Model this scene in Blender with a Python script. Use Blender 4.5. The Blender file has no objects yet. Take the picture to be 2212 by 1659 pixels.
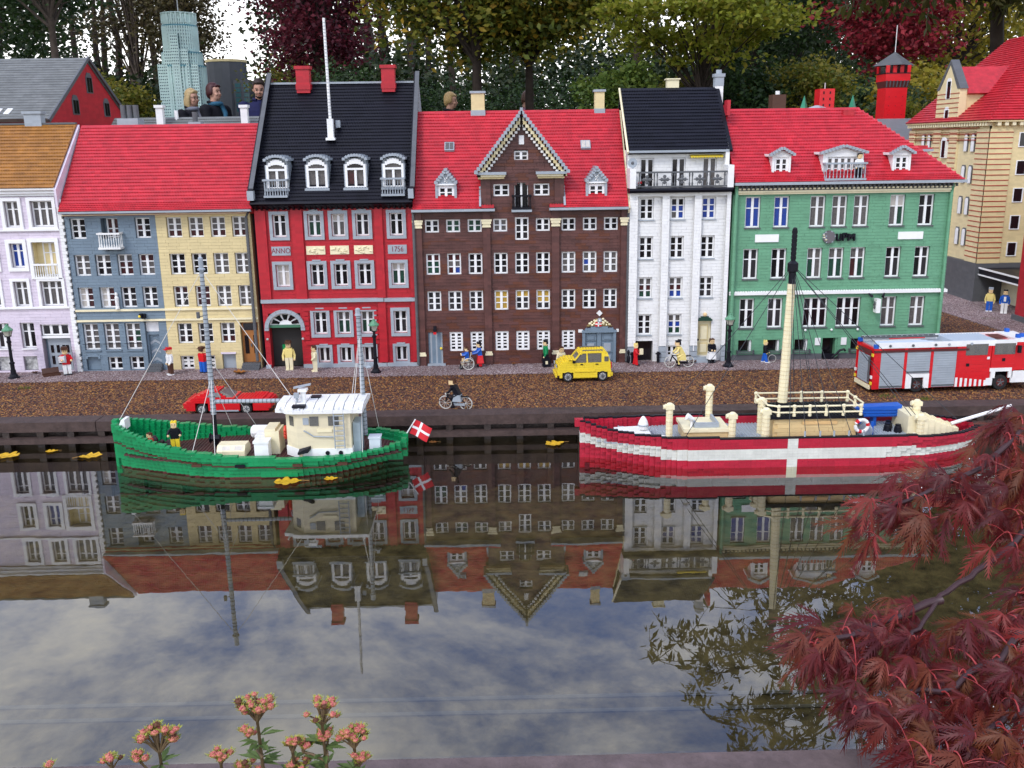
import bpy, bmesh, math, random
from mathutils import Vector, Matrix
import numpy as np
R = math.radians
random.seed(7); rng = np.random.default_rng(11)
S = bpy.context.scene
COL = S.collection

# ------------------------------------------------------------------ camera
cam = bpy.data.cameras.new('camera'); cam.lens = 36*2050/2212; cam.sensor_width = 36
cam.clip_start = .02; cam.clip_end = 400
cam_o = bpy.data.objects.new('camera', cam); COL.objects.link(cam_o); S.camera = cam_o
pitch, roll, yaw = R(14.295), R(-.8057), R(.7593)
cy_, sy_, cp_, sp_ = math.cos(yaw), math.sin(yaw), math.cos(pitch), math.sin(pitch)
right = Vector((cy_, -sy_, 0)); fwd = Vector((sy_*cp_, cy_*cp_, -sp_)); up = Vector((sy_*sp_, cy_*sp_, cp_))
r2 = right*math.cos(roll)+up*math.sin(roll); u2 = up*math.cos(roll)-right*math.sin(roll)
cam_o.matrix_world = Matrix(((r2.x, u2.x, -fwd.x, 0), (r2.y, u2.y, -fwd.y, -2.9), (r2.z, u2.z, -fwd.z, .7288), (0, 0, 0, 1)))

# ------------------------------------------------------------------ sky, sun, exposure
SUN_EL, SUN_AZ = 46, -38      # azimuth measured from -y (behind the camera) towards +x
sdir = Vector((math.cos(R(SUN_EL))*math.sin(R(SUN_AZ)), -math.cos(R(SUN_EL))*math.cos(R(SUN_AZ)), math.sin(R(SUN_EL))))
W = bpy.data.worlds.new('World'); S.world = W; W.use_nodes = True
nt = W.node_tree; nt.nodes.clear()
def wn(t, **k):
    n = nt.nodes.new(t)
    for a, b in k.items(): setattr(n, a, b)
    return n
out = wn('ShaderNodeOutputWorld'); bg = wn('ShaderNodeBackground'); bg.inputs['Strength'].default_value = .118
sky = wn('ShaderNodeTexSky', sky_type='NISHITA', sun_disc=False, sun_elevation=R(SUN_EL), air_density=1.0, dust_density=.5, ozone_density=2.0)
sky.sun_rotation = math.atan2(sdir.x, sdir.y)
tc = wn('ShaderNodeTexCoord'); sx = wn('ShaderNodeSeparateXYZ'); nt.links.new(tc.outputs['Generated'], sx.inputs[0])
za = wn('ShaderNodeMath', operation='ADD'); nt.links.new(sx.outputs['Z'], za.inputs[0]); za.inputs[1].default_value = .12
zm = wn('ShaderNodeMath', operation='MAXIMUM'); nt.links.new(za.outputs[0], zm.inputs[0]); zm.inputs[1].default_value = .05
dx = wn('ShaderNodeMath', operation='DIVIDE'); nt.links.new(sx.outputs['X'], dx.inputs[0]); nt.links.new(zm.outputs[0], dx.inputs[1])
dy = wn('ShaderNodeMath', operation='DIVIDE'); nt.links.new(sx.outputs['Y'], dy.inputs[0]); nt.links.new(zm.outputs[0], dy.inputs[1])
cb = wn('ShaderNodeCombineXYZ'); nt.links.new(dx.outputs[0], cb.inputs[0]); nt.links.new(dy.outputs[0], cb.inputs[1]); cb.inputs[2].default_value = 12.3
nz = wn('ShaderNodeTexNoise'); nz.inputs['Scale'].default_value = 1.9; nz.inputs['Detail'].default_value = 8; nz.inputs['Roughness'].default_value = .62; nz.inputs['Distortion'].default_value = .35
nt.links.new(cb.outputs[0], nz.inputs['Vector'])
rmp = wn('ShaderNodeValToRGB'); rmp.color_ramp.elements[0].position = .40; rmp.color_ramp.elements[1].position = .63; rmp.color_ramp.elements[0].color = (.02, .02, .02, 1); rmp.color_ramp.interpolation = 'EASE'
nt.links.new(nz.outputs['Fac'], rmp.inputs[0])
# the low sky is milky, as hazy autumn skies are: cloud cover closes towards the horizon
low = wn('ShaderNodeMapRange'); low.inputs['From Min'].default_value = .42; low.inputs['From Max'].default_value = .10; nt.links.new(sx.outputs['Z'], low.inputs['Value'])
mxm = wn('ShaderNodeMath', operation='MAXIMUM'); nt.links.new(rmp.outputs['Color'], mxm.inputs[0]); nt.links.new(low.outputs[0], mxm.inputs[1])
mix = wn('ShaderNodeMixRGB'); nt.links.new(mxm.outputs[0], mix.inputs['Fac']); gain = wn('ShaderNodeMixRGB', blend_type='MULTIPLY'); gain.inputs['Fac'].default_value = 1; gain.inputs['Color2'].default_value = (2.5, 2.35, 2.75, 1); nt.links.new(sky.outputs['Color'], gain.inputs['Color1']); nt.links.new(gain.outputs[0], mix.inputs['Color1'])
mix.inputs['Color2'].default_value = (15.4, 15.4, 15.4, 1)
nt.links.new(mix.outputs[0], bg.inputs['Color']); nt.links.new(bg.outputs[0], out.inputs['Surface'])
sl = bpy.data.lights.new('sun', 'SUN'); sl.energy = 1.5; sl.angle = R(14); sl.color = (1, .965, .91)
so = bpy.data.objects.new('sun', sl); COL.objects.link(so); so.rotation_euler = sdir.to_track_quat('Z', 'Y').to_euler()
S.view_settings.view_transform = 'Standard'; S.view_settings.look = 'None'; S.view_settings.gamma = 1; S.view_settings.exposure = .17
S.render.engine = 'CYCLES'

# ------------------------------------------------------------------ materials
def newmat(name):
    m = bpy.data.materials.new(name); m.use_nodes = True
    t = m.node_tree; b = t.nodes['Principled BSDF']; return m, t, b
MATS = {}
def lego(name, rgb, rough=.38, var=.05, dirt=.12, cell=(.032, .032, .0096), spec=.4):
    """moulded plastic brick: tone changes from brick to brick, with some weathering"""
    if name in MATS: return MATS[name]
    m, t, b = newmat(name); L = t.links.new; N = t.nodes.new
    g = N('ShaderNodeNewGeometry'); d = N('ShaderNodeVectorMath'); d.operation = 'DIVIDE'; d.inputs[1].default_value = cell; L(g.outputs['Position'], d.inputs[0])
    f = N('ShaderNodeVectorMath'); f.operation = 'FLOOR'; L(d.outputs[0], f.inputs[0])
    w = N('ShaderNodeTexWhiteNoise'); w.noise_dimensions = '3D'; L(f.outputs[0], w.inputs['Vector'])
    mr = N('ShaderNodeMapRange'); mr.inputs['To Min'].default_value = 1-var; mr.inputs['To Max'].default_value = 1+var; L(w.outputs['Value'], mr.inputs['Value'])
    n = N('ShaderNodeTexNoise'); n.inputs['Scale'].default_value = 26; n.inputs['Detail'].default_value = 6; n.inputs['Roughness'].default_value = .7; L(g.outputs['Position'], n.inputs['Vector'])
    m2 = N('ShaderNodeMapRange'); m2.inputs['From Min'].default_value = .35; m2.inputs['From Max'].default_value = .7; m2.inputs['To Min'].default_value = 1; m2.inputs['To Max'].default_value = 1-dirt; L(n.outputs['Fac'], m2.inputs['Value'])
    mu = N('ShaderNodeMath'); mu.operation = 'MULTIPLY'; L(mr.outputs[0], mu.inputs[0]); L(m2.outputs[0], mu.inputs[1])
    c = N('ShaderNodeMixRGB'); c.blend_type = 'MULTIPLY'; c.inputs['Fac'].default_value = 1; c.inputs['Color1'].default_value = (*rgb, 1); L(mu.outputs[0], c.inputs['Color2'])
    L(c.outputs[0], b.inputs['Base Color'])
    r = N('ShaderNodeMapRange'); r.inputs['To Min'].default_value = rough-.08; r.inputs['To Max'].default_value = rough+.14; L(n.outputs['Fac'], r.inputs['Value']); L(r.outputs[0], b.inputs['Roughness'])
    b.inputs['Specular IOR Level'].default_value = spec
    MATS[name] = m; return m
def plain(name, rgb, rough=.6, spec=.4, metal=0, noise=0, scale=20, bump=0):
    if name in MATS: return MATS[name]
    m, t, b = newmat(name); L = t.links.new; N = t.nodes.new
    b.inputs['Roughness'].default_value = rough; b.inputs['Specular IOR Level'].default_value = spec; b.inputs['Metallic'].default_value = metal
    b.inputs['Base Color'].default_value = (*rgb, 1)
    if noise or bump:
        g = N('ShaderNodeNewGeometry'); n = N('ShaderNodeTexNoise'); n.inputs['Scale'].default_value = scale; n.inputs['Detail'].default_value = 7; n.inputs['Roughness'].default_value = .65; L(g.outputs['Position'], n.inputs['Vector'])
        mr = N('ShaderNodeMapRange'); mr.inputs['From Min'].default_value = .3; mr.inputs['From Max'].default_value = .7; mr.inputs['To Min'].default_value = 1-noise; mr.inputs['To Max'].default_value = 1+noise; L(n.outputs['Fac'], mr.inputs['Value'])
        c = N('ShaderNodeMixRGB'); c.blend_type = 'MULTIPLY'; c.inputs['Fac'].default_value = 1; c.inputs['Color1'].default_value = (*rgb, 1); L(mr.outputs[0], c.inputs['Color2']); L(c.outputs[0], b.inputs['Base Color'])
        if bump:
            bp = N('ShaderNodeBump'); bp.inputs['Strength'].default_value = bump; bp.inputs['Distance'].default_value = .01; L(n.outputs['Fac'], bp.inputs['Height']); L(bp.outputs[0], b.inputs['Normal'])
    MATS[name] = m; return m
def leafmat(name, cols, trans=.35, rough=.55):
    """foliage: every leaf takes its own tone; light passes through it"""
    if name in MATS: return MATS[name]
    m, t, b = newmat(name); L = t.links.new; N = t.nodes.new
    g = N('ShaderNodeNewGeometry'); r = N('ShaderNodeValToRGB'); r.color_ramp.interpolation = 'LINEAR'
    e = r.color_ramp.elements
    while len(e) < len(cols): e.new(.5)
    for i, c in enumerate(cols): e[i].position = i/(len(cols)-1); e[i].color = (*c, 1)
    L(g.outputs['Random Per Island'], r.inputs[0]); L(r.outputs[0], b.inputs['Base Color']); b.inputs['Roughness'].default_value = rough; b.inputs['Specular IOR Level'].default_value = .3
    tr = N('ShaderNodeBsdfTranslucent'); L(r.outputs[0], tr.inputs['Color']); mx = N('ShaderNodeMixShader'); mx.inputs[0].default_value = trans
    o = t.nodes['Material Output']; L(b.outputs[0], mx.inputs[1]); L(tr.outputs[0], mx.inputs[2]); L(mx.outputs[0], o.inputs['Surface'])
    MATS[name] = m; return m
WHITE = lego('white_brick', (.80, .80, .77), .35, .03, .10)
FRAME = lego('white_window_plastic', (.82, .82, .80), .32, .02, .05)
PINK = lego('pale_lilac_brick', (.68, .60, .68), .42, .05, .12)
GREY = lego('slate_blue_brick', (.165, .225, .275), .42, .05, .12)
TAN = lego('tan_brick', (.68, .56, .29), .42, .05, .12)
RED = lego('red_brick', (.44, .014, .024), .40, .10, .18)
ROOFRED = lego('red_roof_plastic', (.50, .022, .034), .36, .13, .26, (.016, .016, .0096))
BROWN = lego('dark_brown_brick', (.105, .041, .034), .42, .22, .25)
BLACK = lego('black_plastic', (.0065, .0065, .011), .40, .25, .1, spec=.22)
GREEN = lego('sand_green_brick', (.135, .335, .195), .42, .06, .15)
LGREY = lego('light_grey_plastic', (.33, .37, .40), .38, .05, .12)
DGREY = lego('dark_grey_plastic', (.10, .105, .11), .42, .08, .15)
ORANGE = lego('ochre_roof_plastic', (.34, .145, .025), .36, .14, .35, (.016, .016, .0096))
BGREEN = lego('bright_green_plastic', (.004, .24, .075), .30, .07, .08)
DRED = lego('dark_red_plastic', (.10, .02, .018), .42, .15, .2)
YEL = lego('yellow_plastic', (.78, .58, .035), .33, .04, .05)
BLUE = lego('blue_plastic', (.01, .10, .46), .33, .05, .05)
SKIN = lego('light_tan_figure_plastic', (.72, .52, .27), .4, .03, .05)
CREAM = lego('cream_plastic', (.80, .72, .47), .38, .04, .10)
ORNG = lego('light_orange_plastic', (.72, .47, .20), .38, .05, .1)
DOORB = lego('brown_orange_door', (.36, .14, .035), .4, .06, .1)
SREDP = lego('bright_red_vehicle_plastic', (.60, .010, .016), .28, .05, .06)
JOINT = plain('joint_shadow_plastic', (.03, .028, .025), .8)
GLASS = plain('dark_window_glass', (.010, .008, .010), .08, .5)
GLASS2 = plain('dim_window_glass', (.030, .027, .030), .12, .5); GLASS3 = plain('black_window_glass', (.005, .005, .006), .2, .4)
GCURT = plain('grey_curtain_glass', (.10, .09, .085), .25, .5, noise=.35, scale=160)
GBLUE = plain('blue_curtain_glass', (.012, .045, .26), .25, .5, noise=.2, scale=160)
GYEL = plain('ochre_blind_glass', (.42, .26, .035), .3, .5, noise=.1, scale=100)
GWHT = plain('pale_curtain_glass', (.50, .46, .40), .3, .5, noise=.15, scale=120)
GGRN = plain('green_plant_glass', (.012, .05, .03), .2, .5, noise=.6, scale=120)
GRED = plain('dark_red_glass', (.05, .010, .012), .2, .5, noise=.5, scale=120)
SMOKE = plain('smoked_window_plastic', (.12, .115, .10), .15, .6, noise=.3, scale=300)
RUBBER = plain('black_rubber', (.012, .012, .012), .8)
STEEL = plain('silver_wheel_plastic', (.42, .42, .40), .35, .5)
STRING = plain('pale_string', (.62, .60, .55), .8)
DSTRING = plain('dark_string', (.04, .045, .05), .8)

# ------------------------------------------------------------------ mesh helpers
class MB:
    def __init__(s): s.v = []; s.f = []
    def quadbox(s, c8):
        i = len(s.v); s.v += c8
        s.f += [(i, i+3, i+2, i+1), (i+4, i+5, i+6, i+7), (i, i+1, i+5, i+4), (i+1, i+2, i+6, i+5), (i+2, i+3, i+7, i+6), (i+3, i, i+4, i+7)]; return s
    def box(s, x0, x1, y0, y1, z0, z1):
        return s.quadbox([(x0, y0, z0), (x1, y0, z0), (x1, y1, z0), (x0, y1, z0), (x0, y0, z1), (x1, y0, z1), (x1, y1, z1), (x0, y1, z1)])
    def cbox(s, x, y, z, a, b, c): return s.box(x-a/2, x+a/2, y-b/2, y+b/2, z-c/2, z+c/2)
    def prism(s, pts, ax, lo, hi):
        """polygon (counter-clockwise list of 2-d points) swept along axis 'x', 'y' or 'z'"""
        n = len(pts); i = len(s.v)
        for h in (lo, hi):
            for a, b in pts: s.v.append((h, a, b) if ax == 'x' else (a, h, b) if ax == 'y' else (a, b, h))
        s.f.append(tuple(range(i+n-1, i-1, -1))); s.f.append(tuple(range(i+n, i+2*n)))
        for k in range(n):
            j = (k+1) % n; s.f.append((i+k, i+j, i+n+j, i+n+k))
        return s
    def tube(s, p, r, n=8, cap=True):
        """tube through points p with radii r (number or list)"""
        p = [Vector(q) for q in p]
        if not isinstance(r, (list, tuple)): r = [r]*len(p)
        i0 = len(s.v)
        for k, q in enumerate(p):
            t = (p[min(k+1, len(p)-1)]-p[max(k-1, 0)]).normalized()
            a = t.cross(Vector((0, 0, 1)));
            if a.length < .1: a = t.cross(Vector((1, 0, 0)))
            a.normalize(); b = t.cross(a)
            for j in range(n):
                an = 2*math.pi*j/n; s.v.append(tuple(q+(a*math.cos(an)+b*math.sin(an))*r[k]))
        for k in range(len(p)-1):
            for j in range(n):
                a = i0+k*n+j; b = i0+k*n+(j+1) % n; s.f.append((a, b, b+n, a+n))
        if cap:
            s.f.append(tuple(range(i0, i0+n))); e = i0+(len(p)-1)*n; s.f.append(tuple(range(e+n-1, e-1, -1)))
        return s
    def cyl(s, x, y, z0, z1, r, n=12, r1=None): return s.tube([(x, y, z0), (x, y, z1)], [r, r if r1 is None else r1], n)
    def lathe(s, cx, cy, prof, n=14):
        return s.tube([(cx, cy, z+1e-7*k) for k, (r, z) in enumerate(prof)], [max(r, 1e-5) for r, z in prof], n)
    def ball(s, c, r, nu=10, nv=7):
        if not isinstance(r, (list, tuple)): r = (r, r, r)
        i0 = len(s.v)
        for j in range(1, nv):
            ph = math.pi*j/nv
            for k in range(nu):
                th = 2*math.pi*k/nu; s.v.append((c[0]+r[0]*math.sin(ph)*math.cos(th), c[1]+r[1]*math.sin(ph)*math.sin(th), c[2]+r[2]*math.cos(ph)))
        s.v.append((c[0], c[1], c[2]+r[2])); s.v.append((c[0], c[1], c[2]-r[2])); t = len(s.v)-2; b = t+1
        for j in range(nv-2):
            for k in range(nu):
                a = i0+j*nu+k; d = i0+j*nu+(k+1) % nu; s.f.append((a, a+nu, d+nu, d))
        for k in range(nu):
            s.f.append((t, i0+k, i0+(k+1) % nu)); e = i0+(nv-2)*nu; s.f.append((b, e+(k+1) % nu, e+k))
        return s
    def studs(s, x0, x1, y0, y1, z, pitch=.008, r=.0024, h=.0017, n=6):
        for i in range(int(round((x1-x0)/pitch))):
            for j in range(int(round((y1-y0)/pitch))):
                s.tube([(x0+(i+.5)*pitch, y0+(j+.5)*pitch, z), (x0+(i+.5)*pitch, y0+(j+.5)*pitch, z+h)], r, n)
        return s
WO = {}      # world offset of the frame in which an object's children live
def thing(name, label, cat, loc=(0, 0, 0), rz=0, group=None, local=False):
    """an Empty at the thing's base; local=True: its parts are given in its own frame"""
    o = bpy.data.objects.new(name, None); COL.objects.link(o); o.location = loc; o.rotation_euler = (0, 0, rz); o.empty_display_size = .02
    o['label'] = label; o['category'] = cat
    if group: o['group'] = group
    WO[o] = Vector((0, 0, 0)) if local else Vector(loc); return o
def tag(o, label, cat, group=None):
    o['label'] = label; o['category'] = cat
    if group: o['group'] = group
    return o
def link(name, me, parent=None, loc=(0, 0, 0), scale=None, rot=None):
    o = bpy.data.objects.new(name, me); COL.objects.link(o)
    off = WO.get(parent, Vector((0, 0, 0)))
    o.location = Vector(loc)-off if loc != 'own' else (0, 0, 0)
    if scale: o.scale = scale
    if rot: o.rotation_euler = rot
    if parent: o.parent = parent
    return o
def mesh(name, mb, mat, off=Vector((0, 0, 0)), smooth=False):
    me = bpy.data.meshes.new(name)
    v = mb.v if off.length == 0 else [(a-off.x, b-off.y, c-off.z) for a, b, c in mb.v]
    me.from_pydata(v, [], mb.f); me.materials.append(mat)
    if smooth: me.polygons.foreach_set('use_smooth', [True]*len(me.polygons))
    me.update(); return me
def part(name, mb, mat, parent=None, smooth=False, kind=None):
    off = WO.get(parent, Vector((0, 0, 0)))
    o = bpy.data.objects.new(name, mesh(name, mb, mat, off, smooth)); COL.objects.link(o)
    if parent: o.parent = parent
    WO[o] = off
    if kind: o['kind'] = kind
    return o
def box(name, mat, parent, x0, x1, y0, y1, z0, z1): return part(name, MB().box(x0, x1, y0, y1, z0, z1), mat, parent)
CUBE = {}
def cube(mat):
    if mat not in CUBE: CUBE[mat] = mesh('block', MB().box(-.5, .5, -.5, .5, -.5, .5), mat)
    return CUBE[mat]
def block(name, mat, parent, x0, x1, y0, y1, z0, z1):
    """a box piece that shares its mesh with all the others of its material"""
    return link(name, cube(mat), parent, ((x0+x1)/2, (y0+y1)/2, (z0+z1)/2), (x1-x0, y1-y0, z1-z0))
def pieces(name, items, parent, limit=300, rest='stuff'):
    """items (x0,x1,y0,y1,z0,z1,mat): the largest become objects, the remainder one stuff mesh for each material"""
    items = sorted(items, key=lambda q: -(q[1]-q[0])*(q[5]-q[4]))
    for q in items[:limit]: block(name, q[6], parent, *q[:6])
    by = {}
    for q in items[limit:]: by.setdefault(q[6], MB()).box(*q[:6])
    for m, mb in by.items(): part(name+'s', mb, m, parent, kind='stuff')
def copy_tree(o, parent=None):
    c = o.copy(); COL.objects.link(c); c.parent = parent
    for ch in o.children: copy_tree(ch, c)
    return c
def text_mesh(name, txt, size, mat, parent, loc, depth=.0008, rot=(math.pi/2, 0, 0), sx=1, align='CENTER'):
    cu = bpy.data.curves.new(name, 'FONT'); cu.body = txt; cu.size = size; cu.extrude = depth; cu.align_x = align; cu.align_y = 'CENTER'; cu.resolution_u = 3
    t = bpy.data.objects.new(name, cu); COL.objects.link(t)
    me = bpy.data.meshes.new_from_object(t.evaluated_get(bpy.context.evaluated_depsgraph_get())); bpy.data.objects.remove(t)
    me.materials.clear(); me.materials.append(mat)
    return link(name, me, parent, loc, (sx, 1, 1), rot)
G = .054           # street level above the water

# ------------------------------------------------------------------ setting: water, ground, street, quay
def struct(name, mb, m, smooth=False): o = part(name, mb, m, smooth=smooth); o['kind'] = 'structure'; return o
def water_mat():
    m, t, b = newmat('still_water'); L = t.links.new; N = t.nodes.new; t.nodes.remove(b)
    fr = N('ShaderNodeFresnel'); fr.inputs['IOR'].default_value = 1.9
    g = N('ShaderNodeNewGeometry'); n = N('ShaderNodeTexNoise'); n.inputs['Scale'].default_value = 9; n.inputs['Detail'].default_value = 3; L(g.outputs['Position'], n.inputs['Vector'])
    bp = N('ShaderNodeBump'); bp.inputs['Strength'].default_value = .012; bp.inputs['Distance'].default_value = .01; L(n.outputs['Fac'], bp.inputs['Height'])
    gl = N('ShaderNodeBsdfGlossy'); gl.inputs['Roughness'].default_value = .0; gl.inputs['Color'].default_value = (.95, .95, .97, 1); L(bp.outputs[0], gl.inputs['Normal'])
    tr = N('ShaderNodeBsdfTransparent'); tr.inputs['Color'].default_value = (.82, .80, .66, 1)
    mx = N('ShaderNodeMixShader'); bk = N('ShaderNodeMath'); bk.operation = 'SUBTRACT'; bk.inputs[0].default_value = 1; L(g.outputs['Backfacing'], bk.inputs[1]); mu = N('ShaderNodeMath'); mu.operation = 'MULTIPLY'; L(fr.outputs[0], mu.inputs[0]); L(bk.outputs[0], mu.inputs[1]); L(mu.outputs[0], mx.inputs[0]); L(tr.outputs[0], mx.inputs[1]); L(gl.outputs[0], mx.inputs[2]); L(mx.outputs[0], t.nodes['Material Output'].inputs['Surface'])
    return m
def speckle(name, cols, scale, rough=.9, bump=.6, big=None):
    m, t, b = newmat(name); L = t.links.new; N = t.nodes.new
    g = N('ShaderNodeNewGeometry'); v = N('ShaderNodeTexVoronoi'); v.inputs['Scale'].default_value = scale; L(g.outputs['Position'], v.inputs['Vector'])
    s = N('ShaderNodeSeparateColor'); L(v.outputs['Color'], s.inputs[0]); r = N('ShaderNodeValToRGB'); r.color_ramp.interpolation = 'CONSTANT'; e = r.color_ramp.elements
    while len(e) < len(cols): e.new(.5)
    for i, c in enumerate(cols): e[i].position = i/len(cols); e[i].color = (*c, 1)
    L(s.outputs[0], r.inputs[0])
    n = N('ShaderNodeTexNoise'); n.inputs['Scale'].default_value = 5; n.inputs['Detail'].default_value = 5; L(g.outputs['Position'], n.inputs['Vector'])
    mr = N('ShaderNodeMapRange'); mr.inputs['From Min'].default_value = .3; mr.inputs['From Max'].default_value = .7; mr.inputs['To Min'].default_value = .65; mr.inputs['To Max'].default_value = 1.25; L(n.outputs['Fac'], mr.inputs['Value'])
    c = N('ShaderNodeMixRGB'); c.blend_type = 'MULTIPLY'; c.inputs[0].default_value = 1; L(r.outputs[0], c.inputs[1]); L(mr.outputs[0], c.inputs[2]); L(c.outputs[0], b.inputs['Base Color']); b.inputs['Roughness'].default_value = rough
    bp = N('ShaderNodeBump'); bp.invert = True; bp.inputs['Strength'].default_value = bump; bp.inputs['Distance'].default_value = .003; L(v.outputs['Distance'], bp.inputs['Height']); L(bp.outputs[0], b.inputs['Normal'])
    return m
GRV = [(.018, .009, .011), (.085, .030, .015), (.25, .10, .024), (.035, .016, .020), (.40, .20, .05), (.022, .012, .017), (.15, .048, .018), (.055, .028, .028), (.30, .14, .055), (.018, .010, .010), (.10, .036, .018)]
PAV = [(.24, .17, .17), (.12, .075, .075), (.34, .27, .27), (.17, .105, .095), (.42, .36, .35), (.09, .05, .048), (.27, .18, .155)]
def sheet(x0, x1, y0, y1, z): return MB().box(x0, x1, y0, y1, z-.02, z)
w = MB(); w.v = [(-8, -1.94, -.004), (8, -1.94, -.004), (8, -.57, -.004), (-8, -.57, -.004)]; w.f = [(0, 1, 2, 3)]
struct('water', w, water_mat())
POND = plain('mossy_pond_floor', (.058, .047, .024), .9, .2, noise=.8, scale=22, bump=.5)
struct('pond_floor', MB().box(-8, 8, -2.0, -.552, -.185, -.14), POND)
FARG = plain('dark_garden_soil', (.035, .035, .018), .95, .1, noise=.5, scale=3)
struct('ground', MB().box(-90, 90, -40, 120, -.5, -.2), FARG)
struct('terrace', MB().box(-8, 8, .004, 3.4, -.195, .046), FARG)
struct('street', MB().box(-8, 8, -.551, 2.2, -.18, .0515), speckle('brown_gravel', GRV, 260))
struct('pavement', sheet(-8, 1.375, -.125, .02, .0550), speckle('pinkish_grit', PAV, 300))
struct('side_pavement', MB().prism([(1.80, .30), (2.6, -.05), (2.6, 1.3), (1.72, 1.35)], 'z', .04, .0552), MATS.get('x') or speckle('pinkish_grit_far', PAV, 300))
struct('near_bank', MB().box(-8, 8, -8, -2.031, -.19, -.06), FARG)
def pebbles(name, n, x0, x1, y0, y1, z, cols, smin, smax, seed, fade=None):
    """loose grit: squashed eight-sided grains, coloured grain by grain"""
    r = np.random.default_rng(seed); px = r.uniform(x0, x1, n); py = r.uniform(y0, y1, n)
    s = r.uniform(smin, smax, n); a = r.uniform(0, 6.28, n); el = r.uniform(.5, 1, n); ht = r.uniform(.35, .7, n)
    ca, sa = np.cos(a), np.sin(a)
    base = np.array([(1, 0, 0), (0, 1, 0), (-1, 0, 0), (0, -1, 0), (0, 0, 1), (.1, .1, -.4)])
    bx = base[None, :, 0]*s[:, None]; by = base[None, :, 1]*(s*el)[:, None]; bz = base[None, :, 2]*(s*ht)[:, None]
    v = np.stack([px[:, None]+bx*ca[:, None]-by*sa[:, None], py[:, None]+bx*sa[:, None]+by*ca[:, None], z+.0004+bz], -1).reshape(-1, 3)
    fb = np.array([(0, 1, 4), (1, 2, 4), (2, 3, 4), (3, 0, 4)]); f = (np.arange(n)[:, None, None]*6+fb[None]).reshape(-1, 3)
    me = bpy.data.meshes.new(name); me.vertices.add(len(v)); me.vertices.foreach_set('co', v.ravel()); me.loops.add(f.size); me.loops.foreach_set('vertex_index', f.ravel().astype(np.int32))
    me.polygons.add(len(f)); me.polygons.foreach_set('loop_start', np.arange(0, f.size, 3, dtype=np.int32)); me.polygons.foreach_set('loop_total', np.full(len(f), 3, dtype=np.int32)); me.update(calc_edges=True)
    m = leafmat(name+'_stone', cols, 0, .85); me.materials.append(m)
    o = bpy.data.objects.new(name, me); COL.objects.link(o); o['kind'] = 'stuff'; return o
tag(pebbles('gravel', 58000, -1.75, 2.1, -.545, -.115, .0515, GRV, .0020, .0046, 1), 'loose brown and rust coloured gravel covering the street', 'gravel')
tag(pebbles('gravel', 9000, 1.38, 2.5, -.115, 1.3, .0515, GRV, .0018, .004, 4), 'brown gravel of the side street beyond the green house', 'gravel')
tag(pebbles('grit', 17000, -1.75, 1.37, -.14, -.002, .055, PAV, .0013, .0028, 2), 'pinkish grey grit strip along the foot of the houses', 'grit')
tag(pebbles('grit', 4000, 1.8, 2.5, .0, 1.2, .0552, PAV, .0015, .003, 3), 'pinkish grey grit beside the warehouse wall', 'grit')

WOOD = plain('weathered_dark_timber', (.062, .040, .034), .7, .3, noise=.35, scale=40, bump=.3)
WETW = plain('wet_black_timber', (.034, .023, .018), .45, .4, noise=.5, scale=30, bump=.4)
q = thing('quay_wall', 'dark timber quay wall with kerb beam between gravel street and water', 'quay wall', (0, -.58, 0))
xs = [-8, -2.6, -1.02, .46, 1.92, 8]
for a, b in zip(xs, xs[1:]): part('kerb_beam', MB().box(a+.001, b-.001, -.592, -.533, .036, .0615), WOOD, q)
for a, b in zip([-8, -1.9, -.5, .9, 8], [-1.9, -.5, .9, 8]): part('waling_beam', MB().box(a+.001, b-.001, -.604, -.578, .008, .021), WOOD, q)
part('back_boards', MB().box(-8, 8, -.566, -.552, -.14, .036), WETW, q)
x = -2.0
while x < 2.2:
    part('post', MB().box(x, x+.017, -.590, -.566, -.14, .0355), WETW, q); x += random.uniform(.075, .1)
e = thing('timber_edging', 'purplish brown weathered timber edging along the near side of the pond', 'edging', (0, -1.92, 0))
EDGE = plain('pale_weathered_timber', (.115, .084, .082), .75, .3, noise=.3, scale=30, bump=.5)
for a, b, d in ((-3, .585, 0), (.587, 3, .004)):
    part('plank', MB().box(a, b, -2.03+d, -1.887+d, -.05, .0), EDGE, e)
part('facing_board', MB().box(-3, 3, -1.884, -1.872, -.14, -.008), WETW, e)
for yy, lb in ((-1.545, 'grey cable lying on the pond floor, farther from timber edging'), (-1.585, 'grey cable lying on the pond floor, nearer timber edging')):
    tag(part('cable', MB().tube([(x/4, yy-.006*math.sin(x/9), -.137) for x in range(-20, 21)], .0032, 6), plain('dark_cable', (.05, .05, .05), .6)), lb, 'cable')

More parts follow.
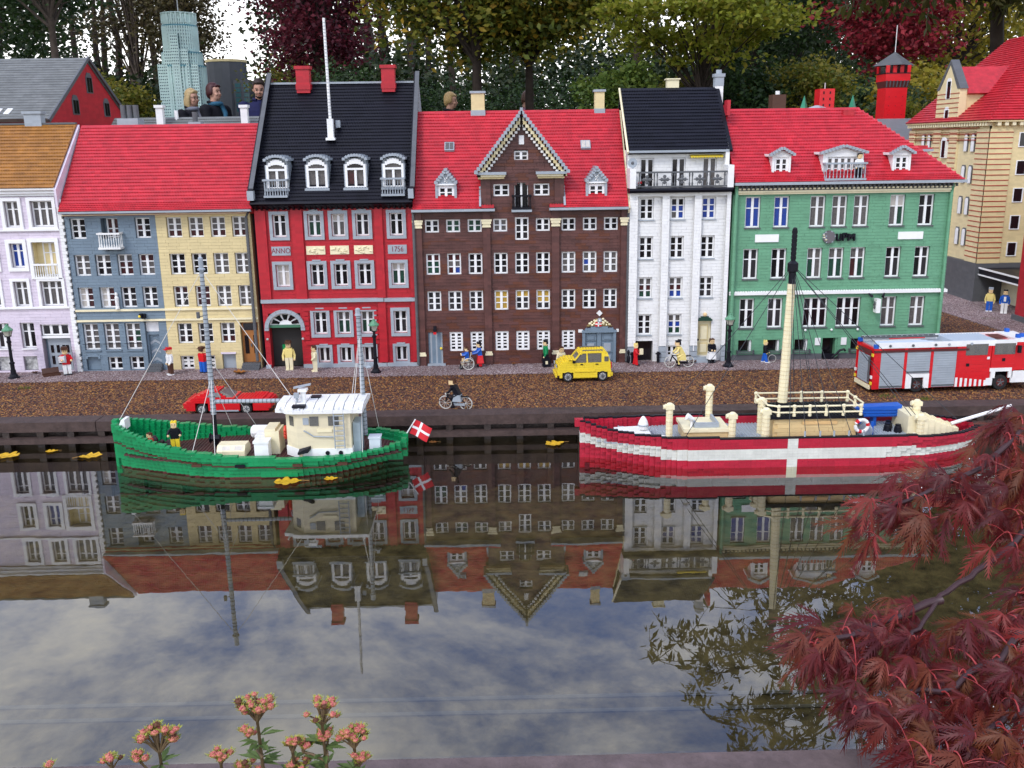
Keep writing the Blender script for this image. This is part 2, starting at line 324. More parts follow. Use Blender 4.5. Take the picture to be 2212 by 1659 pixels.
# ------------------------------------------------------------------ house building kit
PL = .0032      # one plate
def snap(z): return G+round((z-G)/PL)*PL
def grid_wall(mb, x0, x1, z0, z1, y0, y1, ops):
    """a wall slab with rectangular openings cut right through"""
    xs = sorted({x0, x1, *[c for o in ops for c in o[:2] if x0 < c < x1]}); zs = sorted({z0, z1, *[c for o in ops for c in o[2:4] if z0 < c < z1]})
    for a, b in zip(zs, zs[1:]):
        run = None
        for c, d in zip(xs, xs[1:]):
            hole = any(o[0]-1e-6 <= c and d <= o[1]+1e-6 and o[2]-1e-6 <= a and b <= o[3]+1e-6 for o in ops)
            if not hole: run = [run[0], d] if run else [c, d]
            if hole and run: mb.box(run[0], run[1], y0, y1, a, b); run = None
        if run: mb.box(run[0], run[1], y0, y1, a, b)
    return mb
def bricks(parent, x0, x1, z0, z1, yf, ops, mat, depth=.004, gap=.00042, L=.032, alt=None, limit=300):
    """running bond of brick faces round the openings; one course is three plates"""
    items = []; n = int(round((z1-z0)/(3*PL)))+1
    for k in range(n):
        za, zb = z0+k*3*PL, min(z0+(k+1)*3*PL, z1)
        if zb-za < .002: continue
        cuts = sorted({za, zb, *[c for o in ops for c in o[2:4] if za+.0016 < c < zb-.0016]})
        for a, b in zip(cuts, cuts[1:]):
            zm = (a+b)/2; iv = [(x0, x1)]
            for o in ops:
                if o[2] < zm < o[3]:
                    iv = [p for (c, d) in iv for p in ((c, min(d, o[0])), (max(c, o[1]), d)) if p[1]-p[0] > .001]
            off = (k % 2)*.016+random.choice((0, 0, .008))
            for c, d in iv:
                t = c
                while t < d-1e-5:
                    e = x0+(math.floor((t-x0-off+1e-6)/L)+1)*L+off
                    if d-e < .005: e = d
                    e = min(e, d); m = mat if alt is None or random.random() > alt[1] else alt[0]
                    items.append((t+gap/2, e-gap/2, yf+random.uniform(0, .00025), yf+depth, a+gap/2, b-gap/2, m)); t = e
    pieces('brick', items, parent, limit)
def house_wall(house, x0, x1, z0, z1, ops, mat, yf=0., name='wall', alt=None, joint=None, limit=300, depth=.03):
    ops = [(o[0], o[1], snap(o[2]), snap(o[3])) for o in ops]
    core = part(name, grid_wall(MB(), x0, x1, z0, z1, yf+.0036, yf+depth, ops), joint or mat, house)
    bricks(core, x0, x1, z0, z1, yf, ops, mat, alt=alt, limit=limit); return core
def shell(house, x0, x1, yb, z0, z1, mat, y0=.03, zi=None):
    """side and back walls behind the facade"""
    part('side_wall', MB().box(x0, x0+.012, y0, yb, z0, z1), mat, house); part('side_wall', MB().box(x1-.012, x1, y0, yb, z0, z1), mat, house)
    part('back_wall', MB().box(x0+.012, x1-.012, yb-.012, yb, z0, z1), mat, house)
    part('interior', MB().box(x0+.014, x1-.014, .034, .038, z0, zi or z1), JOINT, house)
def window(house, xc, z0, z1, w, cols=2, bars=(.34, .67), yf=0., rec=.011, mats=None, fr=FRAME, ft=.0042, mull=.0075, bt=.003, sill=None, surround=None, thick=.005, hint=None):
    """frame with mullion and glazing bars, each pane its own piece; rec = how far it sits back from the wall face"""
    z0, z1 = snap(z0), snap(z1); x0, x1 = xc-w/2, xc+w/2; y = yf+rec
    m = MB(); m.box(x0, x0+ft, y, y+thick, z0, z1).box(x1-ft, x1, y, y+thick, z0, z1).box(x0+ft, x1-ft, y, y+thick, z1-ft, z1).box(x0+ft, x1-ft, y, y+thick, z0, z0+ft)
    iw = (x1-x0-2*ft-(cols-1)*mull)/cols; ih = z1-z0-2*ft; cx = []
    for c in range(cols):
        a = x0+ft+c*(iw+mull); cx.append((a, a+iw))
        if c < cols-1: m.box(a+iw, a+iw+mull, y-.0008, y+thick, z0+ft, z1-ft)
    zs = [z0+ft]+[z0+ft+ih*b for b in bars]+[z1-ft]
    for b in zs[1:-1]:
        for a, d in cx: m.box(a, d, y+.0005, y+thick, b-bt/2, b+bt/2)
    o = part('window', m, fr, house)
    mats = mats or GLASS
    for r_ in range(len(zs)-1):
        for c, (a, d) in enumerate(cx):
            pm = mats if not isinstance(mats, (list, tuple)) else mats[min(len(zs)-2-r_, len(mats)-1)]
            if isinstance(pm, (list, tuple)): pm = pm[c % len(pm)]
            if pm is GLASS: pm = random.choice((GLASS, GLASS, GLASS2, GLASS3))
            block('pane', pm, o, a-.001, d+.001, y+.0026, y+.0042, zs[r_]+(bt/2 if r_ else 0)-.001, zs[r_+1]-(bt/2 if r_ < len(zs)-2 else 0)+.001)
    if sill: block('sill', sill, o, x0-.002, x1+.002, yf-.004, y+.003, z0-.0036, z0-.0001)
    if surround:
        s_, sw, head = surround; k = MB(); yy = yf-.004
        k.box(x0-sw, x0-.0002, yy, yf+.004, z0-sw, z1+sw).box(x1+.0002, x1+sw, yy, yf+.004, z0-sw, z1+sw).box(x0-.0002, x1+.0002, yy, yf+.004, z1+.0002, z1+sw).box(x0-.0002, x1+.0002, yy, yf+.004, z0-sw, z0-.0002)
        if head: k.box(xc-.013, xc+.013, yy-.0012, yf+.003, z1+sw+.0001, z1+sw+.004)
        part('surround', k, s_, o)
    return o
def wop(xc, z0, z1, w): return (xc-w/2, xc+w/2, z0, z1)
def course(x0, x1, ya, za, yb, zb, studs=True, xo=0., t=.0017):
    """one row of sloping roof bricks with the toothed lower lip that catches the light"""
    m = MB(); L_ = math.hypot(yb-ya, zb-za); ny, nz = -(zb-za)/L_, (yb-ya)/L_
    m.prism([(ya, za), (ya+ny*t, za+nz*t), (yb+ny*.0006, zb+nz*.0006), (yb+.004, zb-.001), (ya+.004, za-.002)][::-1], 'x', x0, x1)
    if studs:
        ty, tz = (yb-ya)/L_, (zb-za)/L_; x = x0+.001+xo
        while x+.0048 < x1:
            p = [(ya-ty*.0004+ny*s, za-tz*.0004+nz*s) for s in (t*.4, t+.0016)]; q = [(a+ty*.0028, b+tz*.0028) for a, b in p]
            m.quadbox([(x, p[0][0], p[0][1]), (x+.0046, p[0][0], p[0][1]), (x+.0046, q[0][0], q[0][1]), (x, q[0][0], q[0][1]),
                       (x+.0003, p[1][0], p[1][1]), (x+.0043, p[1][0], p[1][1]), (x+.0043, q[1][0]-.0006, q[1][1]-.0006), (x+.0003, q[1][0]-.0006, q[1][1]-.0006)])
            x += .008
    return m
def roof(house, prof, xl, xr, mat, step=.0094, flat=4, hipr=None, deck=None, name='roof', studs=True, gap=None):
    """courses from eave to ridge along profile [(y,z),...]; the lowest 'flat' rows are half as high. hipr = x lost at the right per metre of rise"""
    (ye, ze), (yr, zr) = prof; yk, zk = (ye+.004, ze-.004) if not gap else (ye+(yr-ye)*.27, ze+(zr-ze)*.27-.0045); base = part(name, MB().prism([(yk, zk), (yr, zr-.0045), (yr, zr-.02), (yk+.03, zk-.012)][::-1], 'x', xl+.001, xr-.001-(hipr*(zr-ze) if hipr else 0)), mat, house)
    n = int((zr-ze)/step); k = 0; zz = [0]
    for i in range(flat): zz.append(zz[-1]+.55)
    while zz[-1] < n: zz.append(zz[-1]+1)
    tot = zz[-1]
    for i, (a, b) in enumerate(zip(zz, zz[1:])):
        fa, fb = a/tot, b/tot
        y0, z0 = ye+(yr-ye)*fa, ze+(zr-ze)*fa; y1, z1 = ye+(yr-ye)*fb, ze+(zr-ze)*fb
        x1 = xr-(hipr*(z0-ze) if hipr else 0)
        for c, d in ([(xl, gap[0]), (gap[1], x1)] if gap and y0 < .034 else [(xl, x1)]): part('course', course(c, d, y0, z0, y1, z1, studs, (i % 2)*.004), mat, base)
    return base
def back_slope(house, yr, zr, yb, zb, xl, xr, mat):
    part('back_roof', MB().prism([(yr+.0005, zr-.001), (yb, zb), (yb, zb-.012), (yr+.0005, zr-.02)][::-1], 'x', xl, xr), mat, house)
def railing(parent, x0, x1, y0, yb, z0, z1, mat, n=9, lean=0., floor=True, name='balcony'):
    """balcony of turned balusters between a rail and a floor slab"""
    b = part(name, MB().box(x0-.002, x1+.002, y0-.002, y0+.006, z1-.005, z1).box(x0-.002, x0+.005, y0+.006, yb, z1-.005, z1).box(x1-.005, x1+.002, y0+.006, yb, z1-.005, z1), mat, parent)
    if floor: part('floor_slab', MB().box(x0-.001, x1+.001, y0-.001, yb, z0-.004, z0+.002), mat, b)
    for i in range(n):
        x = x0+.003+(x1-x0-.006)*i/(n-1)
        part('baluster', MB().lathe(x, y0+.002, [(.0017, z0+.002), (.0020, z0+.006), (.0010, z0+.012), (.0013, (z0+z1)/2), (.0010, z1-.009), (.0016, z1-.005)], 6), mat, b)
    for x in (x0+.001, x1-.001):
        for j in (1, 2):
            y = y0+(yb-y0)*j/2.6; part('baluster', MB().lathe(x, y, [(.0016, z0+.002), (.0019, z0+.006), (.0010, z0+.012), (.0010, z1-.009), (.0015, z1-.005)], 6), mat, b)
    return b
def chimney(house, xc, yc, z0, z1, w, d, mat, cap, caph=.008, foot=None):
    c = part('chimney', MB().box(xc-w/2, xc+w/2, yc-d/2, yc+d/2, z0, z1-caph), mat, house)
    part('chimney_cap', MB().box(xc-w/2-.004, xc+w/2+.004, yc-d/2-.004, yc+d/2+.004, z1-caph+.0002, z1), cap, c)
    if foot: part('chimney_foot', MB().box(xc-w/2-.002, xc+w/2+.002, yc-d/2-.002, yc+d/2+.002, z0+.01, z0+.028), foot, c)
    return c
def pipe(house, pts, r, mat, rings=True):
    p = part('downpipe', MB().tube(pts, r, 8), mat, house)
    if rings:
        a, b = Vector(pts[-2]), Vector(pts[-1]); m = MB(); n = int((a-b).length/.0096)
        for i in range(n): q = a.lerp(b, (i+.5)/n); m.tube([q+Vector((0, 0, .001)), q-Vector((0, 0, .001))], r*1.14, 8)
        part('pipe_joints', m, mat, p)
    return p

# ------------------------------------------------------------------ lilac house (ochre roof) at the far left
h = thing('town_house', 'pale lilac house with white window surrounds under an ochre roof', 'house', (-1.5, 0, G))
X0, X1 = -1.80, -1.313
W1 = [(-1.45, .502, .578, .042), (-1.535, .502, .578, .042), (-1.36, .502, .578, .065)]
W2 = [(-1.451, .379, .454, .040), (-1.535, .379, .454, .040)]; W3 = [(-1.455, .262, .339, .042), (-1.54, .262, .339, .042), (-1.362, .262, .339, .066)]
W4 = [(-1.453, .132, .211, .043), (-1.53, .132, .211, .043)]
ops = [wop(*a) for a in W1+W2+W3+W4]+[(-1.405, -1.334, .391, .456), (-1.405, -1.334, .350, .391), (-1.413, -1.325, .058, .204), (-1.478, -1.435, .060, .105), (-1.56, -1.512, .060, .105)]
house_wall(h, X0, X1, G, .592, ops, PINK, joint=plain('lilac_joint', (.30, .26, .30), .8))
shell(h, X0, X1, .40, G, .60, PINK)
for i, (xc, a, b, w) in enumerate(W1): window(h, xc, a, b, w, 3 if w > .05 else 2, (.70,), mats=GCURT, surround=(FRAME, .010, 0), mull=.0065)
for i, (xc, a, b, w) in enumerate(W2): window(h, xc, a, b, w, 2, (.70,), mats=GBLUE if i == 0 else GLASS, surround=(FRAME, .011, 0))
for i, (xc, a, b, w) in enumerate(W3): window(h, xc, a, b, w, 3 if w > .05 else 2, (.72,), mats=GCURT, surround=(FRAME, .009, 0), mull=.0065)
for i, (xc, a, b, w) in enumerate(W4): window(h, xc, a, b, w, 2, (.66,), sill=FRAME)
# loggia with recessed window
part('loggia', MB().box(-1.405, -1.334, .028, .031, .350, .456).box(-1.4052, -1.4035, .006, .028, .350, .456).box(-1.3355, -1.3338, .006, .028, .350, .456), TAN, h)
part('loggia_surround', MB().box(-1.416, -1.4052, -.004, .004, .345, .468).box(-1.3338, -1.323, -.004, .004, .345, .468).box(-1.4052, -1.3338, -.004, .004, .4565, .468), FRAME, h)
window(h, -1.362, .352, .454, .046, 2, (.70,), yf=.016, mats=[GCURT, GRED])
railing(h, -1.404, -1.335, -.004, .02, .349, .391, FRAME, 10)
# doorway
part('door_recess', MB().box(-1.413, -1.325, .026, .0305, .058, .204), GREY, h)
window(h, -1.369, .168, .204, .084, 3, (), rec=.008, mull=.008)
d = part('door', MB().box(-1.404, -1.334, .018, .0255, .056, .160), LGREY, h)
for i, x in enumerate((-1.392, -1.374, -1.356, -1.345)):
    for z in (.088, .122): block('pane', GLASS, d, x-.0045, x+.0045, .0165, .0178, z-.013 if z < .1 else z-.010, z+.014)
part('door_lintel', MB().box(-1.413, -1.325, .004, .018, .1605, .1675), FRAME, h)
for x in (-1.4565, -1.536): part('cellar_hatch', MB().box(x-.0213, x+.0213, .010, .014, .061, .105), plain('dirty_pale_panel', (.42, .42, .40), .7, noise=.8, scale=60), h)
for z in (.490, .2545): part('string_course', MB().box(X0, X1+.002, -.006, .0, z, z+.0055), FRAME, h)
part('cornice', MB().prism([(0, .593), (-.006, .593), (-.006, .598), (-.013, .601), (-.013, .606), (-.020, .611), (-.020, .617), (0, .617)], 'x', X0, X1+.006), FRAME, h)
qi = []
z = G
while z < .590:
    w = .011 if int((z-G)/.0096) % 2 else .015
    qi.append((-1.3125, -1.3125+w, -.006, .006, z+.0002, z+.0094, WHITE)); z += .0096
pieces('quoin_block', qi, h)
rf = roof(h, ((-.022, .617), (.194, .803)), X0, X1+.005, ORANGE, .0094, 0)
part('verge', MB().prism([(-.020, .612), (.2, .800), (.2, .56), (-.02, .56)], 'x', -1.3075, -1.3010), PINK, h)
part('ridge_tiles', MB().box(X0, X1+.004, .188, .203, .8015, .8075), DGREY, h); back_slope(h, .194, .803, .41, .60, X0, X1, ORANGE)
chimney(h, -1.438, .20, .79, .842, .052, .03, LGREY, LGREY, .008)

# ------------------------------------------------------------------ grey and tan double house
h = thing('town_house', 'slate blue and tan double house under one long red roof', 'house', (-1.02, 0, G))
XG, XM, XR = -1.297, -1.0255, -.742
gA = [(-1.26, .465, .525, .045), (-1.066, .465, .525, .045)]; gB = [(x, .353, .417, .046) for x in (-1.26, -1.197, -1.131, -1.066)]
gC = [(x, .252, .318, .045) for x in (-1.261, -1.196, -1.131, -1.066)]; gD = [(x, .121, .205, .047) for x in (-1.26, -1.196, -1.131)]
gE = [(x, .056, .100, .044) for x in (-1.196, -1.129)]
ops = [wop(*a) for a in gA+gB+gC+gD+gE]+[(-1.190, -1.139, .462, .525), (-1.093, -1.050, .075, .207), (-1.284, -1.240, .057, .104)]
house_wall(h, XG, XM, G, .548, ops, GREY, joint=plain('slate_joint', (.09, .12, .15), .8))
tA = [(x, .462, .523, .045) for x in (-.972, -.907, -.841, -.776)]; tB = [(x, .352, .416, .046) for x in (-.972, -.906, -.84, -.775)]
tC = [(x, .251, .317, .044) for x in (-.972, -.905, -.84, -.774)]; tD = [(x, .138, .201, .045) for x in (-.971, -.907, -.839)]; tE = [(-.972, .055, .098, .042), (-.906, .055, .098, .042)]
ops = [wop(*a) for a in tA+tB+tC+tD+tE]+[(-.800, -.744, .058, .200), (-.863, -.821, .055, .102)]
house_wall(h, XM, XR, G, .548, ops, TAN, joint=plain('tan_joint', (.34, .27, .13), .8))
shell(h, XG, XR, .40, G, .55, GREY)
for i, a in enumerate(gA): window(h, *a, mats=[[GLASS, GLASS], [GRED, GLASS], GLASS] if i else GLASS)
for i, a in enumerate(gB): window(h, *a, mats=[GLASS, [GCURT, GLASS], [GCURT, GRED], [GRED, GCURT]][i] if i else GCURT)
for i, a in enumerate(gC): window(h, *a, mats=[[GWHT, GRED], [GWHT, GRED], GLASS, GLASS][i] if i > 1 else [[GWHT, GRED]]*3)
for i, a in enumerate(gD): window(h, *a, bars=(.25, .5, .75), mats=GCURT if i < 2 else [GCURT, [GCURT, GGRN], [GRED, GGRN], GCURT], sill=GREY)
for a in gD: part('window_bar', MB().box(a[0]-.027, a[0]+.027, -.006, -.0045, .1405, .142), BLACK, h)
for a in gE: window(h, *a, bars=(.5,))
window(h, -1.162, .440, .524, .040, 2, (.3, .62), yf=.014, mats=GRED)
part('door_recess', MB().box(-1.190, -1.139, .0302, .0325, .455, .527), GREY, h)
railing(h, -1.192, -1.128, -.03, .0, .438, .483, WHITE, 9)
for x in (-1.178, -1.142): part('bracket', MB().prism([(-.022, .4335), (0, .4335), (0, .425)], 'x', x-.003, x+.003), GREY, h)
# blocked door with white panel, herringbone grey leaf and steps
part('door_panel', MB().box(-1.093, -1.050, .014, .030, .175, .207), FRAME, h)
part('door_arch', MB().box(-1.093, -1.088, .012, .030, .075, .172).box(-1.055, -1.050, .012, .030, .075, .172).box(-1.088, -1.055, .012, .030, .165, .1748), GREY, h)
d = part('door', MB().box(-1.088, -1.055, .020, .030, .075, .165), GREY, h)
for k in range(9):
    for s in (1, -1):
        z = .084+k*.0095; part('door_slat', MB().quadbox([(-1.0715, .0185, z), (-1.0715+s*.015, .0185, z-.0095), (-1.0715+s*.015, .0202, z-.0095), (-1.0715, .0202, z), (-1.0715, .0185, z+.0085), (-1.0715+s*.015, .0185, z-.001), (-1.0715+s*.015, .0202, z-.001), (-1.0715, .0202, z+.0085)]), LGREY if k % 3 == 0 else GREY, d)
def steps(house, x0, x1, n, z1, depth, mat):
    for i in range(n):
        zt = G+(z1-G)*(n-i)/n
        m = MB().box(x0, x1, -depth*(i+1)/n, -depth*i/n-.0002, G-.002, zt); k = x0+.002
        while k < x1-.004: m.tube([(k+.003, -depth*(i+.5)/n, zt), (k+.003, -depth*(i+.5)/n, zt+.0016)], .0023, 6); k += .008
        part('step', m, mat, house)
steps(h, -1.090, -1.048, 3, .076, .030, DGREY); steps(h, -.800, -.745, 3, .073, .030, DGREY)
part('niche', MB().box(-1.284, -1.240, .012, .030, .057, .104), GREY, h)
part('niche_arch', MB().box(-1.285, -1.278, -.002, .01, .094, .105).box(-1.246, -1.239, -.002, .01, .094, .105).box(-1.278, -1.246, -.002, .01, .100, .1085), GREY, h)
for i, a in enumerate(tA): window(h, *a, mats=[GCURT, GCURT, GRED])
for i, a in enumerate(tB): window(h, *a, mats=GLASS if i < 2 else GCURT)
for i, a in enumerate(tC): window(h, *a, mats=[GRED, GLASS, GLASS] if i == 0 else [GRED, GCURT, GCURT][i-1])
for i, a in enumerate(tD): window(h, *a, mats=[GLASS, GLASS, [GCURT, GLASS, GRED]][i])
for a in tE: window(h, *a, bars=(.34, .67), ft=.006, bt=.007)
part('cellar_panel', MB().box(-.863, -.821, .012, .030, .055, .102), LGREY, h)
part('cellar_lintel', MB().box(-.865, -.819, -.003, .0, .1025, .108), PINK, h)
d = part('door', MB().box(-.799, -.745, .014, .030, .073, .200), DOORB, h)
for a, b, c, e in ((-.793, -.751, .174, .196), (-.792, -.780, .100, .158), (-.765, -.753, .100, .158)): block('pane', GLASS, d, a, b, .0125, .0138, c, e)
block('handle', DGREY, d, -.774, -.770, .010, .0138, .122, .132)
part('doorstep', MB().box(-.800, -.744, .0, .012, .055, .0725), DGREY, h)
for z in (.2425, .2105): part('string_course', MB().box(XG, XR, -.005, 0, z, z+.006), CREAM, h)
# small statue and lantern on the front
st = part('statue', MB().lathe(-1.166, -.006, [(.0065, .250), (.0065, .256), (.005, .258), (.0055, .275), (.006, .285), (.003, .290), (.0045, .295), (.003, .301)], 10), WHITE, h)
ln = part('wall_lantern', MB().box(-1.094, -1.084, -.016, .0, .220, .234).box(-1.098, -1.09, -.022, -.010, .224, .236), BLACK, h); part('lantern_glass', MB().ball((-1.097, -.020, .228), .0045), YEL, ln)
part('gutter', MB().prism([(-.037, .541), (-.020, .538), (-.020, .546), (-.037, .5465)], 'x', XG, XR+.012), LGREY, h)
part('fascia', MB().box(XG, XR, -.012, .0, .5335, .5395), CREAM, h)
rf = roof(h, ((-.034, .5475), (.2057, .7975)), XG, XR+.014, ROOFRED, .0094, 4); back_slope(h, .2057, .7975, .44, .548, XG, XR+.014, ROOFRED)
pipe(h, [(-.742, -.018, .538), (-.752, -.009, .520), (-.752, -.009, .16), ], .0048, DGREY)
pipe(h, [(-.752, -.009, .160), (-.752, -.009, .080)], .0048, DGREY)

# ------------------------------------------------------------------ red house with black roof
h = thing('town_house', 'bright red house with grey window surrounds and steep black roof', 'house', (-.49, 0, G))
XL, XR = -.727, -.2515
cols = (-.656, -.551, -.479, -.4065, -.304)
r1 = [(x, .459, .527, .040) for x in cols]; r2_ = [(x, .309, .377, .041) for x in cols]; r3 = [(x, .161, .231, .040) for x in cols[1:]]; r0 = [(x, .070, .117, .036) for x in (-.545, -.478, -.405, -.305)]
ops = [wop(*a) for a in r1+r2_+r3+r0]+[(-.710, -.612, G, .226)]
house_wall(h, XL, XR, G, .548, ops, RED, joint=plain('red_joint', (.30, .010, .016), .7))
shell(h, XL, XR, .62, G, .55, RED)
SG = (LGREY, .0095, 1); SG0 = (LGREY, .0095, 0)
m1 = [GLASS, [GWHT, [GGRN, GGRN]], [GWHT, [GCURT, GGRN]], GLASS, GLASS]
for i, a in enumerate(r1): window(h, *a, bars=(.68,), mats=[GLASS, [GCURT, GGRN], [GWHT, GCURT], GLASS, GLASS][i], surround=SG if 0 < i < 4 else SG0)
for i, a in enumerate(r2_): window(h, *a, bars=(.68,), mats=[GWHT, GLASS, GLASS, GLASS, [GWHT, GGRN]][i], surround=SG if 0 < i < 4 else SG0)
for i, a in enumerate(r3): window(h, *a, bars=(.62,), mats=[GLASS, [GCURT, GGRN], [GCURT, GGRN], GLASS][i], surround=SG if i < 3 else SG0)
for i, a in enumerate(r0): window(h, *a, bars=(), surround=(LGREY, .008, 1))
# raised strips between the recessed bays
for a, b in ((XL, -.695), (-.618, -.585), (-.369, -.345), (-.267, XR)): part('pilaster', MB().box(a, b, -.007, .0, .272, .545), RED, h)
part('pilaster', MB().box(-.371, -.347, -.007, 0, .07, .259), RED, h); part('pilaster', MB().box(-.268, XR, -.007, 0, .07, .259), RED, h)
for k in range(8): part('rusticated_band', MB().box(-.600, -.372, -.0045, 0, .128+k*.0152, .128+k*.0152+.011) if k in (0, 7) else MB().box(-.600, -.586, -.0045, 0, .128+k*.0152, .139+k*.0152).box(-.384, -.372, -.0045, 0, .128+k*.0152, .139+k*.0152), RED, h)
part('string_course', MB().box(XL, -.352, -.012, 0, .2605, .2715), LGREY, h); part('string_course', MB().box(-.350, XR+.002, -.010, 0, .2595, .2705), LGREY, h)
for a, b in ((XL, -.712), (-.610, -.352), (-.350, XR)): part('plinth', MB().box(a, b, -.008, 0, G, .066), LGREY, h)
# archway
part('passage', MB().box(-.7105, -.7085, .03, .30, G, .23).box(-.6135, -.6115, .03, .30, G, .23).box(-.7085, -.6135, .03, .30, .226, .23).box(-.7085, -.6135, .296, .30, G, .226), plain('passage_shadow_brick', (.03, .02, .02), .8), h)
ar = part('arch_surround', MB().box(-.7235, -.7105, -.007, .004, .174, .1815).box(-.6115, -.5985, -.007, .004, .174, .1815), LGREY, h)
for k in range(11):
    a0 = math.pi*k/11; a1 = math.pi*(k+1)/11; m = MB()
    pts = [(-.661+r_*math.cos(a), .182+r_*.93*math.sin(a)) for r_, a in ((.050, a0), (.062, a0+.01), (.062, a1-.01), (.050, a1))]
    part('voussoir', m.prism(pts[::-1], 'y', -.007, .004), LGREY, ar)
fan = part('fanlight', MB().prism([(-.661+.049*math.cos(math.pi*k/16), .190+.036*math.sin(math.pi*k/16)) for k in range(17)][::-1], 'y', .010, .013), FRAME, h)
for k in range(5):
    a0 = math.pi*(k+.14)/5; a1 = math.pi*(k+.86)/5
    pts = [(-.661+r_*math.cos(a), .1905+r_*.76*math.sin(a)) for r_, a in ((.020, a0), (.043, a0), (.043, a1), (.020, a1))]
    part('pane', MB().prism(pts[::-1], 'y', .0085, .0099), GLASS, fan)
part('fanlight_sill', MB().box(-.710, -.612, .002, .012, .182, .1895), plain('dark_green_plastic', (.05, .16, .09), .4), h)
for x in (-.716, -.607): part('lamp_knob', MB().ball((x, -.008, .148), .004), STEEL, h)
# plaques with lettering and reliefs
PLQ = LGREY; LET = plain('dark_red_letter', (.20, .02, .03), .5)
for x, t in ((-.656, 'ANNO'), (-.304, '1756')):
    p = part('plaque', MB().box(x-.0285, x+.0285, -.002, .001, .405, .432), PLQ, h); text_mesh('lettering', t, .0225, LET, p, (x, -.0022, .4185), .0004, sx=.84)
for j, x in enumerate(cols[1:4]):
    p = part('relief_panel', MB().box(x-.0285, x+.0285, -.002, .001, .406, .432), CREAM, h)
    for k in range(11):
        xx = x+random.uniform(-.022, .022); zz = random.uniform(.410, .427); a = random.uniform(-1, 1); l = random.uniform(.003, .008)
        part('relief_figure', MB().tube([(xx-l*math.cos(a), -.003, zz-l*.5*math.sin(a)), (xx+l*math.cos(a), -.004, zz+l*.5*math.sin(a))], .0017, 6) if k % 2 else MB().ball((xx, -.0035, zz), .0026, 7, 5), CREAM, p)
# black roof
rf = roof(h, ((-.036, .560), (.3135, .9197)), XL-.004, XR+.002, BLACK, .0096, 0); back_slope(h, .3135, .9197, .64, .55, XL, XR, BLACK)
part('ridge_cap', MB().box(XL, XR, .306, .322, .9185, .9245), LGREY, h)
ev = part('eave', MB().prism([(-.040, .561), (-.012, .557), (-.004, .545), (0, .545), (0, .565), (-.036, .566)], 'x', XL-.002, XR), BLACK, h)
for i in range(30): part('eave_bracket', MB().prism([(-.030, .5555), (-.004, .5505), (-.004, .541), (-.012, .541)], 'x', XL+.006+i*.0158, XL+.013+i*.0158), BLACK, ev)
for x, s in ((XL, -1), (XR, 1)):
    pa = part('parapet', MB().prism([(-.030, .572), (-.040, .600), (.315, .951), (.328, .951), (.328, .935), (.01, .57)], 'x', x-.007, x+.007), BLACK, h)
    part('parapet_coping', MB().prism([(-.034, .6045), (.318, .952), (.318, .9555), (-.034, .608)], 'x', x-.0035, x+.0095), DGREY, pa)
    part('kneeler', MB().box(x-.009 if s < 0 else x-.010, x+.010 if s < 0 else x+.006, -.040, -.020, .572, .600), LGREY, pa)
part('gable_side', MB().prism([(.31, .93), (.64, .56), (.64, .5), (0, .5), (0, .57)], 'x', XR+.0005, XR+.0065), LGREY, h)
for x in (-.610, -.339): chimney(h, x, .29, .89, .972, .042, .034, RED, RED, .010, RED)
chs = part('roof_hatch', MB().box(-.495, -.482, .16, .175, .78, .802), LGREY, h)
def arched_dormer(xc, balc, panes):
    yf = .006; w = .062; z0, z1 = (.603, .672)
    d = part('dormer', MB().prism([(yf+.012, .600), (yf+.012, .69), (.14, .69), (.02, .600)][::-1], 'x', xc-w/2, xc+w/2), LGREY, h)
    fr = MB(); fr.box(xc-.031, xc-.024, yf, yf+.01, z0, z1).box(xc+.024, xc+.031, yf, yf+.01, z0, z1).box(xc-.024, xc+.024, yf, yf+.01, z0, z0+.005).box(xc-.0035, xc+.0035, yf+.001, yf+.01, z0+.005, .655).box(xc-.024, xc+.024, yf, yf+.01, .655, .661)
    for k in range(-3, 4):
        hh = math.sqrt(max(0, 1-(k/3.6)**2))*.020; fr.box(xc+k*.0069-.0035, xc+k*.0069+.0035, yf+.0003, yf+.01, z1-.004 if abs(k) > 2 else .661+hh*.6, z1-.004+hh)
    part('dormer_frame', fr, FRAME, d)
    for s, m in ((-1, panes[0]), (1, panes[1])): block('pane', m, d, xc+s*.0138-.0105, xc+s*.0138+.0105, yf+.008, yf+.0105, z0+.004, .656)
    block('pane', panes[2], d, xc-.023, xc+.023, yf+.0078, yf+.0112, .660, z1+.008)
    for k in range(-4, 5):
        hh = math.sqrt(max(0, 1-(k/4.8)**2))*.024
        part('arch_brick', MB().box(xc+k*.0082-.0042, xc+k*.0082+.0042, yf-.006, .10, z1-.002+hh, z1+.0048+hh).studs(xc+k*.0082-.004, xc+k*.0082+.004, yf-.006, yf+.002, z1+.0048+hh), LGREY, d)
    for s in (-1, 1):
        m = MB()
        for j in range(9): m.box(xc+s*.0325-.0018, xc+s*.0325+.0018, yf+j*.0085+.002, yf+j*.0085+.012, .598+j*.0085, .672)
        part('dormer_cheek', m, LGREY, d)
    part('dormer_sill', MB().box(xc-.037, xc+.037, yf-.008, yf+.02, .596, .603).studs(xc-.036, xc+.036, yf-.008, yf, .603), LGREY, d)
    if balc: railing(h, xc-.034, xc+.034, -.030, .02, .583, .632, LGREY, 9)
arched_dormer(-.654, True, (GCURT, GCURT, GCURT)); arched_dormer(-.535, False, (GCURT, GCURT, GCURT)); arched_dormer(-.420, False, (GRED, GCURT, GLASS)); arched_dormer(-.307, True, (GCURT, GCURT, GCURT))
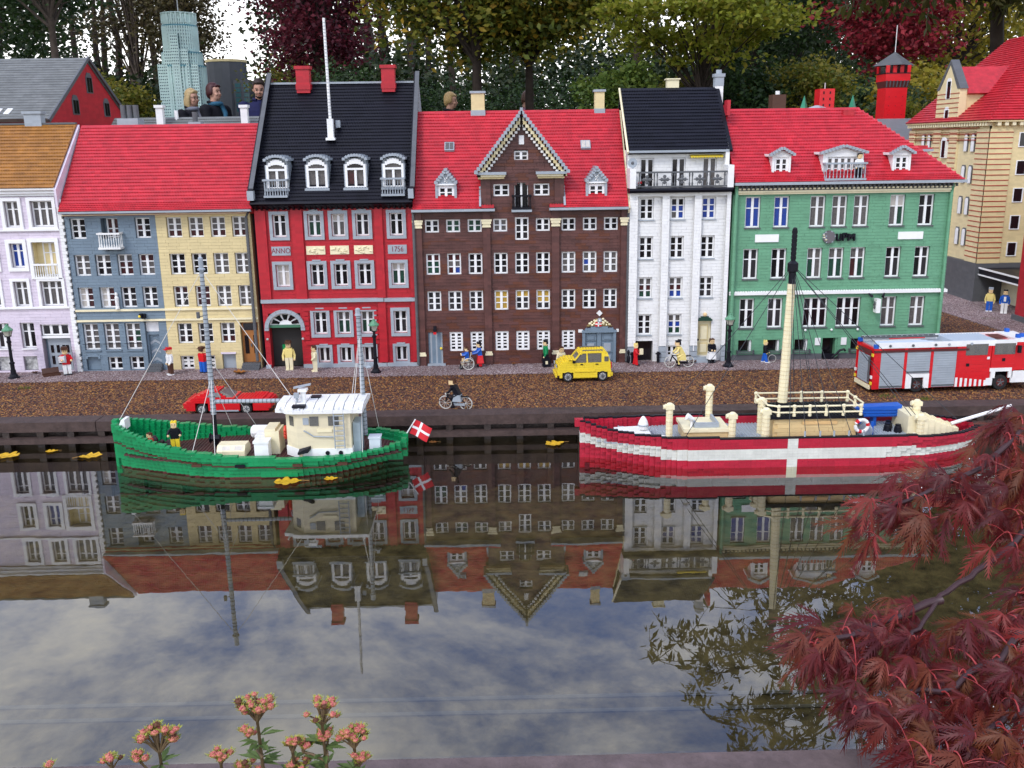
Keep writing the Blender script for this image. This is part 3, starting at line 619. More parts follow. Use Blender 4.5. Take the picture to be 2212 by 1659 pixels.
# flagpole on the roof
fp = part('flagpole_base', MB().box(-.517, -.499, .130, .150, .748, .806).box(-.522, -.494, .122, .156, .742, .750), WHITE, h)
part('flagpole', MB().tube([(-.508, .142, .805), (-.510, .142, 1.098)], [.0046, .0040], 8), WHITE, h)
m = MB(); [m.tube([(-.508-.002*k/30, .142, .806+.0096*k), (-.508-.002*k/30, .142, .807+.0096*k)], .0051, 8) for k in range(30)]; part('flagpole_joints', m, LGREY, h)

# ------------------------------------------------------------------ dark brown warehouse house with stepped gable
h = thing('town_house', 'dark brown brick house with stepped grey and tan gable on red roof', 'house', (.07, 0, G))
XL, XR = -.2505, .3935
C9 = (-.197, -.133, -.068, .0095, .0745, .1385, .2165, .281, .345)
bA = [(x, .466, .506, .042) for x in C9 if abs(x-.0745) > .001]; bB = [(x, .339, .404, .042) for x in C9]; bC = [(x, .226, .289, .042) for x in C9]; bD = [(x, .098, .159, .041) for x in C9[1:7]]
bT = [(.0145, .572, .607, .047), (.1355, .572, .607, .047)]; bT2 = (.075, .675, .704, .042)
arc = (.0545, .0955, .442, .508); door5 = (.0535, .0955, .533, .611)
ops = [wop(*a) for a in bA+bB+bC+bD]+[arc, (-.220, -.176, .060, .159), (.262, .362, G, .160)]
BJ = plain('brown_joint', (.035, .017, .014), .8)
BALT = (lego('reddish_brown_brick', (.115, .036, .019), .42, .2, .2), .22)
house_wall(h, XL, XR, G, .531, ops, BROWN, joint=BJ, alt=BALT)
gops = [(wop(*a)[0], wop(*a)[1], snap(a[1]), snap(a[2])) for a in bT]+[(door5[0], door5[1], snap(door5[2]), snap(door5[3]))]
zt = snap(.64)
core = part('gable_wall', grid_wall(MB(), -.047, .203, .531, zt, .0036, .03, gops), BJ, h); bricks(core, -.047, .203, .531, zt, 0, gops, BROWN, alt=BALT, limit=120)
# triangular top of the gable, in courses
items = []; n = 17; APX = .0765
for k in range(n):
    z = zt+k*.0096; hw = .122*(1-(k+.5)/n)+.004
    for a, b in ((APX-hw, APX+hw),):
        if abs(z+.0048-.6895) < .015: segs = [(a, .054), (.096, b)]
        else: segs = [(a, b)]
        for c, d in segs:
            t = c
            while t < d-.002:
                e = min(t+.032-random.choice((0, 0, .008)), d); items.append((t+.0003, e-.0003, 0, .03, z+.0003, z+.0093, BALT[0] if random.random() < .2 else BROWN)); t = e
pieces('brick', items, core, 150)
window(h, *bT2, bars=(.5,), rec=.008)
part('gable_niche', MB().box(.069, .084, -.002, .001, .722, .748), FRAME, h)
shell(h, XL, XR, .46, G, .53, BROWN)
curt = {0: [GRED, GGRN, GGRN], 1: [GRED, GCURT, [GRED, GBLUE]], 6: GCURT, 7: [GCURT, [GBLUE, GCURT], GCURT], 8: GCURT}
for i, a in enumerate(bA): window(h, *a, bars=(.5,), mats=GGRN if i in (1, 2) else GCURT if i == 3 else GLASS, rec=.006)
for i, a in enumerate(bB): window(h, *a, mats=curt.get(i, GLASS), rec=.006)
for i, a in enumerate(bC): window(h, *a, mats={3: GYEL, 4: [GYEL, GLASS, GLASS], 5: [GYEL, GYEL, GLASS]}.get(i, GLASS), rec=.006)
for i, a in enumerate(bD): window(h, *a, bars=(.2, .4, .6, .8), ft=.006, mull=.008, bt=.0042, rec=.004)
for a in bT: window(h, *a, bars=(.5,), rec=.006)
# arched window and balcony door
o = window(h, .075, .442, .507, .041, bars=(.33, .66), rec=.004)
part('window_head', MB().prism([(.0545, .5068), (.0955, .5068), (.0955, .509), (.088, .5135), (.075, .516), (.062, .5135), (.0545, .509)], 'y', .001, .010), FRAME, o)
window(h, .0745, .533, .611, .040, 2, (), rec=.010, ft=.002, mull=.006)
part('door_arch', MB().box(.050, .0615, -.001, .006, .604, .6115).box(.0875, .099, -.001, .006, .604, .6115).box(.056, .093, -.0005, .006, .6118, .615), BROWN, h)
railing(h, .047, .102, -.022, .0, .537, .576, BLACK, 8)
part('balcony_edge', MB().box(.044, .105, -.025, 0, .526, .5325), LGREY, h)
# pilasters, capitals, bases
for a, b in ((-.2505, -.228), (-.043, -.021), (.1655, .188), (.3755, .3935)):
    p = part('pilaster', MB().box(a, b, -.008, 0, G, .530), BROWN, h)
    part('capital', MB().box(a-.002, b+.002, -.012, -.0082, .481, .4865).box(a, b, -.0115, -.0082, .4867, .491).box(a-.003, b+.003, -.014, -.0082, .4912, .499).box(a-.005, b+.005, -.015, -.0082, .4992, .505), CREAM, p)
    part('pilaster_base', MB().box(a-.001, b+.001, -.0115, -.0082, .086, .092).box(a+.001, b-.001, -.0115, -.0082, .0922, .098), CREAM, p)
# grey plank door with a red lamp
d = part('door', MB().box(-.220, -.176, .006, .014, .0600, .159), GREY, h)
for k in range(8): block('door_plank', LGREY if k % 3 == 1 else GREY, d, -.2198+k*.0055, -.2147+k*.0055, .0045, .0059, .0605, .1585)
part('door_knob', MB().ball((-.181, .001, .108), .0042, 8, 6), YEL, d); part('doorstep', MB().box(-.224, -.168, -.012, .004, G, .0605), LGREY, h)
l = part('door_lamp', MB().box(-.202, -.194, -.016, .0, .172, .180).box(-.203, -.193, -.018, -.008, .164, .172), BLACK, h); part('lamp_glass', MB().box(-.2025, -.1935, -.0175, -.0085, .156, .1638), SREDP, l)
# big double gate with carved crest
g = part('gate', MB().box(.262, .362, .006, .016, G, .160), GREY, h)
for s, x in ((-1, .286), (1, .338)):
    for z0, z1 in ((.060, .082), (.086, .120), (.124, .146)):
        part('gate_panel', MB().box(x-.0185, x+.0185, .0025, .0058, z0, z1), GREY, g); part('gate_panel', MB().box(x-.011, x+.011, .0008, .0024, z0+.004, z1-.004), LGREY if z0 < .1 else GREY, g)
part('gate_post', MB().box(.306, .318, -.002, .0058, G, .152), GREY, g)
for a, b in ((.2595, .268), (.356, .3645)): part('gate_jamb', MB().box(a, b, -.006, .0057, G, .152), GREY, g)
for k, (a, b, z) in enumerate(((.258, .366, .152), (.268, .356, .1585), (.285, .339, .1645))): part('gate_lintel', MB().box(a, b, -.009+k*.0012, .005, z, z+.0064).studs(a+.001, b, -.009+k*.0012, -.001+k*.0012, z+.0064), GREY, g)
cr = part('crest', MB().prism([(.272, .1715), (.352, .1715), (.346, .178), (.335, .186), (.322, .195), (.302, .195), (.289, .186), (.278, .178)][::-1][::-1], 'y', -.006, 0), lego('dull_gold_plastic', (.26, .19, .07), .4), h)
for k in range(26):
    a = random.uniform(.25, math.pi-.25); r_ = random.uniform(.014, .034); x, z = .312+r_*math.cos(a), .1715+r_*.72*math.sin(a)
    if abs(x-.3085) < .009 and z < .186: continue
    part('crest_scroll', MB().ball((x, -.008, z), random.uniform(.0022, .0042), 7, 5), CREAM, cr)
block('crest_shield', SREDP, cr, .299, .318, -.0105, -.0061, .1718, .186)
for q in ((.3065, .3105, .1718, .186), (.299, .318, .1775, .181)): block('crest_cross', WHITE, cr, q[0], q[1], -.0118, -.0106, q[2], q[3])
part('crest_disc', MB().tube([(.3125, -.006, .191), (.3125, -.012, .191)], .0068, 14), LGREY, cr); part('crest_disc', MB().tube([(.3125, -.0121, .191), (.3125, -.0132, .191)], .003, 10), WHITE, cr)
part('diamond_sign', MB().prism([(.3125-.0095, .212), (.3125, .2025), (.3125+.0095, .212), (.3125, .2215)], 'y', -.004, 0), WHITE, h)
for a, b in ((.247, .2605), (.3655, .373)): part('gate_sign', MB().box(a, b, -.003, 0, .152, .1615), WHITE, h)
# red roof, gutters
rf = roof(h, ((-.030, .5375), (.2303, .8262)), XL, XR, ROOFRED, .0094, 3, gap=(-.048, .204)); back_slope(h, .2303, .8262, .48, .53, XL, XR, ROOFRED)
part('verge', MB().prism([(-.026, .534), (.2303, .8225), (.47, .53), (.47, .5), (0, .5)][::-1], 'x', XR+.0005, XR+.006), CREAM, h)
for a, b in ((XL-.004, -.006), (.157, XR)): part('gutter', MB().prism([(-.036, .5305), (-.004, .5265), (-.004, .5365), (-.036, .5375)], 'x', a, b), LGREY, h)
for a, b in ((-.047, -.008), (.158, .203)): part('roof_return', MB().box(a, b, -.026, -.004, .539, .547).studs(a, b, -.026, -.010, .547), ROOFRED, h)
for x in (-.0495, .2035): part('gable_flashing', MB().prism([(-.03, .545), (-.012, .545), (.09, .645), (.07, .645)], 'x', x-.003, x+.003), LGREY, h)
# gable return roof
for s in (-1, 1):
    b = part('gable_roof', MB().prism([(APX+s*.134, .640), (APX, .8115), (APX, .8035), (APX+s*.134, .632)] if s < 0 else [(APX+s*.134, .632), (APX, .8035), (APX, .8115), (APX+s*.134, .640)], 'y', .0305, .215), ROOFRED, h)
for s in (-1, 1):
    for k in range(19):
        f = k/18; x = APX+s*(.136-.133*f); z = .638+.168*f; w = .0105
        part('coping_block', MB().box(x-w/2, x+w/2, -.036, .030, z+.001, z+.0100).studs(x-.004, x+.004, -.036, -.028, z+.0100), LGREY, core)
        if k < 18:
            xi = x-s*.008; zi = z-.0075; part('rake_block', MB().box(xi-.0055, xi+.0055, -.024, -.0002, zi-.001, zi+.0082), CREAM if k % 2 else TAN, core)
        if k < 17:
            xi = x-s*.0165; zi = z-.0135; part('rake_dentil', MB().box(xi-.004, xi+.004, -.013, -.0002, zi-.002, zi+.005), WHITE, core)
part('finial', MB().box(APX-.004, APX+.004, -.034, -.020, .8162, .826), LGREY, h)
for a, b in ((-.060, .030), (.118, .209)):
    part('ledge', MB().box(a, b, -.030, .0, .636, .6435), LGREY, h); part('ledge', MB().box(a+.003, b-.003, -.024, 0, .6295, .6358), CREAM, h); part('ledge', MB().box(a+.006, b-.006, -.018, 0, .6235, .6293), TAN, h)
for a, b in ((-.047, -.018), (.174, .203)): part('pilaster', MB().box(a, b, -.006, -.0002, .546, .6233), BROWN, h)
def brown_dormer(xc):
    d = part('dormer', MB().prism([(.012, .566), (.012, .618), (.055, .618), (.006, .566)][::-1], 'x', xc-.029, xc+.029), LGREY, h)
    window(h, xc, .567, .606, .049, 2, (.5,), yf=.0, rec=.002, ft=.007, mull=.008)
    part('dormer_surround', MB().box(xc-.032, xc-.0248, -.003, .012, .562, .610).box(xc+.0248, xc+.032, -.003, .012, .562, .610).box(xc-.032, xc+.032, -.006, .02, .5565, .5618), LGREY, d)
    part('dormer_lintel', MB().box(xc-.030, xc+.030, -.006, .03, .6065, .611), FRAME, d)
    for k in range(6):
        w = .034-.006*k; part('pediment_step', MB().box(xc-w, xc-w+.0105, -.010, .09, .611+k*.0072, .6195+k*.0072).box(xc+w-.0105, xc+w, -.010, .09, .611+k*.0072, .6195+k*.0072).box(xc-w+.0105, xc+w-.0105, -.003, .09, .611+k*.0072, .618+k*.0072) if k < 5 else MB().box(xc-.005, xc+.005, -.010, .09, .611+k*.0072, .6195+k*.0072), LGREY, d)
        if k < 4: part('pediment_dentil', MB().box(xc-.004+k*.003, xc-.001+k*.003, -.006, -.0032, .616+.005*k, .6195+.005*k).box(xc+.002-k*.003, xc+.005-k*.003, -.006, -.0032, .614+.005*k, .6175+.005*k), WHITE, d)
brown_dormer(-.151); brown_dormer(.300)
for x, mt in ((-.143, GCURT), (.278, GWHT)):   # skylights lie in the roof slope
    sl_ = part('skylight', MB().quadbox([(x-.015, .112, .708), (x+.015, .112, .708), (x+.015, .120, .700), (x-.015, .120, .700), (x-.015, .133, .732), (x+.015, .133, .732), (x+.015, .141, .724), (x-.015, .141, .724)]), LGREY, h)
    for s in (-1, 1): part('pane', MB().quadbox([(x+s*.0065-.0055, .1135, .7115), (x+s*.0065+.0055, .1135, .7115), (x+s*.0065+.0055, .120, .706), (x+s*.0065-.0055, .120, .706), (x+s*.0065-.0055, .1303, .7305), (x+s*.0065+.0055, .1303, .7305), (x+s*.0065+.0055, .137, .725), (x+s*.0065-.0055, .137, .725)]), mt, sl_)
chimney(h, -.054, .235, .80, .886, .042, .036, TAN, LGREY, .007, LGREY); chimney(h, .331, .235, .80, .886, .030, .030, TAN, LGREY, .007, LGREY)
pipe(h, [(XL-.001, -.012, .53), (XL-.0015, -.012, .06)], .0042, DGREY); pipe(h, [(XR+.0035, -.010, .53), (XR+.0035, -.010, .06)], .0042, DGREY)

# ------------------------------------------------------------------ white house with black roof and roof terrace
h = thing('town_house', 'narrow white house with black mansard roof and long grey terrace railing', 'house', (.55, 0, G))
XL, XR = .3995, .7045
cx = (.453, .547, .641)
w1 = [(x, .494, .559, .042) for x in cx]; w2 = [(x, .378, .443, .042) for x in cx]; w3 = [(x, .257, .321, .042) for x in cx]; w4 = [(x, .140, .204, .042) for x in cx[:2]]
ops = [wop(*a) for a in w1+w2+w3+w4]+[(.618, .662, .070, .182), (.4235, .4805, G, .121), (.525, .559, .070, .105)]
core = house_wall(h, XL, XR, .052, .574, ops, WHITE, joint=plain('white_joint', (.42, .42, .40), .8))
WC = [GLASS, GLASS, [GLASS, [GBLUE, GLASS], [GCURT, GBLUE]]]
for i, a in enumerate(w1): window(h, *a, mats=[GLASS, [GLASS, GBLUE, [GCURT, GBLUE]], GBLUE][i], rec=.008, sill=LGREY)
for a in w2: window(h, *a, rec=.008, sill=LGREY)
for i, a in enumerate(w3): window(h, *a, mats=[[GCURT, GRED, GGRN], [GCURT, GRED, GBLUE], GLASS][i], rec=.008, sill=LGREY)
for i, a in enumerate(w4): window(h, *a, mats=[GLASS, [GCURT, GBLUE, GGRN]][i], rec=.008, sill=LGREY)
window(h, .542, .070, .105, .034, 2, (.35,), rec=.008, ft=.005)
for a, b in ((XL, .4245), (.498, .520), (.595, .617), (.692, XR)): 
    p = part('pilaster', MB().box(a, b, -.0105, -.0095, .1065, .5740), plain('white_joint', (.42, .42, .40), .8), h); bricks(p, a, b, .1065, .574, -.0135, [], WHITE, L=.032, limit=60)
    pb = part('pier_base', MB().box(a, b, -.0105, 0, G, .105), LGREY, h)
    for k in range(3): part('rusticated_block', MB().box(a, b, -.0150, -.0107, .0555+k*.0167, .0705+k*.0167), LGREY, pb)
part('band', MB().box(XL, XR, -.0135, 0, .5660, .5755), WHITE, h)
part('garage_opening', MB().box(.4235, .4805, .026, .0305, G, .121), GLASS, h)
d = part('door', MB().box(.618, .662, .010, .022, .070, .182), CREAM, h)
for a, b in ((.076, .112), (.118, .170)): part('door_panel', MB().box(.626, .654, .007, .0098, a, b), TAN, d); part('door_panel', MB().box(.630, .650, .0055, .0068, a+.005, b-.005), CREAM, d)
block('door_handle', BLACK, d, .621, .625, .004, .0098, .118, .124)
pe = part('pediment', MB().box(.617, .663, -.008, .006, .183, .188).box(.622, .658, -.008, .006, .1882, .1925).box(.628, .652, -.008, .006, .1927, .197), lego('dark_green_brick', (.01, .05, .03), .4), h); part('pediment_ball', MB().ball((.640, -.006, .203), .0065), SKIN, pe)
for i in range(3): part('step', MB().box(.604, .672, -.014-.008*i, -.006 if i == 0 else -.0142-.008*(i-1), G, .070-.005*i), LGREY, h)
for x in (.495, .415): part('bollard', MB().box(x-.004, x+.004, -.022, -.0145, .056, .090).box(x-.008, x+.008, -.021, -.0155, .082, .086), BLACK, h)
part('house_number', MB().box(.604, .607, -.016, -.0136, .090, .108), FRAME, h)
# terrace
part('terrace_ledge', MB().prism([(-.030, .5770), (0, .577), (.07, .577), (.07, .5895), (-.030, .5895), (-.034, .584)], 'x', XL-.004, XR), BLACK, h)
tb = part('terrace_railing', MB().box(.4165, .690, -.026, -.019, .6335, .6385).box(.4165, .690, -.026, -.019, .5935, .5965), DGREY, h)
for k in range(5):
    x = .448+k*.0525; m = MB()
    for a in range(4): m.ball((x+.0085*math.cos(a*math.pi/2), -.0225, .615+.0085*math.sin(a*math.pi/2)), (.0055, .002, .0055), 7, 5)
    m.box(x-.018, x+.018, -.024, -.021, .6135, .6165).ball((x, -.0225, .615), (.006, .003, .006), 7, 5); part('railing_rosette', m, DGREY, tb)
    for s in (-.022, .022): part('railing_post', MB().lathe(x+s, -.0225, [(.0022, .5965), (.003, .602), (.0016, .609), (.0016, .621), (.003, .628), (.0022, .6335)], 6), DGREY, tb)
    for s in (-.006, .006): part('railing_post', MB().box(x+s-.0008, x+s+.0008, -.0235, -.0215, .5965, .608), DGREY, tb)
for x in (XL+.006, XR-.008): part('terrace_pier', MB().box(x-.009, x+.009, -.030, .05, .590, .648 if x < .5 else .655), WHITE, h)
wt = [(.460, .590, .674, .042), (.556, .590, .674, .042), (.651, .590, .674, .042)]
house_wall(h, XL, XR, .5898, .692, [wop(*a) for a in wt], WHITE, yf=.055, name='attic_wall', joint=plain('white_joint', (.42, .42, .40), .8), limit=90)
for i, a in enumerate(wt): window(h, *a, bars=(), yf=.055, rec=.006, ft=.0035, mats=GLASS if i < 2 else GCURT)
m = MB(); [m.quadbox([(.588+k*.0083, .036, .6785), (.596+k*.0083, .036, .6785), (.596+k*.0083, .0548, .682), (.588+k*.0083, .0548, .682), (.588+k*.0083, .036, .6805), (.596+k*.0083, .036, .6805), (.596+k*.0083, .0548, .685), (.588+k*.0083, .0548, .685)]) for k in range(12)]
aw = part('awning', m, YEL, h); m = MB(); [m.prism([(.588+k*.0083, .6783), (.596+k*.0083, .6783), (.592+k*.0083, .6745)][::-1], 'y', .036, .0375) for k in range(12)]; part('awning_fringe', m, YEL, aw)
sp = part('loudspeaker', MB().tube([(.406, .012, .664), (.406, .002, .664), (.406, -.010, .664)], [.006, .010, .0145], 14), LGREY, h); part('speaker_stand', MB().tube([(.409, .008, .648), (.408, .008, .662)], .003, 6), LGREY, sp); part('speaker_dome', MB().ball((.406, -.009, .664), .005), DGREY, sp)
part('flower_pot', MB().box(.424, .434, -.012, -.004, .590, .600), BLACK, h); part('flowers', MB().ball((.427, -.008, .604), .004).ball((.432, -.009, .606), .004), SREDP, h)
part('eave_gutter', MB().prism([(.028, .6925), (.055, .691), (.06, .699), (.028, .699)], 'x', XL-.003, XR), LGREY, h)
rf = roof(h, ((.030, .6995), (.2418, .8889)), XL, XR-.002, BLACK, .0096, 0); back_slope(h, .2418, .8889, .45, .70, XL, XR, BLACK)
shell(h, XL, XR, .45, .052, .70, WHITE, y0=.09, zi=.574); part('party_wall', MB().prism([(.03, .70), (.2418, .885), (.45, .69), (.45, .06), (.035, .06)][::-1], 'x', XR-.0118, XR), WHITE, h)
part('verge_strip', MB().prism([(.028, .692), (.25, .889), (.25, .896), (.024, .698)], 'x', XR-.0015, XR+.008), BLACK, h)
part('verge_strip', MB().prism([(.028, .690), (.25, .886), (.25, .891), (.024, .696)], 'x', XL-.006, XL-.0003), CREAM, h)
chimney(h, .567, .262, .86, .918, .037, .03, CREAM, CREAM, .004); c = chimney(h, .712, .250, .80, .930, .026, .026, WHITE, LGREY, .010); part('chimney_pot', MB().cyl(.712, .25, .930, .942, .009), LGREY, c); part('chimney_collar', MB().box(.698, .726, .236, .264, .893, .919), LGREY, c)

# ------------------------------------------------------------------ green house
h = thing('town_house', 'sand green house with tall white windows and hipped red roof', 'house', (1.05, 0, G))
XL, XR = .7125, 1.376
g1x = (.775, .862, .972, 1.0385, 1.1045, 1.2145, 1.303)
g1 = [(x, .466, .560, .046) for x in g1x]; g2 = [(x, .311, .403, .046) for x in g1x]; g3 = [(x, .157, .248, .046) for x in (.771, .859, 1.214, 1.303)]; g3b = [(.985, .157, .248, .075), (1.088, .157, .248, .075)]
ops = [wop(*a) for a in g1+g2+g3+g3b]+[(x-.021, x+.021, .080, .119) for x in (.770, .858, .947, 1.124)]+[(1.014, 1.062, G, .120)]
house_wall(h, XL, XR, G, .566, ops, GREEN, joint=plain('green_joint', (.06, .15, .09), .8))
shell(h, XL, XR, .42, G, .57, GREEN)
gm = [GBLUE, GBLUE, GCURT, GCURT, GCURT, [GWHT, [GCURT, GGRN]], GLASS]
for i, a in enumerate(g1): window(h, *a, bars=(.64,), mats=gm[i], rec=.009, sill=DGREY)
for i, a in enumerate(g2): window(h, *a, bars=(.66,), mats=[GLASS, GLASS, [GCURT, [GGRN, GCURT]], [GCURT, GGRN], [GCURT, [GRED, GGRN]], GLASS, GLASS][i], rec=.009, sill=DGREY)
for i, a in enumerate(g3): window(h, *a, bars=(.62,), mats=GLASS if i < 2 else GCURT, rec=.009, sill=DGREY)
for a in g3b: window(h, *a, cols=3, bars=(.62,), rec=.009, sill=DGREY)
for x in (.770, .858, .947, 1.124):
    part('cellar_pane', MB().box(x-.021, x+.021, .026, .0302, .080, .119), GLASS, h); part('cellar_reveal', MB().box(x+.0155, x+.021, .006, .026, .080, .119), FRAME, h)
    gr_ = part('cellar_guard', MB().box(x-.027, x+.027, -.014, -.011, .083, .0855).box(x-.027, x+.027, -.014, -.011, .078, .0805).box(x-.027, x-.0245, -.014, 0, .0745, .088).box(x+.0245, x+.027, -.014, 0, .0745, .088), DGREY, h)
part('doorway', MB().box(1.014, 1.062, .026, .0305, G, .120), GLASS, h); part('door_reveal', MB().box(1.056, 1.062, .004, .026, G, .120), GREEN, h)
sr = part('stair_handrail', MB().tube([(1.040, -.006, .058), (1.056, -.012, .072), (1.066, -.014, .084), (1.078, -.016, .088), (1.082, -.016, .082)], .0035, 7).tube([(1.048, -.010, .056), (1.062, -.014, .066), (1.060, -.014, .056)], .003, 6).box(1.016, 1.050, -.010, -.002, .055, .072), BLACK, h)
part('plinth', MB().box(XL+.012, 1.012, -.006, 0, G, .072).box(1.064, XR-.002, -.006, 0, G, .072), DGREY, h)
b = part('band', MB().box(XL, XR+.012, -.010, 0, .2615, .2705), WHITE, h)
m = MB()
for k in range(84): m.tube([(XL+.004+k*.008, -.006, .2705), (XL+.004+k*.008, -.006, .2732)], .0034, 6)
part('band_studs', m, WHITE, b)
# cornice with dentils, gutter
part('cornice', MB().prism([(0, .566), (-.007, .566), (-.007, .571), (-.011, .5715), (-.011, .577), (0, .577)], 'x', XL+.008, XR), CREAM, h)
fz_ = part('frieze', MB().box(XL+.008, XR, -.006, 0, .5772, .5925), DGREY, h)
for k in range(50): part('dentil', MB().box(XL+.014+k*.0132, XL+.0215+k*.0132, -.012, -.0062, .5795, .5845), CREAM, fz_); 
for k in range(50): part('bracket', MB().box(XL+.0225+k*.0132, XL+.0265+k*.0132, -.016, -.0062, .583, .5923), DGREY, fz_)
part('gutter', MB().prism([(-.034, .5945), (0, .5928), (0, .601), (-.034, .6025)], 'x', XL-.002, XR+.028), LGREY, h)
# hipped roof: main slope, then the right-hand hip
HX = (1.395-1.135)/(.8202-.603)
rf = roof(h, ((-.026, .6030), (.1985, .8202)), XL, XR+.022, ROOFRED, .0094, 3, hipr=HX); back_slope(h, .1985, .8202, .42, .60, XL, XR-.24, ROOFRED)
hr = part('hip_roof', MB(), ROOFRED, h); hm = MB()
for k in range(22):
    f0, f1 = k/22, (k+1)/22
    def P(f, y): return (XR+.022-(.262)*f, y, .603+.2172*f)
    ya0, yb0 = -.026+.2245*f0, .423-.2245*f0; ya1, yb1 = -.026+.2245*f1, .423-.2245*f1
    a, b_, c, d_ = P(f0, ya0), P(f0, yb0), P(f1, yb1), P(f1, ya1); t = .003
    hm = MB().quadbox([a, b_, c, d_, (a[0]+t, a[1], a[2]+t), (b_[0]+t, b_[1], b_[2]+t), (c[0]+.0005, c[1], c[2]+.0005), (d_[0]+.0005, d_[1], d_[2]+.0005)]); part('course', hm, ROOFRED, hr)
hr.data = mesh('hip_roof', MB().box(1.09, 1.125, .17, .23, .77, .812), ROOFRED, WO[h])
part('party_step', MB().box(XL, XL+.010, .12, .16, .80, .845).box(XL, XL+.016, .16, .25, .80, .832), ROOFRED, h)
def green_dormer(x0, x1, zt, wide=False):
    xc = (x0+x1)/2; z0 = .612; zc = zt-.018; yb = .14
    d = part('dormer', MB().prism([(.0122, z0), (.0122, zc), (yb, zc), (-.006, z0)][::-1], 'x', x0+.001, x1-.001), WHITE, h)
    if not wide:
        part('dormer_front', grid_wall(MB(), x0, x1, z0, zc, 0, .012, [(xc-.0215, xc+.0215, snap(.617), snap(.676))]), WHITE, d)
        window(h, xc, .617, .676, .043, 2, (.34, .67), rec=.004, ft=.007)
    else:
        part('dormer_front', grid_wall(MB(), x0, x1, z0, zc, 0, .012, [(x0+.014, x1-.014, .614, .673)]), WHITE, d)
        window(h, xc, .614, .673, x1-x0-.028, 5, (.42,), rec=.005, ft=.004, mull=.009, mats=GCURT)
    m = MB().prism([(x0, zc+.0002), (x1, zc+.0002), (xc, zt-.006)], 'y', .001, .012); part('dormer_gable', m, WHITE, d)
    n = 7 if wide else 5
    for s in (-1, 1):
        part('dormer_roof', MB().prism(([(x0-.008, zc), (xc, zt), (xc, zt-.005), (x0-.008, zc-.005)] if s < 0 else [(xc, zt-.005), (xc, zt), (x1+.008, zc), (x1+.008, zc-.005)]), 'y', -.006, .20), ROOFRED, d)
        for k in range(n):
            f = (k+.5)/n; w = (x1-x0)/2+.010; x = xc+s*w*(1-f); z = zc-.006+(zt-zc+.003)*f
            part('verge_block', MB().box(x-w/n/2-.0005, x+w/n/2+.0005, -.012, .004, z, z+.0072).studs(x-.004, x+.004, -.012, -.004, z+.0072), LGREY, d)
    for x in (x0-.002, x1-.001): part('dormer_flashing', MB().prism([(-.014, .604), (.004, .604), (.105, .694), (.085, .694)], 'x', x-.001, x+.004), LGREY, d)
    part('side_trim', MB().box(x0-.010, x0-.0005, -.008, .10, zc-.006, zc+.001), WHITE, d)
    return d
green_dormer(.826, .882, .7005); green_dormer(.978, 1.100, .7045, True); green_dormer(1.188, 1.243, .7005)
railing(h, .979, 1.101, -.028, .0, .609, .657, LGREY, 12)
for x in (1.02, 1.06): pass
sd = part('side_dormer', MB().box(1.300, 1.356, .17, .23, .62, .686), DGREY, h); part('side_dormer_roof', MB().box(1.26, 1.372, .15, .25, .6862, .6945).box(1.27, 1.366, .17, .23, .6947, .701), ROOFRED, sd); part('side_dormer_trim', MB().box(1.262, 1.374, .144, .1498, .683, .690), LGREY, sd); part('side_dormer_post', MB().box(1.350, 1.362, .160, .169, .62, .683), WHITE, sd)
pipe(h, [(.719, -.012, .592), (.721, -.010, .565), (.721, -.010, .07)], .0055, GREEN); pipe(h, [(1.374, -.012, .592), (1.372, -.008, .56), (1.372, -.008, .07)], .005, GREEN)
# signs
for a, b, z0, z1 in ((.785, .857, .423, .446), (1.223, 1.299, .4255, .448)): part('sign_board', MB().box(a, b, -.004, 0, z0, z1), FRAME, h)
lg = part('emblem', MB().tube([(1.010, -.001, .436), (1.010, -.009, .436)], .0165, 20), lego('emblem_grey', (.13, .12, .125), .45), h)
for k in range(18):
    a = 2*math.pi*k/18+.1; part('emblem_tooth', MB().tube([(1.010+.0175*math.cos(a), -.002, .436+.0175*math.sin(a)), (1.010+.0175*math.cos(a), -.0085, .436+.0175*math.sin(a))], .0027, 6), MATS['emblem_grey'] if k % 3 else LGREY, lg)
for k in range(6): part('emblem_figure', MB().ball((.996+random.uniform(-.004, .006), -.0095, .428+k*.0035), (.0035, .002, .002), 6, 4), LGREY if k % 2 else CREAM, lg)
# raised black letters UPM, built from plate strips
lt = [('letter_u', [(0, .004, .004, .022), (.011, .015, .004, .022), (.002, .013, 0, .005)]), ('letter_p', [(.0185, .0225, 0, .0235), (.0225, .031, .0195, .0245), (.028, .032, .012, .022), (.0225, .031, .0095, .0135)]), ('letter_m', [(.0355, .0395, 0, .022), (.053, .057, 0, .022), (.0395, .044, .012, .021), (.0485, .053, .012, .021), (.0435, .049, .006, .017)])]
for nme, rs in lt:
    m = MB()
    for a, b_, c, d_ in rs: m.box(1.0325+a, 1.0325+b_, -.010, 0, .4235+c, .4235+d_)
    part(nme, m, BLACK, h)
hs = part('hanging_sign', MB().box(1.163, 1.176, -.030, -.006, .203, .246), WHITE, h); part('sign_bracket', MB().box(1.167, 1.171, -.006, 0, .215, .220).box(1.167, 1.171, -.006, 0, .236, .241), BLACK, hs)
part('sign_figure', MB().ball((1.1615, -.018, .232), (.002, .007, .007)).ball((1.1615, -.018, .219), (.002, .006, .006)).ball((1.1615, -.012, .226), (.002, .004, .004)), DGREY, hs)
for x, s in ((1.145, 1), (1.192, -1)): part('spotlight', MB().tube([(x, 0, .262), (x, -.010, .260), (x+s*.008, -.020, .252)], [.002, .003, .0045], 8), BLACK, h)
for x in (.956, 1.038, 1.120): part('wall_lamp', MB().ball((x, -.005, .148), .0038), FRAME, h)
for x in (.998, 1.080): part('notice', MB().box(x-.0085, x+.0085, -.003, 0, .099, .122), WHITE, h)

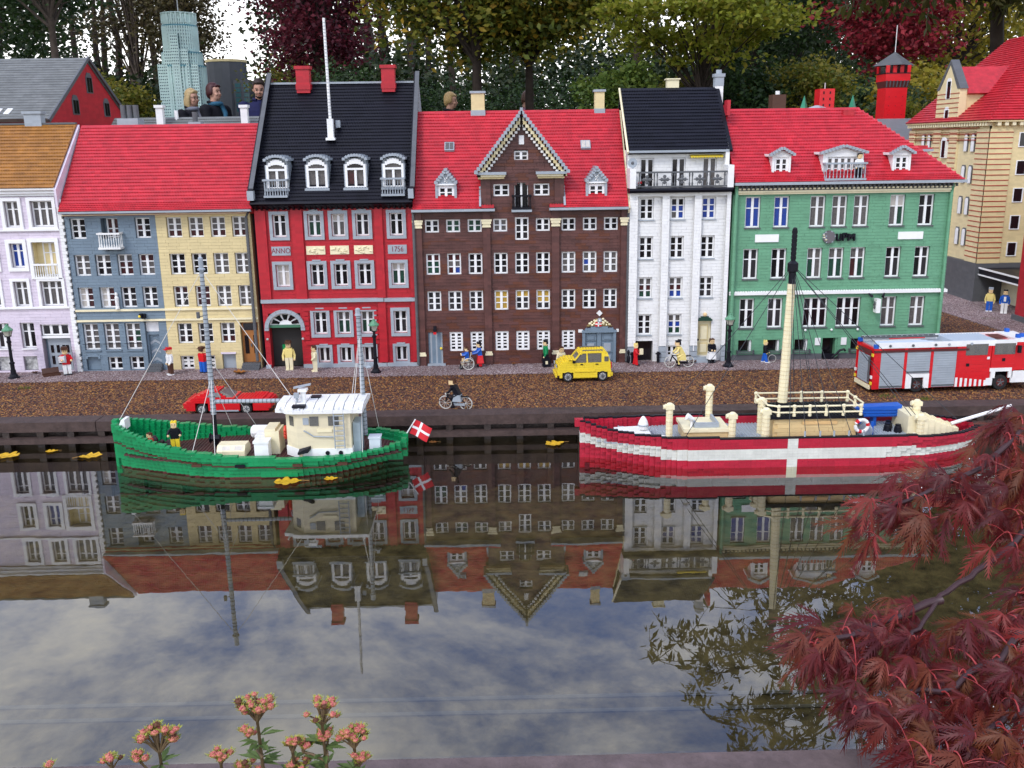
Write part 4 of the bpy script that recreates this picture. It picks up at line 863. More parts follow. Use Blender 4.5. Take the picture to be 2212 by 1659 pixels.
# ------------------------------------------------------------------ street lamps
COPG = plain('verdigris_lamp_roof', (.10, .26, .15), .5, noise=.2, scale=200)
LAMPG = plain('frosted_lamp_glass', (.42, .42, .34), .3)
def street_lamp(x, y, label, rz=0):
    t = thing('street_lamp', label, 'street lamp', (x, y, G), rz, 'black lamp posts along the street', local=True)
    part('base', MB().lathe(0, 0, [(.0165, 0), (.0165, .005), (.0125, .006), (.0105, .013), (.008, .014), (.0075, .026)], 12), BLACK, t)
    part('post', MB().lathe(0, 0, [(.0062, .026), (.0062, .044), (.0080, .045), (.0080, .049), (.0050, .051), (.0046, .108), (.0070, .110), (.0070, .115), (.0045, .117), (.004, .128)], 10), BLACK, t)
    m = MB().box(-.0075, .0075, -.0075, .0075, .128, .131)
    l = part('lantern', MB().quadbox([(-.006, -.006, .131), (.006, -.006, .131), (.006, .006, .131), (-.006, .006, .131), (-.0105, -.0105, .147), (.0105, -.0105, .147), (.0105, .0105, .147), (-.0105, .0105, .147)]), LAMPG, t)
    f = MB()
    for a, b in ((-1, -1), (1, -1), (1, 1), (-1, 1)): f.tube([(a*.0062, b*.0062, .131), (a*.0108, b*.0108, .147)], .0008, 5)
    part('lantern_frame', f, BLACK, l); part('collar', m, BLACK, t)
    part('lamp_roof', MB().lathe(0, 0, [(.0165, .147), (.0165, .150), (.0110, .154), (.0085, .158), (.0050, .161), (.0050, .164), (.0028, .166)], 8), COPG, t)
    return t
street_lamp(-1.476, -.074, 'black lamp post with green cap before the lilac house')
street_lamp(-.376, -.085, 'black lamp post with green cap before the red house', .3)
street_lamp(.699, -.085, 'black lamp post with green cap between white and green houses', .1)

# ------------------------------------------------------------------ brick-built figures
PAN = dict(black=BLACK, white=WHITE, red=SREDP, blue=BLUE, green=BGREEN, tan=SKIN, brown=lego('reddish_brown_plastic', (.075, .028, .014), .4), yellow=YEL, cream=CREAM, grey=LGREY, lyellow=lego('pale_yellow_plastic', (.78, .64, .22), .4))
def arm(t, s, mat, to, sw=.0105, sz=.055, r=.0034, hand=True):
    a = Vector((s*sw, 0, sz)); e = a.lerp(Vector(to), .5)+Vector((s*.003, .002, -.003))
    o = part('arm', MB().tube([a, e, to], [r*1.15, r, r*.85], 6), mat, t)
    if hand: part('hand', MB().ball(to, .0032, 7, 5), SKIN, o)
def figure(label, loc, rz=0, leg='blue', torso='red', hair='black', sleeve=None, H=.085, hat=None, brim=None, skirt=None, arms=((-.012, -.003, .030), (.012, -.003, .030)), shoe='black', sit=False, stride=0., lean=0., group='brick-built street figures', face=True, collar=None):
    t = thing('brick_figure', label, 'figure', loc, rz, group, local=True); k = H/.085; t.scale = (k, k, k)
    P = PAN; zb = 0.
    for s in (-1, 1):
        dy = s*stride
        if sit:
            part('leg', MB().box(s*.0055-.0045, s*.0055+.0045, -.018, .004, .018, .026).box(s*.0055-.004, s*.0055+.004, -.019, -.011, .004, .0178), P[leg], t)
            part('shoe', MB().box(s*.0055-.0045, s*.0055+.0045, -.025, -.011, 0, .0039), P[shoe], t)
        else:
            part('leg', MB().quadbox([(s*.0055-.0042, dy-.004, .004), (s*.0055+.0042, dy-.004, .004), (s*.0055+.0042, dy+.005, .004), (s*.0055-.0042, dy+.005, .004), (s*.0055-.005, -.006, .036), (s*.0055+.005, -.006, .036), (s*.0055+.005, .006, .036), (s*.0055-.005, .006, .036)]), P[leg], t)
            part('shoe', MB().box(s*.0055-.0046, s*.0055+.0046, dy-.010, dy+.0055, 0, .0039), P[shoe], t)
    z0 = .026 if sit else .0362; z1 = z0+.026
    if skirt: part('skirt', MB().quadbox([(-.013, -.011, .014), (.013, -.011, .014), (.013, .011, .014), (-.013, .011, .014), (-.0098, -.0078, z0+.002), (.0098, -.0078, z0+.002), (.0098, .0078, z0+.002), (-.0098, .0078, z0+.002)]), P[skirt], t)
    y0, y1 = 0, -lean
    tm = MB().quadbox([(-.0092, y0-.0065, z0), (.0092, y0-.0065, z0), (.0092, y0+.0065, z0), (-.0092, y0+.0065, z0), (-.0112, y1-.0072, z1-.006), (.0112, y1-.0072, z1-.006), (.0112, y1+.0072, z1-.006), (-.0112, y1+.0072, z1-.006)]).box(-.0100, .0100, y1-.0060, y1+.0060, z1-.0058, z1)
    part('torso', tm, P[torso], t)
    if collar: part('collar', MB().box(-.0035, .0035, y1-.0088, y1-.0073, z0+.006, z1-.004), P[collar], t)
    hd = part('head', MB().box(-.0035, .0035, y1-.003, y1+.004, z1+.0002, z1+.003).box(-.0062, .0062, y1-.0068, y1+.0058, z1+.003, z1+.0148).box(-.0014, .0014, y1-.0088, y1-.0069, z1+.0075, z1+.0105), SKIN, t)
    if face:
        for s in (-1, 1): part('eye', MB().box(s*.003-.0009, s*.003+.0009, y1-.0074, y1-.0069, z1+.0098, z1+.0116), BLACK, hd)
    hm = MB().box(-.0068, .0068, y1-.0062, y1+.0072, z1+.0125, z1+.0172).box(-.0068, .0068, y1+.0015, y1+.0074, z1+.006, z1+.0124)
    for a, b in ((-.0038, -.0028), (.0038, -.0028), (-.0038, .0042), (.0038, .0042)): hm.tube([(a, y1+b, z1+.0172), (a, y1+b, z1+.0188)], .0024, 6)
    part('hair', hm, P[hair], hd)
    if hat:
        part('hat', MB().box(-.0074, .0074, y1-.0070, y1+.0078, z1+.0140, z1+.0205), P[hat], hd)
        if brim: part('hat_brim', MB().box(-.0085 if brim > 1 else -.0074, .0085 if brim > 1 else .0074, y1-.0135, y1+(.012 if brim > 1 else -.0071), z1+.0138, z1+.0156), P[hat], hd)
    for s, to in zip((-1, 1), arms):
        arm(t, s, P[sleeve or torso], to, sz=z1-.004)
    return t
FY = math.pi
m1 = figure('seated figure in red playing an accordion by the lilac house door', (-1.335, -.028, G), .5, 'white', 'red', 'brown', sit=True, H=.10, hat='brown', brim=2, arms=((-.010, -.018, .040), (.012, -.018, .038)))
ac = thing('accordion', 'white accordion held by the seated figure in red', 'accordion', (-1.339, -.046, G+.040), .5, local=True); part('bellows', MB().box(-.010, .008, -.004, .006, 0, .018), WHITE, ac)
for s in (-.0125, .0105): part('end_block', MB().box(s-.0022, s+.0022, -.006, .007, -.001, .020), LGREY, ac)
ca = thing('instrument_case', 'open brown instrument case lying before the seated musician', 'case', (-1.372, -.052, G), .6, local=True); part('tray', MB().box(-.024, .024, -.012, .012, 0, .004).box(-.024, .024, -.012, -.010, .004, .008).box(-.024, .024, .010, .012, .004, .008), PAN['brown'], ca); part('lid', MB().quadbox([(-.024, .0122, .004), (.024, .0122, .004), (.024, .0145, .004), (-.024, .0145, .004), (-.024, .018, .022), (.024, .018, .022), (.024, .0205, .022), (-.024, .0205, .022)]), PAN['brown'], ca)
figure('figure in white shirt, brown trousers and red cap before grey steps', (-1.003, -.067, G), -.9, 'brown', 'white', 'tan', H=.089, hat='red', brim=1, shoe='white', arms=((-.013, -.006, .032), (.013, -.008, .034)))
figure('figure in red shirt and blue trousers facing the tan wall', (-.91, -.046, G), 2.7, 'blue', 'red', 'brown', H=.085, hat='brown', brim=2, arms=((-.016, -.008, .062), (.014, -.006, .058)))
figure('figure in yellow top with green backpack walking out of the red archway', (-.650, -.026, G), .1, 'cream', 'lyellow', 'brown', H=.095, hat='brown', brim=2, shoe='cream', skirt=None, arms=((-.015, -.004, .030), (.015, -.006, .030)))
bp_ = thing('backpack', 'green backpack on the figure in yellow by the archway', 'backpack', (-.661, -.016, G+.052), .1, local=True); part('bag', MB().box(-.008, .006, -.004, .008, 0, .022), BGREEN, bp_); part('flap', MB().box(-.0085, .0065, -.0045, .0085, .0222, .026), BGREEN, bp_)
figure('figure all in cream standing before the red house wall', (-.566, -.055, G), -1.2, 'cream', 'cream', 'brown', H=.086, shoe='cream', arms=((-.012, -.006, .034), (.012, -.010, .040)))
figure('figure in blue top and long red skirt pushing a wheelchair', (-.060, -.030, G), -1.45, 'red', 'blue', 'black', H=.084, skirt='red', lean=.003, arms=((-.008, -.026, .044), (.008, -.026, .044)))
figure('seated figure in blue riding in the grey wheelchair', (-.100, -.052, G+.010), -1.45, 'tan', 'blue', 'brown', sit=True, H=.072, arms=((-.010, -.020, .042), (.010, -.020, .042)))
def spoked(t, x, y, z, r, mat, n=8, rim=.0016):
    w = part('wheel', MB().tube([(x+r*math.cos(2*math.pi*i/20), y, z+r*math.sin(2*math.pi*i/20)) for i in range(21)], rim, 6), mat, t)
    m = MB()
    for i in range(n): m.tube([(x, y, z), (x+r*math.cos(2*math.pi*i/n), y, z+r*math.sin(2*math.pi*i/n))], .00045, 4)
    m.tube([(x, y-.002, z), (x, y+.002, z)], .0022, 8); part('spokes', m, mat, w); return w
wc = thing('wheelchair', 'grey wheelchair with big spoked wheels on the gritty pavement', 'wheelchair', (-.100, -.055, G), .08, local=True)
PALE = plain('pale_grey_plastic', (.48, .47, .42), .4)
for y in (-.014, .014): spoked(wc, .004, y, .0185, .0172, PALE)
part('frame', MB().tube([(-.016, -.010, .003), (-.018, -.010, .022), (.008, -.010, .026), (.012, -.010, .050)], .0013, 6).tube([(-.016, .010, .003), (-.018, .010, .022), (.008, .010, .026), (.012, .010, .050)], .0013, 6), PALE, wc)
part('seat', MB().box(-.016, .010, -.010, .010, .0225, .025), BLACK, wc); part('backrest', MB().box(.009, .0115, -.010, .010, .0252, .046), BLACK, wc)
for y in (-.010, .010): part('caster', MB().tube([(-.017, y-.0012, .004), (-.017, y+.0012, .004)], .004, 10), RUBBER, wc)
part('footrest', MB().box(-.024, -.017, -.009, .009, .005, .007), DGREY, wc)
t = figure('figure in green coat and long black skirt before brown house windows', (.143, -.035, G), -1.5, 'black', 'green', 'black', H=.088, skirt='black', arms=((-.013, -.004, .032), (.013, -.006, .030)))
b_ = thing('handbag', 'black bag with white label carried by the green-coated figure', 'bag', (.146, -.052, G+.003), 0, local=True); part('body', MB().box(-.013, .012, -.004, .004, 0, .024), BLACK, b_); part('label', MB().box(-.004, .003, -.0049, -.0041, .008, .018), CREAM, b_); part('strap', MB().tube([(-.009, 0, .024), (-.004, 0, .032), (.003, 0, .032), (.008, 0, .024)], .0009, 5), BLACK, b_)
figure('brown-haired figure standing behind the bonnet of the yellow car', (.187, -.105, G), .3, 'blue', 'cream', 'brown', H=.080)
figure('blond figure in red suit carrying a cello case by white house', (.421, -.047, G), 1.3, 'red', 'red', 'lyellow', H=.074, stride=.006, arms=((-.010, -.014, .044), (.012, -.020, .046)))
cc = thing('cello_case', 'black case carried behind the figure in red', 'case', (.399, -.044, G+.006), 0, local=True); part('body', MB().ball((0, 0, .014), (.006, .004, .014), 8, 6).ball((0, 0, .034), (.004, .003, .010), 8, 6), BLACK, cc)
pb = thing('shopping_bag', 'cream paper bag held out by the figure in red', 'bag', (.437, -.052, G+.036), .2, local=True); part('body', MB().box(-.0055, .0055, -.003, .003, 0, .018), CREAM, pb)
figure('figure with black top and white apron at the white house door', (.659, -.030, G), .2, 'black', 'black', 'brown', H=.082, skirt='white', arms=((-.004, -.012, .044), (.006, -.012, .042)))
figure('blond figure in blue trousers walking a hoop past the green house', (.824, -.037, G), 1.3, 'blue', 'black', 'lyellow', H=.075, shoe='white', stride=.007, arms=((-.012, -.006, .036), (.012, -.014, .034)))
hp = thing('hoop', 'thin pale hoop beside the figure in blue trousers', 'hoop', (.846, -.040, G), 0, local=True); part('ring', MB().tube([(.012*math.cos(2*math.pi*i/20), 0, .013+.012*math.sin(2*math.pi*i/20)) for i in range(21)], .0009, 5), PALE, hp)
figure('figure in yellow shirt and blue jeans by the warehouse wall', (1.939, .778, G), -.5, 'blue', 'lyellow', 'tan', H=.098, shoe='white', hat='grey')
figure('figure in blue jacket and white trousers by the warehouse wall', (1.972, .729, G), -.5, 'white', 'blue', 'black', H=.098, shoe='white', collar='white')
figure('tan-headed figure half hidden behind the red fire engine', (1.43, -.165, G), .2, 'grey', 'white', 'tan', H=.083)
figure('dark-haired figure in white at the green house roof balcony', (1.082, -.017, .609), .05, 'black', 'white', 'black', H=.078, group=None, arms=((-.012, -.006, .034), (.012, -.006, .034)))

# ------------------------------------------------------------------ bicycles and riders
def bicycle(label, loc, rz, frame, chain):
    t = thing('bicycle', label, 'bicycle', loc, rz, local=True)     # front wheel towards -x
    for x in (-.028, .028): spoked(t, x, 0, .0182, .0168, PALE, 10, .0015)
    part('frame', MB().tube([(-.028, 0, .018), (-.021, 0, .040)], .0022, 6).tube([(-.022, 0, .036), (-.002, 0, .014)], .0022, 6).tube([(-.002, 0, .014), (.010, 0, .036)], .002, 6).tube([(.028, 0, .018), (.009, 0, .033)], .0015, 6).tube([(-.021, 0, .038), (.009, 0, .034)], .0018, 6), frame, t)
    part('handlebar', MB().tube([(-.012, -.012, .046), (-.021, -.008, .045), (-.022, 0, .044), (-.021, .008, .045), (-.012, .012, .046)], .0013, 6), PALE, t)
    part('chain_guard', MB().box(-.006, .026, -.0048, -.0026, .0125, .0195), chain, t); part('saddle', MB().box(.006, .017, -.004, .004, .0365, .0395), BLACK, t)
    part('carrier', MB().box(.014, .036, -.004, .004, .0362, .0376), frame, t)
    part('lamp', MB().ball((-.026, 0, .041), .0032, 8, 6), PALE, t)
    return t
def rider(label, loc, rz, leg, coat, hair, hatc=None, coatlow=None):
    t = thing('brick_figure', label, 'figure', loc, rz, 'brick-built street figures', local=True); P = PAN
    part('torso', MB().quadbox([(.002, -.0095, .042), (.017, -.0095, .042), (.017, .0095, .042), (.002, .0095, .042), (-.010, -.0105, .066), (.004, -.0105, .066), (.004, .0105, .066), (-.010, .0105, .066)]), P[coat], t)
    for s in (-1, 1):
        part('leg', MB().tube([(.010, s*.006, .043), (-.006, s*.007, .034 if s < 0 else .038), (-.002, s*.007, .012 if s < 0 else .018)], [.0048, .004, .003], 6), P[leg], t)
        part('shoe', MB().box(-.009, .002, s*.007-.003, s*.007+.003, .007 if s < 0 else .013, .011 if s < 0 else .017), BLACK, t)
        part('arm', MB().tube([(-.004, s*.011, .063), (-.010, s*.013, .052), (-.018, s*.011, .047)], [.0037, .0032, .0026], 6), P[coat], t)
    if coatlow: part('coat_tail', MB().quadbox([(-.004, -.010, .024), (.020, -.010, .024), (.020, .010, .024), (-.004, .010, .024), (.001, -.0098, .042), (.017, -.0098, .042), (.017, .0098, .042), (.001, .0098, .042)]), P[coatlow], t)
    hd = part('head', MB().box(-.0135, -.0005, -.0062, .0062, .0685, .0805).box(-.0155, -.0136, -.0014, .0014, .0725, .0755), SKIN, t)
    part('hair', MB().box(-.0125, .0025, -.0068, .0068, .0795, .0845).box(-.002, .0028, -.0068, .0068, .0715, .0794).box(-.006, .0045, -.005, .005, .0845, .0875), P[hair], hd)
    return t
bicycle('bicycle with pale wheels ridden along the quay kerb', (-.116, -.512, G), -.28, BLACK, LGREY)
rider('figure in black jacket and grey skirt riding along the quay kerb', (-.118, -.513, G), -.28, 'black', 'black', 'brown', coatlow='grey')
bicycle('black bicycle ridden past the white house', (.549, -.083, G), .03, BLACK, BLACK)
rider('figure in pale yellow coat cycling past the white house', (.549, -.083, G), .03, 'lyellow', 'lyellow', 'black', coatlow='lyellow')

# ------------------------------------------------------------------ vehicles
def wheel(t, x, y, z, r, w, hub, hr=.62, spokes=5, sgn=-1):
    ty = part('wheel', MB().tube([(x, y-w/2, z), (x, y-w/2+.001, z), (x, y+w/2, z)], [r*.94, r, r], 18), RUBBER, t)
    part('rim', MB().tube([(x, y+sgn*(w/2-.0005), z), (x, y+sgn*(w/2+.0008), z)], r*hr, 16), hub, ty)
    m = MB().tube([(x, y+sgn*w/2, z), (x, y+sgn*(w/2+.0022), z)], r*.16, 8)
    for k in range(spokes): a = 2*math.pi*k/spokes+.3; m.tube([(x+r*.16*math.cos(a), y+sgn*(w/2+.0012), z+r*.16*math.sin(a)), (x+r*hr*.9*math.cos(a), y+sgn*(w/2+.0010), z+r*hr*.9*math.sin(a))], r*.075, 4)
    part('hub', m, DGREY if hub is not DGREY else STEEL, ty)
def slab_body(t, name, prof, y0, y1, mat, limit=300):
    """stepped brick body: each (x0,x1,z0,z1) layer is a row of bricks across the car"""
    its = []
    for x0, x1, z0, z1 in prof:
        n = max(1, int(round((x1-x0)/.016))); w = (x1-x0)/n
        for i in range(n): its.append((x0+i*w+.0001, x0+(i+1)*w-.0001, y0+random.uniform(0, .0002), y1-random.uniform(0, .0002), z0+.0001, z1-.0001, mat))
    pieces(name, its, t, limit)
# yellow people carrier; nose towards -x
yc = thing('toy_car', 'boxy yellow brick-built hatchback parked on the brown gravel', 'car', (.245, -.200, G), .06, local=True)
P_ = [(-.074, .075, .0115, .0195), (-.080, .076, .0195, .027), (-.081, .076, .027, .0345), (-.080, .075, .0345, .042), (-.079, .075, .042, .0485), (-.074, .074, .0485, .055), (-.066, -.030, .055, .060)]
its = []
bd = part('body', MB().box(-.046, .040, -.033, .033, .009, .0114), YEL, yc)
cuts = [(-.066, -.034), (.036, .066)]
for x0, x1, z0, z1 in P_:
    segs = [(x0, x1)]
    if z0 < .027:
        segs = [(x0, cuts[0][0]), (cuts[0][1], cuts[1][0]), (cuts[1][1], x1)]
    for a, b in segs:
        if b-a < .002: continue
        n = max(1, int(round((b-a)/.024))); w = (b-a)/n
        for i in range(n): its.append((a+i*w+.00015, a+(i+1)*w-.00015, -.036, .036, z0+.00015, z1-.00015, YEL))
pieces('brick', its, bd)
part('inner_block', MB().box(-.072, .072, -.020, .020, .012, .027), BLACK, yc)
for k in range(5): part('bonnet_step', MB().box(-.066+k*.009, -.030, -.034, .034, .060+k*.0001, .0601+k*.0001+.0032*(k > 0)).studs(-.066+k*.008, -.058+k*.008, -.032, .032, .0600+.0001*k+.0032*(k > 0)), YEL, bd)
for a, b in ((-.038, -.034), (.004, .009), (.048, .060)):
    for s in (-1, 1): part('pillar', MB().quadbox([(a, s*.033-.003, .055), (b, s*.033-.003, .055), (b, s*.033+.003, .055), (a, s*.033+.003, .055), (a+(.022 if a < -.03 else 0), s*.031-.003, .082), (b+(.022 if a < -.03 else -.002), s*.031-.003, .082), (b+(.022 if a < -.03 else -.002), s*.031+.003, .082), (a+(.022 if a < -.03 else 0), s*.031+.003, .082)]), YEL, yc)
part('cabin_glass', MB().quadbox([(-.036, -.0335, .0552), (.066, -.0335, .0552), (.066, .0335, .0552), (-.036, .0335, .0552), (-.012, -.0315, .082), (.060, -.0315, .082), (.060, .0315, .082), (-.012, .0315, .082)]), SMOKE, yc)
part('tail', MB().quadbox([(.060, -.0355, .0552), (.074, -.0355, .0552), (.074, .0355, .0552), (.060, .0355, .0552), (.056, -.0325, .082), (.066, -.0325, .082), (.066, .0325, .082), (.056, .0325, .082)]), YEL, yc)
block('rear_side_window', SMOKE, yc, .056, .068, -.0366, -.0340, .058, .072)
rf_ = part('car_roof', MB().box(-.014, .062, -.0335, .0335, .0822, .0868).box(-.018, -.008, -.033, .033, .079, .0821).studs(-.014, .058, -.032, .032, .0868), YEL, yc)
for s in (-1, 1): part('roof_rail', MB().box(-.006, .052, s*.026-.002, s*.026+.002, .0888, .0908).box(-.006, -.003, s*.026-.002, s*.026+.002, .0868, .0888).box(.049, .052, s*.026-.002, s*.026+.002, .0868, .0888), DGREY, rf_)
for s in (-1, 1):
    part('wing_mirror', MB().box(-.037, -.030, s*.040-.004, s*.040+.004, .056, .063), BLACK, yc)
    for x in (-.010, .034): part('door_handle', MB().box(x-.004, x+.004, s*.0372-.0008, s*.0372+.0008, .0495, .0520), BLACK, yc)
    part('side_trim', MB().box(-.030, .030, s*.0372-.001, s*.0372+.001, .0285, .033), YEL, yc)
    part('headlight', MB().box(-.0835, -.0811, s*.024-.006, s*.024+.006, .042, .050), LGREY, yc); part('tail_light', MB().box(.0751, .078, s*.029-.004, s*.029+.004, .036, .054), SREDP, yc)
    for x in (-.050, .051): wheel(yc, x, s*.033, .0148, .0148, .009, STEEL, .66, 9, s)
part('bumper', MB().box(-.086, -.081, -.034, .034, .014, .024), YEL, yc); part('rear_bumper', MB().box(.0765, .081, -.034, .034, .014, .024), YEL, yc)

# red sports car; nose towards +x
rc = thing('toy_car', 'low red brick-built sports coupe beside the quay kerb', 'car', (-.708, -.482, G), -.02, local=True)
its = []; rows = [(-.106, .108, .0095, .0165), (-.112, .114, .0165, .0235), (-.113, .115, .0235, .0300), (-.104, .112, .0300, .0345), (-.094, .106, .0345, .0390), (-.088, .020, .0390, .0435), (.058, .094, .0390, .0420), (-.078, -.004, .0435, .0480), (-.070, -.012, .0480, .0525), (-.060, -.018, .0525, .0565), (-.050, -.022, .0565, .0600)]
cuts = [(-.082, -.048), (.034, .068)]
rb = part('body', MB().box(-.046, .032, -.034, .034, .0065, .0094), LGREY, rc)
for k, (x0, x1, z0, z1) in enumerate(rows):
    segs = [(x0, x1)] if z0 > .027 else [(x0, cuts[0][0]), (cuts[0][1], cuts[1][0]), (cuts[1][1], x1)]
    hw = .037 if z0 < .034 else .034 if z0 < .043 else .029-(z0-.043)*.25
    for a, b in segs:
        n = max(1, int(round((b-a)/.016))); w = (b-a)/n
        for i in range(n):
            for s in range(4): its.append((a+i*w+.0001, a+(i+1)*w-.0001, -hw+s*hw/2+.0001, -hw+(s+1)*hw/2-.0001, z0+.0001, z1-.0001+random.uniform(-.0003, .0002), SREDP))
pieces('brick', its, rb, 300)
m = MB()
for a, b, hw, z in ((.024, .056, .032, .0390), (.058, .094, .032, .0420), (-.104, -.088, .032, .0390), (-.05, -.022, .024, .0600), (-.088, -.078, .032, .0435)): m.studs(a, b, -hw, hw, z)
part('studs', m, SREDP, rb)
part('windscreen', MB().quadbox([(-.012, -.026, .0435), (.022, -.028, .0392), (.022, .028, .0392), (-.012, .026, .0435), (-.020, -.023, .058), (-.014, -.023, .058), (-.014, .023, .058), (-.020, .023, .058)]), SMOKE, rc)
for s in (-1, 1):
    part('side_window', MB().quadbox([(-.052, s*.0300-.0008, .0445), (-.014, s*.0300-.0008, .0445), (-.014, s*.0300+.0008, .0445), (-.052, s*.0300+.0008, .0445), (-.044, s*.0265-.0008, .056), (-.022, s*.0265-.0008, .056), (-.022, s*.0265+.0008, .056), (-.044, s*.0265+.0008, .056)]), SMOKE, rc)
    for x in (-.065, .051): wheel(rc, x, s*.033, .0142, .0142, .010, STEEL, .62, 6, s)
    part('sill', MB().box(-.044, .030, s*.036-.001, s*.036+.001, .0075, .0115), LGREY, rc)

# fire engine; tail towards -x
fe = thing('fire_engine', 'long red brick-built fire engine with grey shutters and white roof edge', 'fire engine', (1.007, -.428, G), R(3.0), local=True)
W_ = .112; L_ = .46; z0 = .012
sp_items = []
def side(x0, x1, z0, z1, m, d=0.): sp_items.append((x0, x1, -.0005-d, .004, z0, z1, m))
bd = part('body', MB().box(.004, .108, .004, W_-.004, z0, .122).box(.142, .330, .004, W_-.004, z0, .122).box(.108, .142, .03, W_-.03, z0, .122).box(.108, .142, .004, W_-.004, .042, .122).box(.330, L_-.03, .03, W_-.03, z0, .122).box(.330, L_-.03, .004, W_-.004, .054, .122).box(L_-.03, L_, .004, W_-.004, z0+.01, .100), SREDP, fe)
for x0, x1 in ((0, .019), (.084, .092), (.157, .165), (.230, .262), (.262, .326), (.328, .394)):
    n = 11
    for k in range(n):
        a = z0+(.124-z0)*k/n; b = z0+(.124-z0)*(k+1)/n
        if x0 > .327 and b < .062: continue
        sp_items.append((x0+.0001, x1-.0001, 0, .0039, a+.0001, b-.0001, SREDP))
pieces('brick', sp_items, bd)
part('far_side', MB().box(0, L_-.02, W_-.0039, W_, z0, .124), SREDP, fe)
for x0, x1, a in ((.019, .084, .014), (.092, .157, .053), (.165, .230, .014)):
    sh = part('shutter', MB().box(x0, x1, .0015, .0038, a, .113), LGREY, fe); k = a
    while k < .112: block('shutter_slat', LGREY, sh, x0+.0003, x1-.0003, .0002, .0014, k+.0002, k+.0062); k += .0066
    block('shutter_handle', DGREY, sh, x0+.001, x1-.001, -.0012, .0001, a+.003, a+.006)
part('side_rail', MB().box(0, .262, -.002, .0035, .1135, .119), DRED, fe)
ra = part('rear_arch', MB().box(.092, .108, -.0012, .0037, .012, .052).box(.142, .157, -.0012, .0037, .012, .052).box(.108, .142, -.0012, .0037, .042, .052), WHITE, fe)
part('wheel_well', MB().box(.1082, .1418, .0275, .0298, .010, .0418), BLACK, fe)
fa = part('front_arch', MB().box(.318, .336, -.0012, .0037, .014, .034).box(.326, .388, -.0014, .0037, .052, .062).box(.330, .342, -.0012, .0037, .034, .052).box(.380, .392, -.0012, .0037, .034, .052).box(.388, .440, -.0012, .0037, .020, .052), WHITE, fe)
part('wheel_well', MB().box(.3302, .392, .0275, .0298, .010, .0535), BLACK, fe)
for k in range(7): part('warning_stripe', MB().box(.231+k*.0135, .2375+k*.0135, -.0013, -.0006, .013, .0385-k*.0016), WHITE, fe)
for a, b in ((.254, .315), (.334, .392)):
    wn_ = part('side_window', MB().box(a, b, -.0012, -.0002, .0995, .130), SMOKE, fe)
    for xx in (a+.004, (a+b)/2-.004, (a+b)/2+.004, b-.004):
        m = MB(); [m.tube([(xx, -.0012, .104+.0066*j), (xx, -.0020, .104+.0066*j)], .0015, 6) for j in range(4)]; part('window_studs', m, DGREY, wn_)
part('cab_top', MB().box(.252, L_-.03, .0005, W_-.0005, .122, .132), SREDP, fe)
for s, x, z in ((0, .262, .073), (0, .362, .085)): block('door_handle', BLACK, fe, x-.004, x+.004, -.002, -.0002, z-.004, z+.004)
block('door_badge', WHITE, fe, .315, .322, -.0016, -.0004, .087, .094)
part('mirror', MB().box(.396, .404, -.010, -.003, .104, .124), BLACK, fe)
for x in (.125, .361):
    for y, s in ((.010, -1), (W_-.010, 1)): wheel(fe, x, y, .0205, .0205, .016, DRED if x > .2 else plain('dull_red_hub', (.06, .012, .01), .5), .55, 5, s)
for s in (0, W_-.008): part('roof_edge', MB().box(.012, .395, s, s+.008, .1242 if s == 0 else .1242, .1385), WHITE, fe)
part('roof_edge', MB().box(.395, L_-.01, 0, W_, .1322, .1400), WHITE, fe)
for x in (.042, .105, .168, .205, .268): part('side_lamp', MB().tube([(x, -.002, .131), (x, .0005, .131)], .0036, 10), DGREY if x < .2 else LGREY, fe)
part('roof_deck', MB().box(.012, .395, .008, W_-.008, .1205, .1255), LGREY, fe)
part('equipment_platform', MB().box(.225, .345, .008, W_-.008, .1256, .1370).studs(.226, .344, .010, .104, .1370), plain('pale_blue_grey_plate', (.42, .48, .54), .4), fe)
part('roof_hatch', MB().box(.350, .385, .03, .08, .1385, .1398), DRED, fe)
ld = part('ladder', MB().box(.004, .215, .078, .082, .136, .1405).box(.004, .215, .096, .100, .136, .1405), DGREY, fe)
for k in range(14): part('rung', MB().tube([(.012+k*.0152, .082, .138), (.012+k*.0152, .096, .138)], .0014, 6), LGREY, ld)
for k, (y, m_) in enumerate(((.022, 'pale_blue_grey_plate'), (.034, 'pale_blue_grey_plate'), (.046, 'pale_blue_grey_plate'), (.060, 'pale_grey_plastic'))): part('hose_tube', MB().tube([(.012+k*.004, y, .1305), (.19-k*.012, y, .1305)], .005, 8), MATS[m_], fe)
part('pike_pole', MB().tube([(.07, .068, .1365), (.17, .066, .1375)], .0014, 6), SREDP, fe)
for x, y in ((.006, .006), (.006, W_-.006), (.408, .02), (.425, .03), (.425, W_-.01)): part('blue_beacon', MB().box(x-.005, x+.005, y-.005, y+.005, .1242 if x < .1 else .1402, .1345 if x < .1 else .1500), BLUE, fe)
# tail end
tl = part('tail_shutter', MB().box(-.0025, -.0002, .022, .090, .024, .100), LGREY, fe)
for k in range(10): block('shutter_slat', LGREY, tl, -.0036, -.0026, .023, .089, .026+k*.0074, .0325+k*.0074)
part('tail_window', MB().box(-.002, -.0002, .016, .096, .104, .116), DRED, fe); part('tail_bumper', MB().box(-.005, -.0002, .010, .102, .010, .021), CREAM, fe)
part('tail_ladder', MB().tube([(-.005, .014, .03), (-.005, .014, .10)], .0014, 6).tube([(-.005, .020, .03), (-.005, .020, .10)], .0014, 6), DGREY, fe)
for y in (.006, W_-.006):
    for z, m_ in ((.106, YEL), (.045, WHITE), (.028, YEL)): part('tail_lamp', MB().box(-.0035, -.0002, y-.004, y+.004, z-.004, z+.004), m_, fe)

